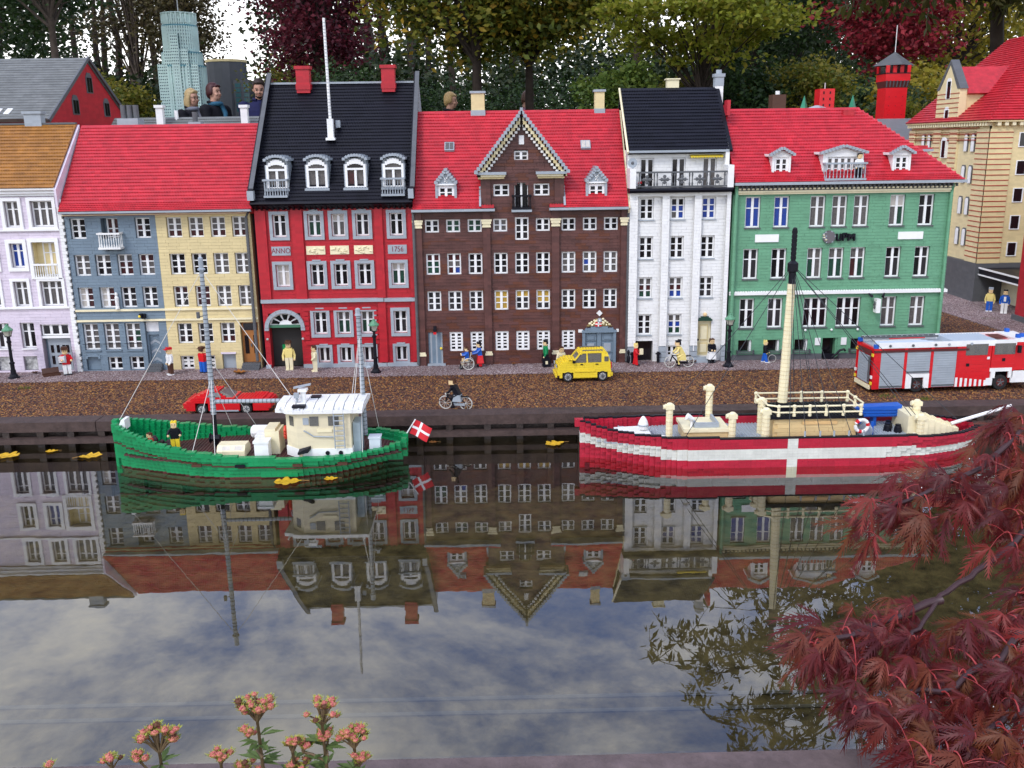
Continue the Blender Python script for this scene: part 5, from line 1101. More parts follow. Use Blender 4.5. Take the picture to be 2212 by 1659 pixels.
# ------------------------------------------------------------------ litter on the street
def fallen_leaf(label, loc, size, col, rz, curl=.25, z=None):
    """one curled autumn leaf with midrib and toothed outline"""
    n = 22; v = []; f = []
    for i in range(n+1):
        u = i/n; w = .36*math.sin(math.pi*u**.75)*(1+.30*math.sin(u*19+size*300)+.10*math.sin(u*41)); x = (u-.5)
        for s in (-1, 0, 1): v.append((x*size, s*w*size, size*(curl*(x*x*1.2)+(curl*.55*abs(s)*w*1.6))+.0008))
    for i in range(n):
        for j in (0, 1): a = i*3+j; f.append((a, a+3, a+4, a+1))
    m = MB(); m.v = v; m.f = f; nb = len(v)
    m.v += [(a, b, c-.0007) for a, b, c in v]; m.f += [tuple(q+nb for q in reversed(ff)) for ff in f]
    t = thing('fallen_leaf', label, 'leaf', loc, rz, local=True); part('blade', m, plain('leaf_'+str(col), col, .5, noise=.45, scale=120), t, smooth=True)
    part('stalk', MB().tube([(.5*size, 0, size*.3*curl), (.75*size, .02*size, .001)], size*.018, 5), plain('leaf_stalk', (.25, .13, .03), .6), t); return t
fallen_leaf('curled orange brown leaf on grit before the tan house door', (-.79, -.075, .057), .042, (.30, .11, .02), .3, .5)
fallen_leaf('small brown leaf against the grit beside lilac house', (-1.435, -.022, .057), .022, (.13, .05, .02), 1.1, .5)
fallen_leaf('small orange leaf on the grit before brown house', (.045, -.012, .057), .014, (.22, .08, .02), .6, .5)
fallen_leaf('brown leaf lying by the white house steps', (.600, -.030, .057), .030, (.10, .04, .02), 2.4, .5)
YL = (.62, .36, .02)
for lb, x, y, s, a in (('yellow leaf floating under the quay at far left', -1.215, -.66, .062, 2.9), ('yellow leaf floating below the quay, left of green boat', -1.005, -.675, .055, 3.4), ('yellow leaf hanging low on the quay wall near green boat', -1.12, -.628, .03, .3), ('bright yellow leaf floating against the green hull', -.478, -.885, .062, .15), ('pale yellow leaf floating by the green boat stern', -.385, -.868, .032, .2), ('yellow leaf floating under the bow of the red boat', .135, -.642, .052, .4), ('tiny yellow leaf floating by the green bow', -.875, -.748, .016, .4), ('brown leaf floating below flag of green boat', -.17, -.61, .024, .2)):
    fallen_leaf(lb, (x, y, -.0035), s, YL if 'brown' not in lb else (.20, .08, .02), a, .16)
GRS = leafmat('grass_blades', [(.05, .10, .015), (.10, .16, .02), (.16, .18, .03)], .3)
for lb, x, y, r_ in (('small grass tuft in gravel near the left lamp post', -1.385, -.20, .02), ('small grass tuft in gravel by the left frame edge', -1.43, -.33, .018), ('grass tuft in gravel beside the fire engine tail', 1.04, -.455, .025), ('grass tuft in gravel behind the red boat', 1.13, -.49, .016), ('grass tuft in side street gravel beyond fire engine', 1.66, .35, .05), ('grass tuft on side pavement by warehouse', 1.86, .62, .04), ('grass tuft in side street gravel near green house corner', 1.55, .12, .05)):
    m = MB()
    for k in range(60):
        a, d = random.uniform(0, 6.28), r_*math.sqrt(random.random()); px, py = x+d*math.cos(a), y+d*math.sin(a)*.6; b = random.uniform(0, 6.28); hh = random.uniform(.004, .010)
        i = len(m.v); m.v += [(px-.0007*math.cos(b), py-.0007*math.sin(b), .052), (px+.0007*math.cos(b), py+.0007*math.sin(b), .052), (px+random.uniform(-.005, .005), py+random.uniform(-.005, .005), .053+hh)]; m.f.append((i, i+1, i+2))
    o = part('grass', m, GRS); o['kind'] = 'stuff'; tag(o, lb, 'grass')

# ------------------------------------------------------------------ boats: stepped brick hulls
def interp(tab, x):
    if x <= tab[0][0]: return tab[0][1]
    for (a, b), (c, d) in zip(tab, tab[1:]):
        if x <= c: return b+(d-b)*(x-a)/(c-a)
    return tab[-1][1]
def hull(t, x0, x1, hg, hw_, zg, colour, layer, colw, rim=None, zbot=-.03, thick=.016, xoff=None):
    """rows of bricks along the hull; hg / hw_ half-beam at gunwale and at the waterline, zg gunwale height (tables over x)"""
    items = []; rims = []; n = int(round((x1-x0)/colw))
    for i in range(n):
        a, b = x0+i*colw, x0+(i+1)*colw; xm = (a+b)/2; top = round(interp(zg, xm)/.0032)*.0032; k = 0; z = zbot
        while z < top-.0008:
            zt = min(z+layer, top)
            if top-zt < .0025: zt = top
            zm = (z+zt)/2; f = max(-.3, min(1, zm/max(top, .01)))
            g0, g1 = interp(hw_, xm), interp(hg, xm); hb = g0+(g1-g0)*(f if f > 0 else f*.6)
            hb = round(hb/.004)*.004
            if hb > .003:
                m = colour(xm, zm, top)
                if hb < thick+.006: items.append((a+.0001, b-.0001, -hb, hb, z+.0001, zt-.0001, m))
                else:
                    for s in (-1, 1):
                        y0, y1 = sorted((s*hb, s*(hb-thick))); items.append((a+.0001, b-.0001, y0, y1, z+.0001, zt-.0001, m))
                if zt == top: rims.append((a, b, hb, top))
            z = zt
    hl = part('hull', MB().box(x0+.12, x1-.12, -.05, .05, zbot+.001, -.006), JOINT, t)
    pieces('hull_brick', items, hl, 300)
    return hl, rims
def deck(t, x0, x1, hg, z, mat, inset=.014, colw=.016, stud=True, drop=0):
    m = MB(); n = int((x1-x0)/colw)
    for i in range(n):
        a = x0+i*colw; hb = interp(hg, a+colw/2)-inset
        if hb < .008: continue
        m.box(a, a+colw-.0002, -hb, hb, z-.004, z)
        if stud:
            hh = int(hb/.008)*.008
            if hh > 0: m.studs(a, a+colw, -hh, hh, z, n=5)
    return part('deck', m, mat, t)
CY = -.742
# ---- green fishing boat, bow towards -x
gb = thing('fishing_boat', 'green brick-built fishing boat with white wheelhouse roof and two masts', 'boat', (-.57, CY, 0), 0, local=True)
ox = -.57
T = lambda tab: [(a-ox, b) for a, b in tab]
HG = T([(-.918, .010), (-.90, .030), (-.86, .060), (-.80, .088), (-.72, .110), (-.62, .122), (-.42, .124), (-.34, .112), (-.28, .090), (-.245, .060), (-.225, .026)])
HW = T([(-.905, .004), (-.88, .018), (-.80, .052), (-.70, .092), (-.61, .108), (-.47, .110), (-.38, .084), (-.31, .035), (-.27, .0), (-.22, 0)])
ZG = T([(-.918, .110), (-.86, .094), (-.80, .078), (-.70, .060), (-.60, .050), (-.45, .044), (-.35, .046), (-.27, .052), (-.22, .058)])
BR = PAN['brown']
def gcol(x, z, top):
    if z < .0035: return DRED
    return BGREEN
hl, rims = hull(gb, -.906-ox, -.222-ox, HG, HW, ZG, gcol, .0096, .012)
for i, (a, b, hb, top) in enumerate(rims):      # rubbing strake of brown plates part way down, stepping with the sheer
    zs = round((.020+(top-.044)*.62)/.0032)*.0032; f = min(1, (zs+.0075)/top); xm = (a+b)/2
    hh = round((interp(HW, xm)+(interp(HG, xm)-interp(HW, xm))*f)/.004)*.004+.0022
    if hh > .014:
        for s in (-1, 1): part('rubbing_strake', MB().box(a, b, *sorted((s*hh, s*(hh-.006))), zs, zs+.0031), BR, gb)
part('stem_post', MB().box(-.912-ox, -.900-ox, -.008, .008, -.02, .110), BGREEN, gb)
for x in (-.70, -.60, -.47, -.37): part('scupper', MB().box(x-ox, x-ox+.022, -interp(HG, x-ox)-.0008, -interp(HG, x-ox)+.004, .026, .0325), BR if x != -.60 else BLACK, gb)
deck(gb, -.880-ox, -.240-ox, HG, .035, lego('dark_red_brown_deck', (.085, .030, .028), .42, .15, .2))
lift0 = set(gb.children)
# wheelhouse
wh = part('wheelhouse', MB().box(-.462-ox, -.340-ox, -.090, .035, .022, .128).quadbox([(-.492-ox, -.060, .022), (-.462-ox, -.0895, .022), (-.462-ox, .034, .022), (-.492-ox, .010, .022), (-.492-ox, -.060, .128), (-.462-ox, -.0895, .128), (-.462-ox, .034, .128), (-.492-ox, .010, .128)]), lego('wheelhouse_cream', (.70, .62, .42), .4, .04, .1), gb)
part('wheelhouse_base', MB().box(-.452-ox, -.338-ox, -.0925, .0365, .022, .044).quadbox([(-.494-ox, -.062, .022), (-.460-ox, -.0925, .022), (-.460-ox, .036, .022), (-.494-ox, .011, .022), (-.494-ox, -.062, .044), (-.460-ox, -.0925, .044), (-.460-ox, .036, .044), (-.494-ox, .011, .044)]), WHITE, wh)
rows = []
for k in range(9):
    x = -.510-ox+k*.0222; part('roof_plate', MB().quadbox([(x, -.100+(.018 if k == 0 else .006 if k == 1 else 0), .1285), (x+.0218, -.100+(.012 if k == 0 else 0), .1285), (x+.0218, .045, .1285), (x, .045-(.02 if k == 0 else 0), .1285), (x, -.100+(.018 if k == 0 else .006 if k == 1 else 0), .1365), (x+.0218, -.100+(.012 if k == 0 else 0), .1365), (x+.0218, .045, .1365), (x, .045-(.02 if k == 0 else 0), .1365)]), WHITE, wh)
    part('roof_plate', MB().quadbox([(x+.001, -.094+(.016 if k == 0 else 0), .1366), (x+.0207, -.094+(.010 if k == 0 else 0), .1366), (x+.0207, .038, .1366), (x+.001, .038, .1366), (x+.001, -.060, .1440), (x+.0207, -.060, .1440), (x+.0207, .010, .1440), (x+.001, .010, .1440)]), WHITE, wh)
m = MB(); [m.box(-.500-ox+k*.0444, -.497-ox+k*.0444, -.099, -.05, .1366, .1400) for k in range(5)]; part('roof_ribs', m, WHITE, wh)
part('roof_hatch', MB().box(-.470-ox, -.440-ox, -.090, -.074, .1402, .1450), BLACK, wh); part('roof_hatch', MB().box(-.440-ox, -.418-ox, -.020, .0, .1442, .1475), BLACK, wh)
# radar
rd = part('radar_mast', MB().cyl(-.452-ox, -.045, .140, .168, .0065, 8).box(-.462-ox, -.442-ox, -.055, -.035, .168, .174), WHITE, gb)
part('radar_scanner', MB().quadbox([(-.472-ox, -.052, .175), (-.434-ox, -.044, .181), (-.434-ox, -.036, .181), (-.472-ox, -.044, .175), (-.472-ox, -.052, .179), (-.434-ox, -.044, .185), (-.434-ox, -.036, .185), (-.472-ox, -.044, .179)]), LGREY, rd)
part('loudhailer', MB().cyl(-.464-ox, -.058, .146, .156, .003, 6).box(-.470-ox, -.459-ox, -.063, -.053, .156, .167), LGREY, gb)
for x0, x1, y, lb in ((-.432, -.412, -.0908, 0), (-.390, -.366, -.0908, 0)): block('wheelhouse_window', SMOKE, wh, x0-ox, x1-ox, y-.0008, y+.0010, .098, .120)
part('louvre', MB().box(-.447-ox, -.434-ox, -.0918, -.0902, .101, .117), LGREY, wh)
part('wheelhouse_window', MB().quadbox([(-.482-ox, -.0705, .095), (-.470-ox, -.0823, .095), (-.470-ox, -.080, .095), (-.482-ox, -.068, .095), (-.482-ox, -.0705, .118), (-.470-ox, -.0823, .118), (-.470-ox, -.080, .118), (-.482-ox, -.068, .118)]), SMOKE, wh)
block('wheelhouse_window', SMOKE, wh, -.4935-ox, -.4915-ox, -.045, -.030, .096, .118)
part('name_board', MB().box(-.416-ox, -.382-ox, -.0925, -.0902, .083, .090), CREAM, wh)
part('handrail', MB().tube([(-.446-ox, -.094, .088), (-.438-ox, -.094, .084), (-.424-ox, -.094, .074), (-.380-ox, -.094, .072)], .0016, 6), LGREY, wh)
ld = part('ladder', MB().tube([(-.376-ox, -.098, .046), (-.376-ox, -.098, .134), (-.372-ox, -.090, .150)], .0015, 6).tube([(-.354-ox, -.098, .046), (-.354-ox, -.098, .134), (-.350-ox, -.090, .150)], .0015, 6), LGREY, gb)
for k in range(7): part('rung', MB().tube([(-.376-ox, -.098, .052+k*.0118), (-.354-ox, -.098, .052+k*.0118)], .0013, 6), LGREY, ld)
for x in (-.395, -.365): part('porthole', MB().tube([(x-ox, -.0945, .034), (x-ox, -.092, .034)], .005, 10), BLACK, wh)
part('chute', MB().quadbox([(-.462-ox, -.100, .032), (-.438-ox, -.104, .038), (-.432-ox, -.094, .044), (-.458-ox, -.094, .040), (-.462-ox, -.100, .037), (-.438-ox, -.104, .048), (-.432-ox, -.094, .052), (-.458-ox, -.094, .045)]), BLACK, gb)
tr_ = part('lifebuoy', MB().tube([(-.4985-ox, -.043+.009*math.cos(2*math.pi*i/14), .070+.013*math.sin(2*math.pi*i/14)) for i in range(15)], .0038, 7), lego('orange_red_plastic', (.65, .06, .03), .35), gb)
# funnel casing behind the wheelhouse
part('engine_casing', MB().box(-.3385-ox, -.322-ox, -.070, -.02, .022, .098), lego('pale_blue_grey_casing', (.36, .44, .47), .4), gb)
for o in set(gb.children)-lift0: o.location.z += .014
# masts, boom, stays
def mast(t, pts, rad, joint, name='mast'):
    o = part(name, MB().tube(pts, rad, 8), LGREY, t); a, b = Vector(pts[0]), Vector(pts[-1]); n = int((b-a).length/.0096); m = MB()
    for i in range(n): q = a.lerp(b, (i+.5)/n); d_ = (b-a).normalized()*.0007; r_ = rad if not isinstance(rad, (list, tuple)) else rad[0]+(rad[-1]-rad[0])*(i/n); m.tube([q-d_, q+d_], r_*1.12, 8)
    part(name+'_joints', m, joint, o); return o
fm = mast(gb, [(-.678-ox, .012, .115), (-.675-ox, .012, .455)], [.0065, .0050], DGREY)
part('mast_foot', MB().lathe(-.678-ox, .012, [(.010, .022), (.010, .026), (.0055, .028), (.0055, .115)], 8), BLACK, gb)
part('winch', MB().tube([(-.690-ox, .006, .058), (-.666-ox, .006, .058)], .008, 10).tube([(-.690-ox, .006, .058), (-.688-ox, .006, .058)], .012, 10), BLACK, gb)
part('mast_head', MB().lathe(-.675-ox, .012, [(.005, .455), (.009, .456), (.009, .459), (.0055, .461), (.0055, .484), (.003, .486)], 8), LGREY, fm)
part('mast_lamp', MB().tube([(-.676-ox, .012, .350), (-.690-ox, .008, .350)], .0013, 5).cyl(-.691-ox, .008, .346, .360, .0042, 8), DGREY, fm)
mast(gb, [(-.674-ox, .012, .1455), (-.505-ox, .012, .1450)], .0050, DGREY, 'boom')
am = mast(gb, [(-.322-ox, .006, .060), (-.324-ox, .006, .345)], [.0062, .0050], DGREY)
part('mast_head', MB().lathe(-.324-ox, .006, [(.005, .345), (.008, .347), (.006, .352), (.006, .362), (.003, .364)], 8), LGREY, am)
part('mast_lamp', MB().tube([(-.322-ox, .006, .228), (-.306-ox, .002, .228)], .0013, 5).lathe(-.305-ox, .002, [(.008, .224), (.008, .227), (.004, .229), (.004, .235)], 8), LGREY, am)
def stay(t, a, b, m=STRING, r_=.00075): part('stay', MB().tube([a, b], r_, 5), m, t)
hd = (-.675-ox, .012, .455)
stay(gb, hd, (-.896-ox, 0, .108)); stay(gb, hd, (-.455-ox, -.06, .140))
for x, y in ((-.700, -.108), (-.645, -.113), (-.605, .116), (-.665, .112)): stay(gb, (-.676-ox, .012, .205) if x != -.605 else (-.676-ox, .012, .25), (x-ox, y, .050))
for x, y in ((-.345, -.085), (-.315, -.098), (-.300, .09), (-.372, .05)): stay(gb, (-.323-ox, .006, .305), (x-ox, y, .050))
lift0 = set(gb.children)
# deck gear
part('bollard_block', MB().prism([(-.895-ox+.0, .078), (-.876-ox, .078), (-.876-ox, .102), (-.884-ox, .102)], 'y', -.022, .010), WHITE, gb)
hc = part('hatch', MB().prism([(-.055, .0), (.0, .0), (.0, .016), (-.012, .028), (-.044, .028), (-.055, .016)], 'x', -.652-ox, -.588-ox), CREAM, gb)
hc.location.z += .0222; hc.location.y += -.022
for x in (-.640, -.612): part('hatch_glass', MB().quadbox([(x-ox, -.0525, .0175), (x-ox+.018, -.0525, .0175), (x-ox+.018, -.046, .0255), (x-ox, -.046, .0255), (x-ox, -.0532, .0182), (x-ox+.018, -.0532, .0182), (x-ox+.018, -.0467, .0262), (x-ox, -.0467, .0262)]), GWHT, hc)
part('life_raft', MB().tube([(-.603-ox, .052, .046), (-.598-ox, .052, .046), (-.552-ox, .052, .046), (-.547-ox, .052, .046)], [.012, .0165, .0165, .012], 12), WHITE, gb)
part('deck_locker', MB().box(-.562-ox, -.530-ox, -.090, -.062, .022, .060).box(-.564-ox, -.528-ox, -.092, -.060, .0602, .0655), WHITE, gb)
part('deck_locker', MB().box(-.568-ox, -.545-ox, -.055, -.025, .022, .068), WHITE, gb); part('deck_locker', MB().box(-.545-ox, -.512-ox, -.055, .0, .022, .078).box(-.545-ox, -.520-ox, -.055, .0, .0782, .084), CREAM, gb)
part('plank_stack', MB().box(-.632-ox, -.574-ox, -.104, -.094, .024, .032), WHITE, gb)
part('stern_locker', MB().box(-.305-ox, -.280-ox, -.055, -.03, .022, .056).box(-.307-ox, -.278-ox, -.057, -.028, .0562, .060), plain('pale_white_blue', (.62, .68, .72), .4), gb)
nt_ = part('net_heap', MB(), BLACK, gb); m = MB()
for k in range(16): m.ball((-.800-ox+random.uniform(-.03, .035), random.uniform(-.015, .03), random.uniform(.026, .045)), random.uniform(.004, .009), 7, 5)
nt_.data = mesh('net_heap', m, plain('dark_net', (.03, .02, .02), .7, noise=.5, scale=200))
for o in set(gb.children)-lift0: o.location.z += .012
# flag at the stern
fl = part('flagstaff', MB().tube([(-.229-ox, .02, .050), (-.203-ox, .02, .091)], .0016, 6), WHITE, gb)
fv = []
e1 = Vector((.040, 0, -.0225)); e2 = Vector((-.0145, 0, -.034)); o0 = Vector((-.2035-ox, .02, .0905))
def flag_piece(u0, u1, v0, v1, m_, name, dy=0.):
    mb = MB(); N_ = 6
    for i in range(N_):
        ua, ub = u0+(u1-u0)*i/N_, u0+(u1-u0)*(i+1)/N_
        def pt(u, v, th): p = o0+e1*u+e2*v; return (p.x, p.y+.0035*math.sin(u*5.5)+th, p.z)
        mb.quadbox([pt(ua, v1, -.0003), pt(ub, v1, -.0003), pt(ub, v1, .0003), pt(ua, v1, .0003), pt(ua, v0, -.0003), pt(ub, v0, -.0003), pt(ub, v0, .0003), pt(ua, v0, .0003)])
    part(name, mb, m_, fl)
FR = plain('flag_red_cloth', (.62, .02, .03), .7); FW = plain('flag_white_cloth', (.8, .8, .8), .7)
for a, b in ((0, .34), (.47, 1)):
    for c, d in ((0, .42), (.58, 1)): flag_piece(a, b, c, d, FR, 'flag_field')
flag_piece(.341, .469, 0, 1, FW, 'flag_cross'); flag_piece(0, .340, .421, .579, FW, 'flag_cross'); flag_piece(.470, 1, .421, .579, FW, 'flag_cross')
# crew
figure('blond fisherman in black jersey and yellow trousers on green boat deck', (-.760, CY-.030, .036), .2, 'yellow', 'black', 'yellow', H=.080, group=None, shoe='yellow', arms=((-.014, -.012, .046), (.014, -.012, .046)))
figure('crouching figure in red and blue working on nets at green bow', (-.815, CY-.040, .036), -.6, 'blue', 'red', 'brown', sit=True, H=.062, group=None, arms=((-.012, -.018, .034), (.010, -.018, .034)))
tub = thing('net_tub', 'grey round tub on the green boat deck beside fisherman', 'tub', (-.792, CY-.052, .036), 0, local=True); part('tub', MB().lathe(0, 0, [(.010, 0), (.012, .004), (.012, .012), (.0105, .0121), (.0105, .006)], 12), PAN['brown'], tub); part('hoop_band', MB().lathe(0, 0, [(.0124, .006), (.0126, .007), (.0124, .009)], 12), LGREY, tub)

# ---- red and white lightship, bow towards -x
ox = .66
ls = thing('lightship', 'red brick-built lightship with white stripe, cream cabins and tall mast', 'ship', (ox, CY, 0), 0, local=True)
HG = T([(.188, .008), (.21, .028), (.25, .054), (.31, .078), (.38, .094), (.46, .101), (.90, .101), (1.0, .094), (1.06, .078), (1.10, .056), (1.13, .024)])
HW = T([(.205, .004), (.24, .014), (.29, .042), (.36, .080), (.42, .098), (.86, .100), (.98, .082), (1.06, .052), (1.10, .024), (1.13, .004)])
ZG = T([(.188, .088), (.24, .079), (.32, .071), (.42, .066), (.80, .064), (1.0, .062), (1.13, .060)])
LRED = lego('crimson_hull_plastic', (.42, .014, .035), .34, .1, .1); LWH = lego('off_white_hull_plastic', (.66, .66, .58), .38, .06, .2)
def lcol(x, z, top):
    sh = (top-.066)*.9
    if -.005 < x+ox-.6605 < .0165: return LWH
    if .0165+sh < z < .0400+sh: return LWH
    return LRED
hl, rims = hull(ls, .188-ox, 1.132-ox, HG, HW, ZG, lcol, .0064, .012)
for i, (a, b, hb, top) in enumerate(rims):
    for s in (-1, 1): part('rim_plate', MB().box(a, b, *sorted((s*(hb+.0006), s*(hb-.0085 if hb > .014 else 0))), top+.0002, top+.0036), BLACK, ls)
part('bow_cap', MB().box(.176-ox, .196-ox, -.009, .009, .074, .091), LRED, ls)
DK = .047
deck(ls, .226-ox, 1.10-ox, HG, DK, lego('grey_deck_plate', (.36, .40, .43), .4, .06, .12), .012)
TCAB = lego('warm_tan_cabin', (.70, .52, .25), .4, .06, .12)
def vent(x, y, z0, z1, r_=.008, head=True, dirx=-1):
    v = part('ventilator', MB().cyl(x-ox, y, z0, z1-.014, r_, 10), CREAM, ls)
    m = MB(); n = int((z1-.014-z0)/.0096)
    for i in range(n): m.cyl(x-ox, y, z0+.0096*(i+1)-.0012, z0+.0096*(i+1), r_*1.07, 10)
    part('ventilator_joints', m, TAN, v)
    if head: part('ventilator_cowl', MB().box(x-ox-.010, x-ox+.010, y-.0085, y+.0085, z1-.0138, z1-.004).tube([(x-ox, y, z1-.009), (x-ox+dirx*.015, y, z1-.009)], .0055, 8).ball((x-ox, y, z1-.003), (.008, .007, .0045), 8, 6), CREAM, v)
    return v
vent(.393, -.045, DK, .138); vent(.505, .045, DK, .158, .0085); vent(.536, -.062, DK, .118, .0085); vent(.613, -.065, DK, .128, .0095); vent(.620, .0, DK, .135, .009); vent(.985, -.040, DK, .100, .0085); vent(1.000, .02, DK, .118, .009)
c1 = part('fore_cabin', MB().box(.428-ox, .527-ox, -.062, .030, DK, .072), TCAB, ls); part('cabin_top', MB().box(.424-ox, .530-ox, -.066, .034, .0722, .0800), CREAM, c1)
part('cabin_grille', MB().box(.450-ox, .455-ox, -.055, .02, .0802, .092).box(.502-ox, .507-ox, -.055, .02, .0802, .092).box(.455-ox, .502-ox, -.055, -.050, .0802, .092), LGREY, c1)
fh = part('fog_horn', MB().cyl(.444-ox, -.050, .080, .100, .0032, 6).tube([(.448-ox, -.052, .100), (.432-ox, -.054, .108)], [.004, .0085], 10), WHITE, c1)
dh = part('deckhouse', MB().box(.632-ox, .826-ox, -.058, .040, DK, .100), TCAB, ls)
its = []
for k in range(6):
    x = .634-ox+(k % 2)*.008; z = DK+k*.0100
    while x < .824-ox: its.append((x, min(x+.0315, .8255-ox), -.0605, -.0582, z+.0002, z+.0098, TCAB)); x += .032
pieces('brick', its, dh)
part('deckhouse_roof', MB().box(.622-ox, .838-ox, -.068, .052, .1004, .1084).studs(.624-ox, .836-ox, -.066, .050, .1084, n=5), BLACK, dh)
part('name_board', MB().box(.700-ox, .780-ox, -.0632, -.0607, .086, .094), ORNG, dh)
rg = part('roof_railing', MB().tube([(.618-ox, -.055, .132), (.640-ox, -.070, .132), (.830-ox, -.070, .132), (.842-ox, -.050, .132), (.842-ox, .050, .132), (.62-ox, .052, .132), (.618-ox, -.055, .132)], .0022, 6).tube([(.618-ox, -.055, .1175), (.640-ox, -.070, .1175), (.830-ox, -.070, .1175), (.842-ox, -.050, .1175), (.842-ox, .050, .1175), (.62-ox, .052, .1175), (.618-ox, -.055, .1175)], .0022, 6), CREAM, dh)
for x, y in ((.640, -.070), (.676, -.070), (.712, -.070), (.750, -.070), (.790, -.070), (.830, -.070), (.62, .052), (.68, .052), (.73, .052), (.78, .052), (.842, .05), (.619, 0), (.842, 0)): part('stanchion', MB().lathe(x-ox, y, [(.004, .1086), (.004, .114), (.0032, .115), (.0046, .117), (.0032, .1195), (.0032, .128), (.0048, .130), (.0048, .134), (.002, .136)], 8), CREAM, rg)
mm = part('mast', MB().tube([(.668-ox, .0, .100), (.674-ox, .0, .405)], [.0115, .0088], 10), CREAM, ls)
m = MB(); [m.tube([(.668-ox+.006*k/31, 0, .104+.0096*k), (.668-ox+.006*k/31, 0, .1052+.0096*k)], .0120-.0027*k/31, 10) for k in range(31)]; part('mast_joints', m, TAN, mm)
part('mast_foot', MB().lathe(.668-ox, 0, [(.022, .1086), (.022, .114), (.015, .116), (.0135, .124)], 12), BLACK, mm)
part('mast_top', MB().lathe(.6745-ox, 0, [(.0085, .405), (.0085, .432), (.0125, .434), (.0125, .452), (.009, .455), (.0055, .458), (.0055, .530), (.003, .533)], 8), BLACK, mm)
m = MB(); [m.cyl(.6745-ox, 0, .462+.0096*k, .4685+.0096*k, .0066, 8) for k in range(7)]; part('mast_top_studs', m, BLACK, mm)
top_ = (.6745-ox, 0, .447)
for q in ((.425-ox, -.085, .070), (.40-ox, .080, .072), (.70-ox, -.098, .045), (.735-ox, -.098, .045), (.77-ox, -.098, .045), (.812-ox, -.098, .045), (.66-ox, -.098, .045), (.985-ox, -.030, .070), (1.00-ox, -.026, .068), (1.10-ox, .0, .064), (.73-ox, .098, .06), (.78-ox, .098, .06)): stay(ls, top_, q, DSTRING, .0008)
ra_ = part('shroud_rail', MB().tube([(.690-ox, -.097, .062), (.800-ox, -.097, .062)], .0022, 6), LGREY, ls)
for x in (.695, .730, .762, .796, .830): part('rail_post', MB().tube([(x-ox, -.097, DK), (x-ox, -.097, .080)], .0022, 6), LGREY, ra_)
lb_ = part('lifebuoy', MB(), WHITE, ls); lb_.data = mesh('lifebuoy', MB().tube([(.8295-ox+.006+.0145*math.cos(2*math.pi*i/16), -.0675, .082+.0145*math.sin(2*math.pi*i/16)) for i in range(17)], .0042, 8), WHITE)
for k in range(3): part('lifebuoy_band', MB().tube([(.8355-ox+.0145*math.cos(2*math.pi*k/3+a), -.0675, .082+.0145*math.sin(2*math.pi*k/3+a)) for a in (0, .25, .5)], .0046, 8), SREDP, lb_)
part('boiler_tank', MB().tube([(.852-ox, -.050, .062), (.852-ox, -.047, .062), (.852-ox, .010, .062)], [.016, .0195, .0195], 14), LGREY, ls)
for x in (.842, .872): part('tank_cradle', MB().box(x-ox-.003, x-ox+.003, -.040, -.034, DK, .082), BLUE, ls)
bt = part('rowing_boat', MB().prism([(.862-ox, .072), (.965-ox, .072), (.972-ox, .100), (.856-ox, .096)], 'y', .035, .065), BLUE, ls)
for k in range(3): part('strake', MB().box(.864-ox, .964-ox, .0325, .0349, .075+k*.0072, .0800+k*.0072), BLUE, bt)
part('davit', MB().box(.905-ox, .913-ox, .040, .060, DK, .072), BLUE, ls)
part('blue_hatch', MB().box(.872-ox, .925-ox, -.085, -.055, DK+.002, DK+.007), BLUE, ls)
for x, y in ((.925, .0), (.945, -.012), (.935, .02)): part('mooring_bitt', MB().lathe(x-ox, y, [(.010, DK), (.008, DK+.014), (.0065, DK+.016), (.0065, DK+.020)], 10), BLACK, ls)
ac_ = part('aft_cabin', MB().box(.960-ox, .985-ox, -.030, .06, DK, .092), CREAM, ls)
for k in range(6): part('aft_cabin_step', MB().box(.985-ox+k*.0165, 1.0015-ox+k*.0165, -.045+.004*k, .055-.004*k, DK, .090-k*.0062).studs(.986-ox+k*.0165, 1.0-ox+k*.0165, -.044+.004*k, .052-.004*k, .090-k*.0062, n=5), CREAM, ac_)
sm = part('bowsprit', MB().tube([(1.075-ox, -.004, .064), (1.215-ox, -.004, .106)], [.0045, .0038], 8), WHITE, ls)
part('vent_foot', MB().lathe(.985-ox, -.040, [(.015, DK), (.015, DK+.004)], 12), WHITE, ls)
bo = part('bell_buoy', MB().lathe(.336-ox, -.020, [(.004, .066), (.010, .070), (.0125, .078), (.0115, .084), (.0095, .090), (.006, .096), (.003, .100)], 12), WHITE, ls); part('buoy_band', MB().lathe(.336-ox, -.020, [(.0127, .0772), (.0130, .079), (.0127, .081)], 12), LGREY, bo)
part('foredeck', MB().prism([(.27-ox, -.040), (.35-ox, -.046), (.35-ox, .02), (.27-ox, .01)], 'z', .058, .0655), WHITE, ls)
for x, y in ((.352, .02), (.290, .03), (.470, -.082), (.500, -.080), (.750, -.085), (.780, -.085)): part('winch_drum', MB().tube([(x-ox-.006, y, DK+.008), (x-ox+.006, y, DK+.008)], .0065, 10).tube([(x-ox-.007, y, DK+.008), (x-ox-.005, y, DK+.008)], .0085, 10), LGREY, ls)
part('windlass', MB().ball((.376-ox, -.060, DK+.008), (.016, .012, .010), 10, 7), WHITE, ls)
cg = part('deck_crate', MB().box(.578-ox, .612-ox, -.092, -.075, DK, .056), BLACK, ls); part('crate_fill', MB().box(.580-ox, .600-ox, -.090, -.077, .0562, .0615), CREAM, cg)
part('anchor_light', MB().ball((.452-ox, -.088, DK+.010), (.008, .006, .008), 9, 6), CREAM, ls)

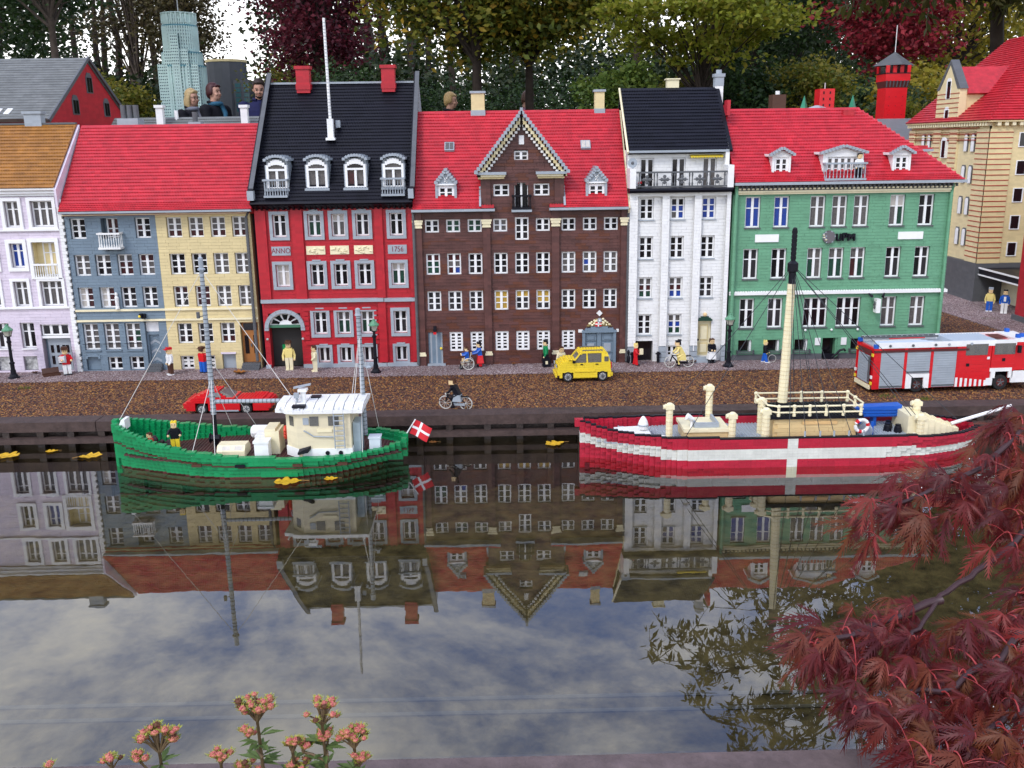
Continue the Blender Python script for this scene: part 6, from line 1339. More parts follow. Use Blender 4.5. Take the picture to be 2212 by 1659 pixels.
# ------------------------------------------------------------------ model buildings behind the street
def simple_windows(t, xs, zs, w, hh, y, m=GLASS, frame=None, depth=.006):
    for x in xs:
        for z in zs:
            wn_ = part('window', MB().box(x-w/2-.004, x-w/2, y-.002, y+.004, z-.003, z+hh+.003).box(x+w/2, x+w/2+.004, y-.002, y+.004, z-.003, z+hh+.003).box(x-w/2, x+w/2, y-.002, y+.004, z+hh, z+hh+.003).box(x-w/2, x+w/2, y-.002, y+.004, z-.003, z), frame or FRAME, t)
            block('pane', m, wn_, x-w/2, x+w/2, y+.001, y+.0035, z, z+hh)
# red gabled building with a long grey roof (left)
b = thing('gabled_building', 'red gable building with long grey roof behind the lilac house', 'building', (-1.9, .8, G))
GR2 = lego('grey_roof_plastic', (.15, .155, .145), .5, .12, .3)
part('wall', MB().box(-2.7, -1.50, .452, 1.15, G, .835), RED, b)
part('gable', MB().prism([(.452, .835), (1.15, .835), (.80, 1.045)], 'x', -1.53, -1.50), RED, b)
rf = part('roof', MB().prism([(.42, .826), (.80, 1.050), (.80, 1.036), (.43, .816)][::-1], 'x', -2.7, -1.497).prism([(1.18, .826), (.80, 1.050), (.80, 1.036), (1.17, .816)], 'x', -2.7, -1.497), GR2, b)
for k in range(24):
    y = .42+.38*k/24; z = .826+.224*k/24; part('course', course(-2.7, -1.494, y, z, y+.38/24, z+.224/24, False), GR2, rf)
part('verge', MB().prism([(.41, .824), (.80, 1.056), (1.19, .824), (1.18, .815), (.80, 1.042), (.42, .815)][::-1], 'x', -1.494, -1.488), DGREY, b)
for y, z, hh in ((.80, .925, .055), (.66, .845, .05), (.94, .845, .05)):
    wn_ = part('window', MB().prism([(y-.028, z), (y+.028, z), (y+.028, z+hh), (y+.014, z+hh+.018), (y-.014, z+hh+.018), (y-.028, z+hh)], 'x', -1.5002, -1.4975), DGREY, b)
    for s in (-1, 1): part('pane', MB().box(-1.4974, -1.4962, y+s*.0115-.009, y+s*.0115+.009, z+.004, z+hh), GLASS, wn_)
for x in (-1.79, -1.755, -1.69, -1.655):
    part('skylight', MB().quadbox([(x, .445, .845), (x+.018, .445, .845), (x+.018, .45, .838), (x, .45, .838), (x+.004, .475, .863), (x+.022, .475, .863), (x+.022, .48, .856), (x+.004, .48, .856)]), FRAME, rf)
# long grey roof behind the red one, with chimneys
b = thing('long_house', 'long low house with grey ridge roof behind the double house', 'house', (-1.1, .75, G))
part('wall', MB().box(-1.40, -.74, .56, .94, G, .70), GREY, b)
rf = part('roof', MB().prism([(.54, .70), (.75, .834), (.96, .70), (.96, .69), (.54, .69)][::-1], 'x', -1.40, -.73), GR2, b)
for k in range(14): part('course', course(-1.40, -.73, .54+.21*k/14, .70+.134*k/14, .54+.21*(k+1)/14, .70+.134*(k+1)/14, True), GR2, rf)
for x, y, z0, z1, w in ((-1.215, .70, .80, .876, .024), (-.905, .68, .79, .872, .024)): chimney(b, x, y, z0, z1, w, .024, WHITE, WHITE, .010)
part('chimney_pot', MB().cyl(-1.17, .74, .82, .858, .007), WHITE, b)
part('flue', MB().cyl(-1.045, .55, .74, .846, .0095), DGREY, b); part('flue_base', MB().box(-1.065, -1.022, .53, .57, .70, .812), LGREY, b)
c = part('chimney', MB().box(-1.275, -1.205, .44, .50, .60, .824), LGREY, b)
for k in range(3): part('chimney_flue', MB().cyl(-1.261+k*.021, .47, .8242, .868, .0095), DGREY, c)
part('chimney_foot', MB().box(-1.29, -1.19, .43, .56, .5, .7), GREY, b)
# teal skyscraper model
TEAL = plain('pale_teal_brick', (.62, .80, .73), .45, noise=.12, scale=3); TGL = plain('teal_glass', (.03, .11, .12), .2, .5); TBL = plain('teal_band', (.10, .30, .34), .4)
sk = thing('model_skyscraper', 'tall pale teal round tower model with crown of dark slots', 'tower', (-5.0, 13, -.2))
cxs, cys = -4.93, 13.0
tiers = [(.42, -.2, 1.95, 12), (.37, 1.95, 2.15, 12), (.32, 2.15, 2.55, 24), (.30, 2.55, 2.72, 24)]
for r_, z0, z1, n in tiers:
    body = part('tower_tier', MB().tube([(cxs, cys, z0), (cxs, cys, z1)], r_*.80, n), TGL, sk)
    m = MB(); nf = max(2, int((z1-z0)/.048))
    for k in range(nf+1):
        z = z0+(z1-z0)*k/nf; m.tube([(cxs, cys, z-.013), (cxs, cys, z+.013)], r_*.82, n)
    part('floor_bands', m, TEAL, body, kind='stuff')
    m = MB(); nn = 44
    for k in range(nn):
        a = 2*math.pi*k/nn; x, y = cxs+r_*.812*math.cos(a), cys+r_*.812*math.sin(a); m.box(x-.011, x+.011, y-.011, y+.011, z0, z1)
    part('mullions', m, TEAL, body, kind='stuff')
for z in (1.95, 2.15, 2.555): part('ring_band', MB().tube([(cxs, cys, z-.014), (cxs, cys, z+.016)], (.42 if z < 2 else .37 if z < 2.2 else .32)*.835, 24), TBL, sk)
m = MB()
part('crown_core', MB().tube([(cxs, cys, 2.60), (cxs, cys, 2.715)], .24, 20), TGL, sk)
for k in range(22):
    a = 2*math.pi*k/22; x, y = cxs+.25*math.cos(a), cys+.25*math.sin(a); part('crown_pier', MB().box(x-.015, x+.015, y-.015, y+.015, 2.60, 2.735), TEAL, sk)
part('crown_ring', MB().tube([(cxs, cys, 2.735), (cxs, cys, 2.75)], .272, 22), TEAL, sk); part('antenna', MB().tube([(cxs, cys, 2.75), (cxs, cys, 3.2)], .008, 6), STEEL, sk)
for k in range(-2, 3): part('stepped_bay', MB().box(cxs+k*.125-.055, cxs+k*.125+.055, cys-.345+abs(k)*.035, cys-.25, .1, 2.42-abs(k)*.22), TGL, sk)
m = MB()
for k in range(-2, 3):
    zt = 2.42-abs(k)*.22; y = cys-.345+abs(k)*.035; x0, x1 = cxs+k*.125-.057, cxs+k*.125+.057; z = .5
    while z < zt: m.box(x0, x1, y-.006, y+.02, z, z+.026); z += .045
    for i in range(5): xx = x0+(x1-x0)*i/4; m.box(xx-.006, xx+.006, y-.007, y+.015, .4, zt)
part('facade_grid', m, TEAL, sk, kind='stuff')
# dark round office tower and glass office beside it
b = thing('model_office_tower', 'dark grey rounded office tower model beside the teal tower', 'tower', (-4.55, 14, -.2))
OFF = plain('dark_office_brick', (.075, .08, .09), .5, noise=.25, scale=2); part('shaft', MB().tube([(-4.62, 14.4, -.2), (-4.62, 14.4, 2.12)], .34, 16), OFF, b); part('parapet', MB().tube([(-4.62, 14.4, 2.12), (-4.62, 14.4, 2.16)], .35, 16), TAN, b)
part('wing', MB().box(-4.45, -4.18, 14.1, 14.5, -.2, 1.82), OFF, b)
for x in (-4.42, -4.28):
    for k in range(6): block('window', TGL, b, x, x+.09, 14.095, 14.105, 1.3+k*.08, 1.36+k*.08)
b = thing('model_glass_office', 'low grey glass office model with horizontal bands behind people', 'building', (-3.8, 14, -.2))
part('wall', MB().box(-4.05, -3.2, 14.0, 14.6, -.2, 1.62), plain('office_glass', (.06, .07, .08), .3, .5), b)
for k in range(11): part('band', MB().box(-4.06, -3.19, 13.985, 13.999, .7+k*.088, .725+k*.088), LGREY if k > 8 else DGREY, b)
for k in range(8): part('mullion', MB().box(-4.05+k*.12, -4.035+k*.12, 13.98, 13.984, .7, 1.62), LGREY, b)
# red tower with pointed grey roof (right)
b = thing('model_watch_tower', 'slender red tower with overhanging top and grey pyramid roof', 'tower', (2.08, 2.25, G))
tx, ty = 2.08, 2.26
part('shaft', MB().quadbox([(tx-.056, ty-.056, G), (tx+.056, ty-.056, G), (tx+.056, ty+.056, G), (tx-.056, ty+.056, G), (tx-.056, ty-.056, .975), (tx+.056, ty-.056, .975), (tx+.056, ty+.056, .975), (tx-.056, ty+.056, .975)]), SREDP, b)
m = MB(); [m.ball((tx-.035+i*.035, ty-.0565, .84+j*.045), .0022, 5, 4) for i in range(3) for j in range(3)]; part('bolt_holes', m, BLACK, b)
cb_ = part('corbel', MB().quadbox([(tx-.056, ty-.056, .9752), (tx+.056, ty-.056, .9752), (tx+.056, ty+.056, .9752), (tx-.056, ty+.056, .9752), (tx-.064, ty-.064, 1.008), (tx+.064, ty-.064, 1.008), (tx+.064, ty+.064, 1.008), (tx-.064, ty+.064, 1.008)]), DRED, b)
for k in range(7): part('corbel_bracket', MB().quadbox([(tx-.057+k*.0175, ty-.060, .978), (tx-.052+k*.0175, ty-.060, .978), (tx-.052+k*.0175, ty-.054, .978), (tx-.057+k*.0175, ty-.054, .978), (tx-.060+k*.0185, ty-.069, 1.010), (tx-.055+k*.0185, ty-.069, 1.010), (tx-.055+k*.0185, ty-.060, 1.010), (tx-.060+k*.0185, ty-.060, 1.010)]), DGREY, cb_)
part('tower_head', MB().box(tx-.064, tx+.064, ty-.064, ty+.064, 1.0082, 1.045), SREDP, b); part('tower_ledge', MB().box(tx-.067, tx+.067, ty-.067, ty+.067, 1.0452, 1.049), BLACK, b)
part('lantern_core', MB().box(tx-.055, tx+.055, ty-.055, ty+.055, 1.049, 1.086), GLASS, b)
for k in range(4):
    for s in (0, 1): part('lantern_pier', MB().box(tx-.064+k*.0365-.0*s, tx-.064+k*.0365+.0185, ty-.064 if s == 0 else ty+.056, ty-.056 if s == 0 else ty+.064, 1.0492, 1.0855), SREDP, b)
part('tower_roof', MB().tube([(tx, ty, 1.086), (tx, ty, 1.155)], [.110, .002], 4), DGREY, b); part('tower_spike', MB().tube([(tx, ty, 1.15), (tx, ty, 1.285)], .0022, 6), plain('pale_rod', (.6, .6, .58), .4), b)
part('tower_base_roof', MB().prism([(1.98, .70), (2.22, .70), (2.22, .818), (1.98, .818)], 'y', 2.17, 2.34), DGREY, b)
b = thing('slate_roof_house', 'low house with plain slate roof below the red tower', 'house', (2.05, 1.9, G)); part('wall', MB().box(1.86, 2.4, 1.86, 2.16, G, .66), DRED, b); part('roof', MB().prism([(1.84, .655), (2.16, .82), (2.17, .81), (2.17, .655)], 'x', 1.85, 2.42), lego('slate_plastic', (.17, .18, .19), .5), b)
# small roof-top bits peeping over the green house
b = thing('brick_chimney_stack', 'brown chimney stack with white pot behind the green roof', 'chimney', (1.178, 1.2, .6)); part('stack', MB().box(1.150, 1.206, 1.18, 1.24, G, .905), PAN['brown'], b); part('pot', MB().cyl(1.178, 1.21, .905, .920, .009), WHITE, b)
b = thing('red_block_tower', 'small red block tower peeping over the green house roof', 'tower', (1.65, 2, G)); part('shaft', MB().box(1.615, 1.69, 2.0, 2.08, G, .965), SREDP, b); part('flagstaff', MB().cyl(1.652, 2.04, .965, .995, .003, 6), STEEL, b); [block('window', BLACK, b, x, x+.006, 1.998, 2.001, z, z+.012) for x in (1.632, 1.664) for z in (.88, .91, .94)]
part('base_roof', MB().tube([(1.60, 1.98, .86), (1.60, 1.98, .885)], [.09, .01], 4), LGREY, b)
for x in (1.555, 1.80):
    b = thing('green_spire', 'small green spire between brown chimney stack and red block tower' if x < 1.7 else 'small green spire between red block tower and slender red tower', 'spire', (x, 2.05, G), group='green spires'); part('spire', MB().tube([(x, 2.05, .82), (x, 2.05, .935)], [.035, .001], 4), lego('spire_green', (.02, .22, .12), .4), b); part('shaft', MB().box(x-.02, x+.02, 2.03, 2.07, G, .82), CREAM, b)

# ------------------------------------------------------------------ tan corner warehouse on the right
b = thing('corner_warehouse', 'tan brick warehouse with red stripes and red hipped roof', 'warehouse', (2.2, 1.3, G))
WX, WY0, WY1, WE = 1.996, 1.018, 1.78, .785
STR = lego('thin_red_stripe_brick', (.38, .045, .025), .45); TJ = plain('tan_joint', (.34, .27, .13), .8)
TAN_LIT = lego('lit_tan_brick', (.72, .60, .34), .42, .05, .1)  # sunlit left side painted in: lighter copy of the tan on the front wall
part('left_wall', MB().box(WX, WX+.02, WY0, WY1, .215, WE), TAN_LIT, b)
fw = part('front_wall', MB().box(WX, 2.9, WY0-.0002, WY0+.02, .215, WE), TAN, b)
part('back_wall', MB().box(WX+.02, 2.9, WY1-.02, WY1, G, WE), TAN, b)
part('plinth', MB().box(WX-.012, WX+.01, WY0-.012, WY1, G, .214), DGREY, b); part('plinth', MB().box(WX+.01, 2.9, WY0-.012, WY0+.01, G, .214), DGREY, b)
for y0, y1 in ((WY0-.008, WY0+.10), (1.29, 1.36), (1.45, 1.52), (1.72, WY1)):
    p = part('pier', MB().box(WX-.009, WX-.0002, y0, y1, .2145, WE-.03), TAN_LIT, b); z = .235
    while z < WE-.04: block('stripe', STR, p, WX-.0105, WX-.0088, y0-.0004, y1+.0004, z, z+.0036); z += .021
for x0, x1 in ((WX-.009, WX+.085), (2.42, 2.5)):
    p = part('pier', MB().box(x0, x1, WY0-.009, WY0-.0004, .2145, WE-.03), TAN, b); z = .235
    while z < WE-.04: block('stripe', STR, p, x0+.0002, x1+.0004, WY0-.0105, WY0-.0088, z, z+.0036); z += .021
for k in range(5): part('stripe_band', MB().box(WX-.0098, WX-.0002, WY0+.1002, WY1, WE-.075+k*.012, WE-.0718+k*.012), STR if k % 2 == 0 else TAN_LIT, b)
for k in range(34): part('modillion', MB().box(WX-.024, WX-.0002, WY0+k*.0225, WY0+k*.0225+.011, WE-.018, WE-.004), CREAM, b)
for k in range(14): part('modillion', MB().box(WX+.01+k*.03, WX+.024+k*.03, WY0-.024, WY0-.0004, WE-.018, WE-.004), CREAM, b)
part('eave_board', MB().box(WX-.028, 2.9, WY0-.028, WY0+.01, WE-.0035, WE+.002), TAN, b); part('eave_board', MB().box(WX-.028, WX+.01, WY0+.0102, WY1, WE-.0035, WE+.002), TAN, b)
for y in (1.155, 1.215, 1.57, 1.63):        # slim arched blind windows in pairs
    for z in (.275, .405, .535, .665):
        part('blind_window', MB().prism([(y-.016, z), (y+.016, z), (y+.016, z+.062), (y+.009, z+.074), (y-.009, z+.074), (y-.016, z+.062)], 'x', WX-.006, WX-.0002), DGREY, b)
        part('blind_panel', MB().prism([(y-.014, z), (y+.0105, z), (y+.0105, z+.060), (y+.006, z+.069), (y-.009, z+.069), (y-.014, z+.060)], 'x', WX-.0075, WX-.0061), FRAME, b)
for z in (.25, .385, .515, .635, .765, .885):
    part('loading_window', MB().prism([(1.405-.022, z), (1.405+.022, z), (1.405+.022, z+.075), (1.405+.012, z+.088), (1.405-.012, z+.088), (1.405-.022, z+.075)], 'x', WX-.0135, WX-.0002 if z < .7 else WX+.0), FRAME, b)
    part('loading_pane', MB().box(WX-.0150, WX-.0136, 1.405-.019, 1.405+.008, z+.003, z+.074), GLASS, b)
for x in (2.13, 2.25, 2.37):
    for z in (.245, .355, .465, .575, .685): simple_windows(b, [x], [z], .034, .052, WY0-.002)
# roofs
rf = part('roof', MB().prism([(WX-.03, WE+.002), (2.42, 1.165), (2.42, WE+.002)], 'y', WY0+.30, WY1), ROOFRED, b)
hipA = MB(); a0 = (WX-.03, WY0-.03, WE+.003); a1 = (WX-.03, WY1, WE+.003); a2 = (2.42, WY1, 1.165); a3 = (2.42, WY0+.36, 1.165)
for k in range(36):
    f0, f1 = k/36, (k+1)/36; L4 = lambda p, q, f: tuple(p[i]+(q[i]-p[i])*f for i in range(3))
    A, B_, C_, D_ = L4(a0, a3, f0), L4(a1, a2, f0), L4(a1, a2, f1), L4(a0, a3, f1)
    part('course', MB().quadbox([A, B_, C_, D_, (A[0]-.003, A[1], A[2]+.004), (B_[0]-.003, B_[1], B_[2]+.004), (C_[0], C_[1], C_[2]+.001), (D_[0], D_[1], D_[2]+.001)]), ROOFRED, rf)
b0 = (WX-.03, WY0-.03, WE+.003); b1 = (3.2, WY0-.03, WE+.003); b2 = (3.2, WY0+.36, 1.165); b3 = a3
for k in range(36):
    f0, f1 = k/36, (k+1)/36; A, B_, C_, D_ = L4(b0, b3, f0), L4(b1, b2, f0), L4(b1, b2, f1), L4(b0, b3, f1)
    part('course', MB().quadbox([A, B_, C_, D_, (A[0], A[1]-.003, A[2]+.004), (B_[0], B_[1]-.003, B_[2]+.004), (C_[0], C_[1], C_[2]+.001), (D_[0], D_[1], D_[2]+.001)]), ROOFRED, rf)
# wall dormer with crow gable over the loading bay
dm = part('gable_dormer', MB().prism([(1.30, WE-.02), (1.51, WE-.02), (1.51, .925), (1.495, .925), (1.405, 1.035), (1.315, .925), (1.30, .925)][::-1], 'x', WX-.012, WX+.02), TAN_LIT, b)
z = WE
while z < .925: block('stripe', STR, dm, WX-.0135, WX-.0118, 1.2995, 1.5105, z, z+.0034); z += .020
part('gable_coping', MB().prism([(1.49, .925), (1.518, .925), (1.405, 1.050), (1.405, 1.030)], 'x', WX-.014, WX+.022).prism([(1.32, .925), (1.405, 1.030), (1.405, 1.050), (1.292, .925)], 'x', WX-.014, WX+.022), DGREY, dm)
part('dormer_side', MB().box(WX+.02, WX+.24, 1.305, 1.315, WE, .905).box(WX+.02, WX+.24, 1.495, 1.505, WE, .905), TAN, dm)
part('dormer_roof', MB().prism([(1.285, .905), (1.405, 1.02), (1.405, 1.008), (1.297, .900)][::-1], 'x', WX+.0205, WX+.32).prism([(1.525, .905), (1.405, 1.02), (1.405, 1.008), (1.513, .900)], 'x', WX+.0205, WX+.32), ROOFRED, dm)
# canopy and red wall at the very edge
c = thing('entrance_canopy', 'black canopy with white edges over the warehouse entrance', 'canopy', (2.1, .85, G)); part('canopy_slab', MB().box(2.00, 2.4, .62, 1.004, .170, .196), BLACK, c); part('canopy_edge', MB().box(1.995, 1.9998, .615, 1.004, .194, .200).box(1.995, 1.9998, .615, 1.004, .167, .172), WHITE, c); part('recess_wall', MB().box(2.10, 2.12, .62, 1.004, G, .1698), CREAM, c)
b = thing('red_house', 'plain bright red wall of a building at the right edge', 'building', (2.1, .45, G)); part('wall', MB().box(1.945, 2.5, -.1, .60, .075, .62), RED, b); part('plinth', MB().box(1.938, 2.5, -.11, .61, G, .0748), DGREY, b)

# ------------------------------------------------------------------ trees
def leaves(name, pts, size, mat, parent=None, seed=0, droop=.0, asp=.55, kind=None, elong=False):
    """one leaf at every point: a pair of triangles folded along the midrib"""
    r = np.random.default_rng(seed); n = len(pts); s = r.uniform(.6, 1.25, n)*size
    d = r.normal(size=(n, 3)); d[:, 2] = d[:, 2]*.55-droop; d /= np.linalg.norm(d, axis=1)[:, None]
    q = r.normal(size=(n, 3)); w = np.cross(d, q); w /= np.linalg.norm(w, axis=1)[:, None]; u = np.cross(w, d)
    tip = pts+d*s[:, None]; mid = pts+d*(s*.45)[:, None]; hw = (s*asp*.5)[:, None]
    v = np.stack([pts, mid+w*hw+u*hw*.35, tip, mid-w*hw+u*hw*.35], 1).reshape(-1, 3)
    f = (np.arange(n)[:, None]*4+np.array([[0, 1, 2, 3]])).reshape(-1, 4)
    off = WO.get(parent, Vector((0, 0, 0))); v = v-np.array(off)
    me = bpy.data.meshes.new(name); me.vertices.add(len(v)); me.vertices.foreach_set('co', v.ravel()); me.loops.add(f.size); me.loops.foreach_set('vertex_index', f.ravel().astype(np.int32))
    me.polygons.add(len(f)); me.polygons.foreach_set('loop_start', np.arange(0, f.size, 4, dtype=np.int32)); me.polygons.foreach_set('loop_total', np.full(len(f), 4, dtype=np.int32)); me.update(calc_edges=True); me.materials.append(mat)
    o = bpy.data.objects.new(name, me); COL.objects.link(o)
    if parent: o.parent = parent
    if kind: o['kind'] = kind
    return o
BARK = plain('dark_bark', (.035, .026, .020), .9, .2, noise=.4, scale=12, bump=.6)
BARK2 = plain('grey_brown_bark', (.075, .058, .045), .9, .2, noise=.4, scale=12, bump=.6)
def tree(name, label, x, y, H, tr, crown, n, size, mat, clumps=60, cs=.3, seed=1, bark=BARK, droop=.1, flat=1., cat='tree', group=None, lean=0., zb=-.2, asp=.6, fork=.45):
    """tapered trunk with limbs that reach to clumps of leaves spread through the crown's volume; crown = (cx,cy,cz,rx,ry,rz)"""
    r = np.random.default_rng(seed); t = thing(name, label, cat, (x, y, zb), 0, group)
    cx, cy, cz, rx, ry, rz = crown
    d = r.normal(size=(clumps, 3)); d /= np.linalg.norm(d, axis=1)[:, None]; rad = r.uniform(.25, 1., clumps)**.5
    c = np.array([cx, cy, cz])+d*rad[:, None]*np.array([rx, ry, rz])
    zf = zb+(H-zb)*fork; m = MB(); k = 7
    m.tube([(x+lean*(i/k)**1.5, y, zb+(H-zb)*.86*i/k) for i in range(k+1)], [tr*(1.25 if i == 0 else 1)*(1-.85*i/k) for i in range(k+1)], 9)
    for i in range(min(clumps, 26)):
        e = c[i]; f = r.uniform(.55, 1); z0 = max(zb+.2*H, min(zf+(e[2]-zf)*.35*f, H*.8)); x0 = x+lean*((z0-zb)/(.86*(H-zb)))**1.5
        mid = (np.array([x0, y, z0])+e)/2+np.array([0, 0, .12*rz]); rr = tr*.38*(1-.5*(z0-zb)/(H-zb))
        m.tube([(x0, y, z0), tuple(mid), tuple(e)], [rr, rr*.55, rr*.12], 6)
    part('trunk', m, bark, t, smooth=True)
    per = n//clumps; g = r.normal(size=(clumps, per, 3))*cs*np.array([1, 1, .62*flat]); p = (c[:, None, :]+g*r.uniform(.5, 1.25, (clumps, 1, 1))).reshape(-1, 3)
    leaves('crown', p, size, mat, t, seed+5, droop, asp); return t
LG = leafmat('deep_green_leaves', [(.012, .030, .010), (.028, .058, .015), (.045, .085, .022)], .3)
LO = leafmat('olive_brown_leaves', [(.045, .040, .018), (.08, .07, .022), (.11, .085, .03), (.06, .040, .026)], .3)
LP = leafmat('purple_red_leaves', [(.045, .008, .014), (.10, .013, .024), (.17, .024, .036), (.07, .010, .02)], .35)
LY = leafmat('yellowing_lime_leaves', [(.065, .095, .015), (.14, .165, .022), (.09, .12, .018), (.27, .24, .03), (.17, .18, .025), (.46, .28, .03)], .4)
LM = leafmat('bright_lime_leaves', [(.15, .19, .015), (.22, .25, .02), (.28, .29, .03), (.19, .21, .02), (.34, .28, .04)], .45)
LR = leafmat('crimson_leaves', [(.17, .012, .022), (.27, .022, .034), (.36, .036, .045), (.13, .012, .02)], .4)
LYB = leafmat('gold_leaves', [(.24, .20, .02), (.36, .29, .03), (.18, .18, .02), (.42, .30, .05)], .45)
LS = leafmat('fresh_green_leaves', [(.045, .085, .012), (.085, .14, .02), (.13, .17, .025), (.06, .10, .02)], .4)
LSY = leafmat('green_gold_leaves', [(.09, .12, .015), (.17, .17, .02), (.24, .19, .025), (.07, .10, .015)], .4)
LW = leafmat('willow_green_leaves', [(.020, .038, .012), (.04, .065, .018), (.06, .085, .025)], .35)
tree('dark_tree', 'dark green leafy tree at the left behind the grey roof', -8.4, 12.5, 5.0, .13, (-8.2, 12.5, 3.2, 2.0, 1.6, 1.7), 15000, .085, LG, 80, .34, 3)
tree('dark_tree', 'second dark green tree with slim trunk left of the teal tower', -6.05, 11.0, 5.0, .085, (-6.1, 11, 3.7, 1.5, 1.3, 1.15), 9000, .08, LG, 60, .30, 4, BARK2)
tree('poplar', 'olive brown tall tree directly behind the teal tower', -6.15, 17.5, 6.2, .12, (-6.25, 17.5, 3.9, .75, .8, 2.1), 9000, .085, LO, 70, .28, 5, BARK2, fork=.25)
tree('poplar', 'olive brown narrow tree at the edge of the white sky gap', -6.75, 18.5, 6.4, .12, (-6.75, 18.8, 4.0, .72, .8, 2.1), 7000, .085, LO, 60, .26, 6, BARK2, fork=.25)
tree('poplar', 'olive brown thin-stemmed tree between dark trees and teal tower', -7.6, 18.5, 6.2, .10, (-7.6, 18.5, 4.2, 1.0, .9, 1.9), 5000, .085, LO, 50, .28, 7, BARK2, fork=.25)
tree('purple_tree', 'deep purple red tree behind the black roofed house', -2.6, 12.0, 4.6, .11, (-2.58, 12, 2.85, .78, .9, 1.35), 13000, .075, LP, 80, .24, 8)
tree('lime_tree', 'yellowing lime tree with dark trunk behind brown house roof, larger', -.21, 9.0, 4.6, .085, (-.55, 9.0, 2.75, 1.15, 1.1, .98), 15000, .084, LY, 90, .22, 9, fork=.35)
tree('lime_tree', 'yellowing lime tree with slimmer trunk behind brown house gable', .43, 9.4, 4.6, .075, (.55, 9.3, 2.75, 1.1, 1.0, .95), 13000, .084, LY, 80, .22, 10, fork=.35)
tree('dark_tree', 'thick dark trunked tree behind the white house', 1.62, 8.6, 5.0, .085, (1.7, 9.2, 3.4, 1.0, .9, 1.1), 7000, .075, LG, 50, .28, 11, lean=.1)
tree('maple_tree', 'bright lime yellow maple in flat tiers behind white house', 2.06, 6.9, 3.3, .05, (2.0, 6.8, 2.02, .88, .8, .58), 12000, .062, LM, 90, .15, 12, flat=.45, droop=.0, fork=.3)
tree('weeping_tree', 'dark green weeping tree between lime and crimson maples', 5.0, 13.5, 5.5, .12, (5.0, 13.5, 3.0, 1.2, 1.0, 1.9), 10000, .10, LW, 70, .26, 13, droop=1.3, asp=.3)
tree('crimson_maple', 'crimson red maple behind the pointed red tower', 5.3, 10.2, 4.4, .08, (5.25, 10.2, 2.55, .80, .8, 1.0), 11000, .075, LR, 80, .20, 14, flat=.7)
tree('gold_tree', 'golden yellow tree between crimson maple and right edge', 6.6, 11.3, 3.6, .08, (6.75, 11.3, 2.0, .9, .8, .85), 8000, .08, LYB, 60, .24, 15)
tree('dark_tree', 'dark evergreen behind the bright lime maple', 3.9, 12.0, 5.0, .12, (3.9, 12, 2.9, 1.3, 1.0, 1.7), 9000, .085, LG, 60, .30, 16)
SH = 'garden shrubs behind the model town'
def shrub(label, x, y, z, rx, rz, mat, n, seed, size=.06): tree('shrub', label, x, y, z+rz*.6, .03, (x, y, z, rx, rx*.8, rz), n, size, mat, 40, rx*.22, seed, cat='shrub', group=SH, fork=.2)
shrub('yellow green shrub beside the red gable building', -5.15, 9.2, 1.35, .5, .36, LSY, 4500, 21); shrub('gold tinged shrub left of the teal tower', -5.0, 10.2, 1.15, .42, .4, LSY, 4500, 22)
shrub('green shrub behind the left brown house chimney', -.75, 12.8, 1.2, .8, .45, LG, 4000, 23); shrub('dark shrub under the lime trees', 1.0, 12.9, 1.25, .9, .5, LG, 4500, 24)
shrub('fresh green maple shrub left of the white house roof', 1.18, 6.6, 1.15, .38, .30, LS, 4500, 25, .055); shrub('orange tinged shrub behind the white house chimney', 1.95, 7.6, 1.05, .4, .28, LSY, 3500, 26)
shrub('dark green shrub behind the grey chimney pot', 2.55, 7.2, 1.15, .45, .32, LG, 4000, 27); shrub('rounded green gold shrub behind the green house', 3.12, 7.2, 1.18, .46, .33, LSY, 6000, 28, .05)
shrub('dark shrub beside the pointed red tower', 4.3, 8.3, 1.0, .5, .45, LG, 4000, 29); shrub('small variegated shrub at the foot of red tower', 3.05, 4.6, .83, .20, .16, LSY, 2500, 30, .04)
shrub('light green shrub between red tower and warehouse', 4.1, 6.7, 1.12, .34, .28, LYB, 3000, 31); shrub('blue green low shrub beside the warehouse dormer', 3.5, 5.6, .93, .26, .2, LW, 2500, 32, .045)
shrub('dark shrub behind the black roof gable', -2.0, 9.5, 1.15, .6, .5, LG, 4500, 33); shrub('yellow flecked shrub behind the purple tree', -3.3, 13.5, 1.6, .7, .5, LSY, 3500, 34)
# distant wood
r = np.random.default_rng(5); P3 = []
for i in range(900):
    x = r.uniform(-15, 15); y = r.uniform(20, 25); top = 4.4+1.6*math.sin(x*.9)+1.0*math.sin(x*2.3+1)
    u = x/(y+2.9)                      # bare gap in the wood where pale sky stands between the trees
    if -.312 < u < -.214: top = min(top, .9)
    z = r.uniform(.1, max(.5, top)) if i % 5 < 3 else r.uniform(0, min(2.3, top)); P3.append(np.array([x, y, z])+r.normal(size=(170, 3))*np.array([.42, .4, .36]))
o = leaves('woodland', np.concatenate(P3), .15, leafmat('wood_leaves', [(.014, .028, .010), (.030, .050, .015), (.055, .065, .02), (.035, .036, .016)], .3), None, 6, .1, .7, 'stuff'); tag(o, 'distant dark green wood behind all the model buildings', 'woodland')
m = MB()
for i in range(46):
    x = r.uniform(-15, 15); y = r.uniform(19.5, 22)
    if -.30 < x/(y+2.9) < -.225: continue
    m.tube([(x, y, -.2), (x+r.uniform(-.3, .3), y, 3), (x+r.uniform(-.5, .5), y, 5.5)], [.11, .07, .02], 6)
o = part('woodland_stems', m, BARK, kind='stuff'); tag(o, 'thin dark stems of the distant wood', 'woodland')
P4 = []
for i in range(330):
    y = r.uniform(14.8, 16.8); x = r.uniform(-11, 11); u = x/(y+2.9); P4.append(np.array([x, y, r.uniform(0, 2.35) if not -.305 < u < -.22 else r.uniform(0, 1.1)])+r.normal(size=(120, 3))*np.array([.30, .25, .26]))
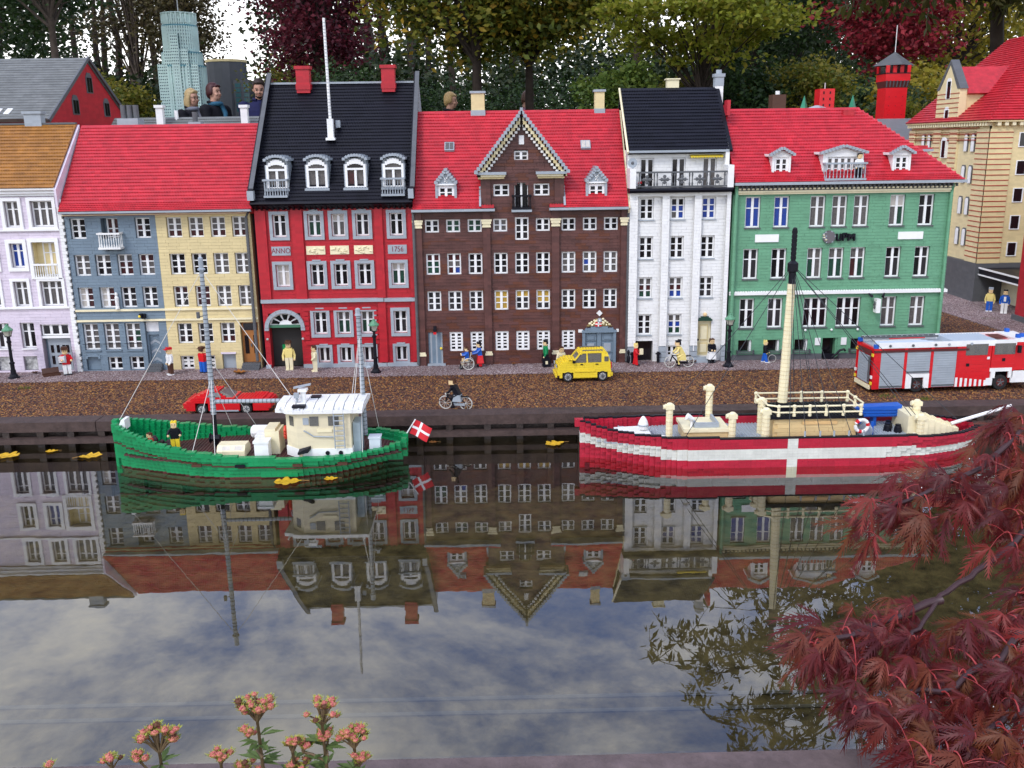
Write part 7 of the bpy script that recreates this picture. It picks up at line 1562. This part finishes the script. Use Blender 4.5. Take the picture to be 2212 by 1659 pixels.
o = leaves('hedge', np.concatenate(P4), .12, leafmat('hedge_leaves', [(.010, .022, .008), (.024, .042, .012), (.04, .055, .016)], .3), None, 16, .1, .7, 'stuff'); tag(o, 'dark leafy undergrowth below the trees behind the model town', 'undergrowth')
# tree whose branches hang over the water at the right; its crown is above the picture
t = thing('overhanging_tree', 'dark tree at top right with long drooping leafy branches', 'tree', (3.25, 3.3, 0))
m = MB(); tx, ty = 3.20, 3.3
m.tube([(tx, ty, 0), (tx-.02, ty, .8), (tx-.08, ty, 1.4), (tx-.15, ty-.05, 2.2), (tx-.3, ty-.2, 3.2)], [.060, .044, .040, .030, .012], 9)
r = np.random.default_rng(77); PT = []
for i in range(70):
    a = r.uniform(-3.0, -.4) if i < 60 else r.uniform(0, 3.1); L0 = r.uniform(.7, 2.1); z0 = r.uniform(1.45, 2.7); b0 = np.array([tx-.1, ty-.05, z0])
    q = [b0]
    for k in range(1, 7):
        f = k/6; q.append(b0+np.array([math.cos(a)*L0*f*.95, math.sin(a)*L0*f*.85, (.75*f-.45*f*f)*L0*.75+r.normal()*.03]))
    m.tube([tuple(p) for p in q], [.017*(1-.9*k/6)*(L0/1.6) for k in range(7)], 5)
    for k in range(2, 7):
        for j in range(5):
            s = q[k]+r.normal(size=3)*.05; e = s+np.array([r.normal()*.16, r.normal()*.16, -r.uniform(.02, .26)]); m.tube([tuple(q[k]), tuple((s+e)/2+np.array([0, 0, .03])), tuple(e)], [.004, .0028, .001], 4)
            for l in range(13): PT.append(s+(e-s)*r.uniform(.2, 1)+r.normal(size=3)*.018)
part('trunk', m, BARK, t, smooth=True); leaves('crown', np.array(PT), .085, leafmat('hanging_olive_leaves', [(.045, .055, .012), (.075, .080, .016), (.11, .095, .02), (.06, .05, .015)], .4), t, 8, 1.1, .30)

# ------------------------------------------------------------------ visitors behind the model town
def remesh(mb, mat, voxel, smooth=6):
    me = mesh('tmp', mb, mat); o = bpy.data.objects.new('tmp', me); COL.objects.link(o)
    md = o.modifiers.new('r', 'REMESH'); md.mode = 'VOXEL'; md.voxel_size = voxel; md.use_smooth_shade = True
    sm_ = o.modifiers.new('s', 'SMOOTH'); sm_.factor = .5; sm_.iterations = smooth
    e = bpy.data.meshes.new_from_object(o.evaluated_get(bpy.context.evaluated_depsgraph_get())); bpy.data.objects.remove(o)
    e.materials.clear(); e.materials.append(mat); e.polygons.foreach_set('use_smooth', [True]*len(e.polygons)); return e
FACE = plain('skin', (.50, .28, .20), .5, .3, noise=.08, scale=30)
def loft(mb, rings, n=18):
    """rings of (cx,cy,z,rx,ry)"""
    i0 = len(mb.v)
    for cx, cy, z, rx, ry in rings:
        for k in range(n): a = 2*math.pi*k/n; mb.v.append((cx+rx*math.cos(a), cy+ry*math.sin(a), z))
    for j in range(len(rings)-1):
        for k in range(n): a = i0+j*n+k; b = i0+j*n+(k+1) % n; mb.f.append((a, b, b+n, a+n))
    mb.f.append(tuple(range(i0+n-1, i0-1, -1))); e = i0+(len(rings)-1)*n; mb.f.append(tuple(range(e, e+n)))
    return mb
def hand(mb, p, d):
    """palm, four fingers of unequal length and a thumb from its side, slightly curled"""
    p, d = Vector(p), Vector(d).normalized(); s = d.cross(Vector((0, 0, 1))); s = s.normalized() if s.length > .1 else Vector((1, 0, 0)); u = s.cross(d)
    mb.ball(p+d*.035, (.036, .036, .034), 10, 7)
    for k, l in enumerate((.058, .068, .064, .05)):
        b = p+d*.055+s*(-.027+.018*k); mb.tube([b, b+d*l*.5-u*.006, b+d*l*.9-u*.026], [.0095, .009, .0075], 6)
    b = p+d*.02-s*.03; mb.tube([b, b+d*.028-s*.022, b+d*.055-s*.022-u*.008], [.011, .0098, .008], 6)
def person(label, loc, rz, sc, coat, hairc, style, tilt=0., armL=None, armR=None, scarf=None, beard=False, glasses=False, coll=None):
    t = thing('person', label, 'person', loc, rz, 'visitors behind the model town', local=True); t.scale = (sc, sc, sc)
    def hz(p):        # head nods forward about the neck
        y, z = p[1], p[2]-1.44; return (p[0], y*math.cos(tilt)-z*math.sin(tilt), 1.44+z*math.cos(tilt)+y*math.sin(tilt))
    armL = armL or ((-.205, 0, 1.36), (-.25, .02, 1.10), (-.23, -.08, .86)); armR = armR or ((.205, 0, 1.36), (.25, .02, 1.10), (.23, -.08, .86))
    m = MB(); loft(m, [(0, .01, .80, .155, .10), (0, .0, .95, .145, .095), (0, 0, 1.15, .155, .10), (0, .01, 1.33, .165, .09), (0, .015, 1.40, .09, .07), (0, .012, 1.46, .052, .055), (0, .0, 1.52, .05, .055)])
    for s in (-1, 1): m.tube([(s*.085, .01, .86), (s*.09, 0, .48), (s*.09, .02, .10), (s*.09, 0, .05)], [.085, .062, .045, .045], 10); m.ball((s*.09, -.06, .04), (.045, .12, .04))
    hm = MB(); hm.ball((0, .012, 1.60), (.074, .092, .100), 16, 12).ball((0, -.030, 1.535), (.052, .055, .055), 12, 9).ball((0, -.084, 1.572), (.013, .022, .020), 8, 6).ball((0, -.074, 1.592), (.010, .014, .026), 8, 6).ball((0, -.076, 1.537), (.022, .010, .008), 8, 5)
    for s in (-1, 1): hm.ball((s*.075, .012, 1.575), (.010, .018, .028), 8, 6).ball((s*.036, -.064, 1.560), (.022, .020, .022), 8, 6)
    m2 = MB(); m2.v = [hz(v) for v in hm.v]; m2.f = hm.f; o0 = len(m.v); m.v += m2.v; m.f += [tuple(i+o0 for i in f) for f in m2.f]
    for a in (armL, armR):
        m.tube(list(a), [.045, .040, .026], 8); hand(m, a[2], Vector(a[2])-Vector(a[1]))
    body = link('body', remesh(m, FACE, .0085, 3), t)
    def hpart(nm, mb, mt, **k): mb.v = [hz(v) for v in mb.v]; return part(nm, mb, mt, body, smooth=True)
    dk = plain('eye_dark', (.02, .012, .01), .3); br = plain('brow_'+style+str(round(hairc[0], 2)), tuple(c*.6 for c in hairc), .7)
    for s in (-1, 1):
        hpart('eye', MB().ball((s*.030, -.073, 1.598), (.013, .008, .0065), 8, 6), dk); hpart('eyebrow', MB().tube([(s*.014, -.082, 1.616), (s*.032, -.079, 1.621), (s*.048, -.066, 1.615)], .0042, 5), br)
    hpart('lips', MB().ball((0, -.083, 1.537), (.021, .006, .006), 8, 5), plain('lips', (.36, .12, .10), .5))
    HM = plain('hair_'+str(round(hairc[0], 3)), hairc, .55, noise=.4, scale=90)
    h_ = MB(); h_.ball((0, .026, 1.625), (.085, .096, .098), 16, 11)
    if style == 'bob':
        h_.ball((0, .055, 1.53), (.088, .070, .115), 14, 10)
        for s in (-1, 1): h_.ball((s*.070, .005, 1.55), (.026, .055, .110), 10, 8).ball((s*.066, -.025, 1.49), (.022, .035, .07), 8, 6)
        h_.ball((0, -.045, 1.672), (.060, .042, .030), 10, 7)
    elif style == 'short':
        h_.ball((0, .060, 1.58), (.078, .055, .085), 12, 9)
        for s in (-1, 1): h_.ball((s*.070, .015, 1.60), (.020, .050, .055), 8, 6)
        h_.ball((.01, -.055, 1.668), (.058, .034, .024), 10, 7)
    else:
        h_.ball((0, .055, 1.59), (.078, .055, .075), 12, 9); h_.ball((0, -.040, 1.685), (.058, .042, .022), 10, 7)
        for s in (-1, 1): h_.ball((s*.073, .010, 1.615), (.012, .034, .040), 8, 6)
    # keep the face clear
    hv = MB(); hv.v = [(x, max(y, -.062 if z > 1.648 else (-.030 if abs(x) > .055 else -.005)), z) for x, y, z in h_.v]; hv.f = h_.f
    hv.v = [hz(v) for v in hv.v]; link('hair', remesh(hv, HM, .009, 2), body)
    if beard: hpart('beard', MB().ball((0, -.046, 1.508), (.050, .036, .022), 10, 7).ball((0, -.078, 1.553), (.028, .008, .006), 8, 5), br)
    if glasses:
        g_ = MB()
        for s in (-1, 1): g_.tube([(s*.032+.022*math.cos(2*math.pi*i/12), -.088, 1.596+.017*math.sin(2*math.pi*i/12)) for i in range(13)], .0022, 5).tube([(s*.054, -.086, 1.60), (s*.078, .01, 1.60)], .002, 5)
        hpart('glasses', g_, plain('glasses_frame', (.03, .02, .02), .3))
    jm = MB(); loft(jm, [(0, .01, .74, .205, .150), (0, .01, .95, .195, .140), (0, .0, 1.15, .195, .135), (0, .01, 1.30, .200, .125), (0, .015, 1.385, .165, .100), (0, .018, 1.425, .090, .085), (0, .015, 1.45, .075, .078)])
    for a in (armL, armR): e = Vector(a[2]).lerp(Vector(a[1]), .06); jm.tube([a[0], a[1], tuple(e)], [.082, .066, .046], 10); jm.ball(a[0], (.085, .085, .075), 10, 7)
    jk = link('jacket', remesh(jm, coat, .013, 4), body)
    part('collar', MB().tube([(.078*math.cos(a), .012+.080*math.sin(a), 1.455+.012*math.sin(a)) for a in [math.pi*2*i/16-math.pi/2+.28 for i in range(15)]], .020, 7), coat if not coll else coll, body, smooth=True)
    part('zip', MB().tube([(0, -.105, 1.40), (0, -.142, 1.2), (0, -.146, .95)], .004, 5), plain('zip_dark', (.01, .01, .012), .4), body)
    if scarf: part('scarf', MB().tube([(.070*math.cos(a), -.01+.078*math.sin(a), 1.44) for a in [2*math.pi*i/14 for i in range(15)]], .030, 8).tube([(.02, -.09, 1.42), (.03, -.13, 1.33), (.02, -.145, 1.20)], [.03, .035, .03], 8), scarf, body, smooth=True)
    tm_ = MB(); loft(tm_, [(0, .01, .80, .18, .125), (0, .01, .92, .185, .13)])
    for s in (-1, 1): tm_.tube([(s*.09, .01, .88), (s*.095, .0, .48), (s*.095, .01, .09)], [.105, .08, .062], 10)
    link('trousers', remesh(tm_, plain('dark_trousers', (.02, .022, .03), .8), .016, 3), body)
    for s in (-1, 1): part('shoe', MB().ball((s*.095, -.05, .045), (.055, .14, .05), 10, 7), RUBBER, body, smooth=True)
    return t
BLKC = plain('black_coat_cloth', (.008, .008, .012), .8, .2, noise=.3, scale=20); NAVY = plain('navy_jacket_cloth', (.012, .014, .060), .75, .2, noise=.25, scale=20)
person('blonde bobbed person in black jacket with hands clasped, before teal tower', (-4.24, 11, -.2), R(62), 1.0, BLKC, (.42, .30, .14), 'bob', R(8), ((-.205, 0, 1.36), (-.21, -.10, 1.12), (-.03, -.24, 1.10)), ((.205, 0, 1.36), (.22, -.10, 1.12), (.06, -.25, 1.11)), plain('grey_scarf', (.16, .17, .21), .8), glasses=True)
person('person with short auburn hair, black coat and blue scarf, looking right', (-3.93, 11.05, -.2), R(68), 1.045, BLKC, (.050, .010, .012), 'short', R(2), ((-.205, 0, 1.36), (-.24, -.06, 1.10), (-.02, -.23, 1.06)), ((.205, 0, 1.36), (.24, -.08, 1.12), (.02, -.25, 1.12)), plain('blue_scarf', (.02, .10, .17), .8))
person('bearded person with cropped dark hair in navy jacket looking down', (-3.29, 11.0, -.2), R(14), 1.07, NAVY, (.028, .016, .010), 'crop', R(20), None, None, None, beard=True)
person('short-haired blond person in dark top behind brown house roof', (-.63, 11, -.2), R(78), .945, BLKC, (.40, .27, .11), 'short', R(8))
person('brown-haired person with pink scarf and dark coat between lime trunks', (.44, 11, -.2), R(45), .95, BLKC, (.10, .05, .03), 'short', R(16), None, None, plain('pink_scarf', (.38, .17, .22), .8), glasses=True)

# ------------------------------------------------------------------ red cut-leaf maple at the right foreground
MAP = leafmat('x_maple', [(.1, .1, .1), (.1, .1, .1)])
def maple_mat(name, a, b):
    m, t, bs = newmat(name); L = t.links.new; N = t.nodes.new
    oi = N('ShaderNodeObjectInfo'); r_ = N('ShaderNodeValToRGB'); e = r_.color_ramp.elements; e[0].color = (*a, 1); e[1].color = (*b, 1); x = e.new(.5); x.color = (.11, .014, .015, 1); y = e.new(.8); y.color = (.11, .040, .014, 1)
    L(oi.outputs['Random'], r_.inputs[0]); g = N('ShaderNodeNewGeometry'); n = N('ShaderNodeTexNoise'); n.inputs['Scale'].default_value = 70; L(g.outputs['Position'], n.inputs['Vector'])
    mr = N('ShaderNodeMapRange'); mr.inputs['To Min'].default_value = .45; mr.inputs['To Max'].default_value = 1.6; L(n.outputs['Fac'], mr.inputs['Value']); c = N('ShaderNodeMixRGB'); c.blend_type = 'MULTIPLY'; c.inputs[0].default_value = 1; L(r_.outputs[0], c.inputs[1]); L(mr.outputs[0], c.inputs[2])
    L(c.outputs[0], bs.inputs['Base Color']); bs.inputs['Roughness'].default_value = .42; bs.inputs['Specular IOR Level'].default_value = .22
    tr = N('ShaderNodeBsdfTranslucent'); tr.inputs['Color'].default_value = (.34, .035, .022, 1); mx = N('ShaderNodeMixShader'); mx.inputs[0].default_value = .25; L(bs.outputs[0], mx.inputs[1]); L(tr.outputs[0], mx.inputs[2]); L(mx.outputs[0], t.nodes['Material Output'].inputs['Surface']); return m
MLEAF = maple_mat('wine_red_maple_leaf', (.060, .010, .013), (.21, .026, .026)); STEM = plain('red_petiole', (.30, .03, .03), .4, .4); TWIG = plain('dark_maple_bark', (.045, .020, .022), .45, .4, noise=.3, scale=40)
def maple_leaf(seed):
    """seven narrow lobes, each cut into saw-like side lobes, drooping towards their tips"""
    r = random.Random(seed); m = MB()
    for k in range(-3, 4):
        L0 = (.060, .055, .044, .028)[abs(k)]*r.uniform(.85, 1.12); a = k*R(26)+r.uniform(-.09, .09); ca, sa = math.cos(a), math.sin(a); sag = r.uniform(.3, 1.0); bend = r.uniform(-.45, .45); tw = r.uniform(-.5, .5)
        def P(u, w): 
            x, y = u*L0, w+bend*u*u*L0*.5; return (x*ca-y*sa, x*sa+y*ca, -sag*u*u*L0*.8+abs(w)*.35+w*tw)
        n = 9; i0 = len(m.v)
        wd = [L0*.034*(math.sin(math.pi*min(1, (i/n)*.92+.08))**.7)*(1.15 if i else .5) for i in range(n+1)]
        for i in range(n+1): m.v += [P(i/n, -wd[i]), P(i/n, wd[i])]
        for i in range(n): a0 = i0+2*i; m.f.append((a0, a0+2, a0+3, a0+1))
        for i in range(2, n):
            for s in (-1, 1):
                tl = L0*(.17*math.sin(math.pi*i/n)+.05)*r.uniform(.7, 1.2); u0 = i/n; j = len(m.v)
                m.v += [P(u0-.042, s*wd[i]*.8), P(u0+.035, s*wd[i]*.8), P(u0+.10+tl/L0*.55, s*(wd[i]+tl*.62))]; m.f.append((j, j+1, j+2) if s < 0 else (j, j+2, j+1))
    return mesh('maple_leaf', m, MLEAF)
LV = [maple_leaf(s) for s in range(7)]
TIPS = [(0.485, -1.736, 0.266), (0.530, -1.728, 0.275), (0.583, -1.717, 0.290), (0.638, -1.702, 0.309), (0.682, -1.683, 0.335), (0.707, -1.668, 0.356), (0.471, -1.762, 0.232), (0.516, -1.755, 0.241), (0.560, -1.751, 0.245), (0.608, -1.736, 0.264), (0.656, -1.721, 0.283), (0.691, -1.709, 0.298), (0.375, -1.889, 0.146), (0.355, -1.898, 0.143), (0.408, -1.870, 0.153), (0.447, -1.857, 0.158), (0.483, -1.851, 0.160), (0.444, -1.895, 0.142), (0.491, -1.889, 0.144), (0.527, -1.895, 0.140), (0.572, -1.870, 0.150), (0.615, -1.851, 0.157), (0.647, -1.819, 0.171), (0.408, -1.920, 0.134), (0.441, -1.933, 0.129), (0.487, -1.927, 0.130), (0.522, -1.933, 0.127), (0.568, -1.914, 0.132), (0.604, -1.908, 0.134), (0.381, -1.984, 0.115), (0.401, -1.971, 0.118), (0.427, -1.984, 0.114), (0.466, -1.978, 0.115), (0.497, -1.978, 0.114), (0.537, -1.959, 0.118), (0.565, -1.965, 0.116), (0.427, -2.022, 0.106), (0.462, -2.022, 0.105), (0.500, -2.016, 0.105), (0.538, -2.009, 0.106), (0.438, -2.054, 0.100), (0.472, -2.054, 0.099), (0.509, -2.047, 0.099), (0.540, -2.035, 0.101), (0.664, -1.781, 0.204), (0.653, -1.762, 0.228), (0.672, -1.743, 0.252)]
BRS = [[(.96, -1.70, .46), (0.766, -1.724, 0.276), (0.679, -1.762, 0.228), (0.605, -1.794, 0.189), (0.545, -1.825, 0.170), (0.501, -1.870, 0.151), (0.476, -1.886, 0.145)], [(.96, -1.70, .46), (0.786, -1.660, 0.418), (0.732, -1.668, 0.356), (0.642, -1.709, 0.299), (0.554, -1.730, 0.272), (0.489, -1.743, 0.256)], [(0.545, -1.825, 0.170), (0.456, -1.863, 0.155), (0.368, -1.892, 0.145)], [(.93, -1.72, .38), (0.716, -1.800, 0.180), (0.599, -1.895, 0.139), (0.511, -1.946, 0.123), (0.434, -1.965, 0.119), (0.387, -1.981, 0.116)], [(.93, -1.72, .33), (0.659, -1.908, 0.132), (0.566, -1.984, 0.111), (0.497, -2.022, 0.104), (0.441, -2.047, 0.101)]]
mt = thing('red_maple', 'wine red cut-leaf maple overhanging the pond at the right', 'tree', (1.0, -2.10, -.06))
part('trunk', MB().tube([(1.0, -2.10, -.06), (1.02, -2.02, .12), (.99, -1.90, .30), (.95, -1.71, .42), (.93, -1.62, .55)], [.020, .017, .013, .009, .006], 9), TWIG, mt, smooth=True)
allp = []
for b in BRS:
    n = len(b); pts = []
    for (p, q) in zip(b, b[1:]):
        for k in range(4): pts.append(Vector(p).lerp(Vector(q), k/4)+Vector((random.gauss(0, .002), random.gauss(0, .002), random.gauss(0, .0015))))
    pts.append(Vector(b[-1])); part('branch', MB().tube(pts, [.0048*(1-.75*i/len(pts))+.0008 for i in range(len(pts))], 7), TWIG, mt, smooth=True); allp += pts
ru = random.Random(5); nl = 0
for tp in TIPS:
    tp = Vector(tp); bp0 = min(allp, key=lambda q: (q-tp).length if q.x > tp.x-.01 else 9)
    m = MB().tube([bp0, bp0.lerp(tp, .25)+Vector((0, 0, .006)), bp0.lerp(tp, .5)+Vector((0, 0, .008)), bp0.lerp(tp, .75)+Vector((0, 0, .006)), tp], [.0013, .0011, .0009, .0007, .0006], 6)
    part('twig', m, STEM, mt, smooth=True)
    for k in range(6):
        s = tp+Vector((ru.gauss(.012, .016), ru.gauss(0, .016), ru.gauss(0, .012)))
        d = Vector((-1+ru.gauss(0, .38), ru.gauss(-.15, .45), -.42+ru.gauss(0, .33))).normalized(); nrm = Vector((ru.gauss(-.1, .35), ru.gauss(-.35, .6), 1)).normalized()
        yv = nrm.cross(d).normalized(); nz_ = d.cross(yv); sc = ru.uniform(.42, .92)
        M = Matrix((d, yv, nz_)).transposed().to_4x4(); o = bpy.data.objects.new('leaf', LV[ru.randrange(7)]); COL.objects.link(o); o.parent = mt
        off = WO[mt]; M.translation = s-off; o.matrix_basis = M @ Matrix.Scale(sc, 4); nl += 1
        if nl % 2 == 0: part('petiole', MB().tube([tp, tp.lerp(s, .25)+Vector((0, 0, .002)), tp.lerp(s, .5)+Vector((0, 0, .003)), tp.lerp(s, .75)+Vector((0, 0, .002)), s], .00042, 5), STEM, mt)
for q in range(14):
    p = Vector(ru.choice(TIPS))+Vector((ru.gauss(0, .02), ru.gauss(0, .02), ru.gauss(-.01, .008))); part('water_drop', MB().ball(p, (.0007, .0007, .0009), 7, 5), plain('water_drop', (.75, .78, .8), .05, .8), mt)

# ------------------------------------------------------------------ budding flower stems along the near edge
BUD = leafmat('pink_bud', [(.48, .09, .11), (.55, .14, .14), (.58, .24, .14), (.42, .08, .10)], .15, .6); SEP = leafmat('yellow_green_sepal', [(.30, .34, .04), (.46, .44, .07), (.22, .28, .04)], .3); FLF = leafmat('flower_foliage', [(.07, .12, .03), (.12, .18, .05), (.10, .14, .06)], .3); FST = plain('reddish_flower_stem', (.15, .10, .05), .6); DED = plain('dried_flower_brown', (.11, .04, .02), .8)
def bud_cluster(t, c, n, spread, r):
    for k in range(int(n*1.5)):
        a = r.uniform(0, 6.28); d = spread*.92*math.sqrt(r.random()); p = Vector(c)+Vector((d*math.cos(a), d*math.sin(a)*.8, r.uniform(-.5, .4)*spread*.6+.45*(spread-d)))
        part('bud_stalk', MB().tube([Vector(c)-Vector((0, 0, spread*.9)), Vector(c).lerp(p, .6)-Vector((0, 0, spread*.25)), p], [.0011, .0008, .0007], 5), FST, t)
        rad = r.uniform(.0024, .0037); m = MB(); m.ball(p, (rad, rad, rad*.8), 8, 6)
        for j in range(14):
            aa = r.uniform(0, 6.28); el = r.uniform(.0, 1.45); q = p+Vector((math.cos(aa)*math.cos(el), math.sin(aa)*math.cos(el), math.sin(el)*.85))*rad; m.ball(q, rad*.30, 5, 4)
        bd_ = part('flower_head', m, BUD if r.random() > .12 else DED, t, smooth=True)
        s = MB()
        for j in range(18):
            aa = 2*math.pi*j/8+r.random(); dr = Vector((math.cos(aa), math.sin(aa), .3)); sd = Vector((-math.sin(aa), math.cos(aa), 0))*.0017; i = len(s.v); b0 = p-Vector((0, 0, rad*.5))
            s.v += [tuple(b0+sd), tuple(b0-sd), tuple(b0+dr*rad*r.uniform(1.6, 2.7)+Vector((0, 0, rad*.5)))]; s.f.append((i, i+1, i+2))
        part('sepals', s, SEP, bd_)
def flower(label, top, n, spread, seed, leavesn=6, subs=()):
    r = random.Random(seed); x, y, z = top; t = thing('flower_stem', label, 'flower', (x+.01, y-.015, -.062), 0, 'budding flower stems on the near bank')
    part('stem', MB().tube([(x+.01, y-.015, -.062), (x+.006, y-.008, z*.4-.03), (x, y, z-spread*.8)], [.0026, .0022, .0016], 7), FST, t, smooth=True)
    bud_cluster(t, (x, y, z), n, spread, r)
    for (a, b, c, k, s) in subs:
        part('side_stem', MB().tube([(x+.004, y-.006, z-.055), (x+a*.6, y+b*.6, z-.03+c*.5), (x+a, y+b, z+c-s*.8)], [.0018, .0014, .0012], 6), FST, t, smooth=True); bud_cluster(t, (x+a, y+b, z+c), k, s, r)
    for k in range(leavesn):
        a = r.uniform(0, 6.28); zz = z-spread*1.1-r.uniform(.0, .06); b0 = Vector((x, y, zz)); m = MB()
        for j in (-1, 0, 1):
            aa = a+j*.5; d = Vector((math.cos(aa), math.sin(aa)*.8, r.uniform(-.1, .35))); L0 = r.uniform(.016, .028); s_ = Vector((-math.sin(aa), math.cos(aa), 0))*L0*.14; i = len(m.v)
            m.v += [tuple(b0), tuple(b0+d*L0*.5+s_+Vector((0, 0, .002))), tuple(b0+d*L0), tuple(b0+d*L0*.5-s_+Vector((0, 0, .002)))]; m.f.append((i, i+1, i+2, i+3))
        part('leaf', m, FLF, t)
flower('tall pink budding stem with broad head, the taller of two neighbours', (-.251, -2.05, .182), 15, .020, 1, 9, ((-.012, .004, -.032, 4, .008),))
flower('pink budding stem with two-tiered head beside the broad headed one', (-.186, -2.05, .176), 13, .019, 2, 9, ((.004, .004, -.030, 7, .010), (-.022, .002, -.042, 5, .009)))
flower('loose yellow green budding stem leaning right at the clump edge', (-.155, -2.05, .146), 13, .017, 3, 7, ((.004, .0, -.026, 5, .011),))
flower('short budding stem with a dried brown head between tall ones', (-.218, -2.05, .138), 7, .012, 4, 6)
flower('dense pink and yellow budding stem standing apart to the left', (-.353, -2.05, .150), 17, .022, 5, 8, ((-.020, .0, -.022, 5, .010),))
flower('small budding stem close to the timber edging, left of tall ones', (-.292, -2.05, .126), 7, .012, 6, 5)
flower('low pink budding stem with few heads far from tall ones', (-.403, -2.05, .124), 4, .012, 7, 5); flower('single low pink bud at the far left of the edging', (-.467, -2.05, .120), 2, .003, 8, 3)
flower('low pink budding head right under the tall broad headed stem', (-.265, -2.05, .112), 6, .012, 9, 6); flower('low yellow green budding head among leaves', (-.212, -2.05, .112), 8, .013, 10, 7)
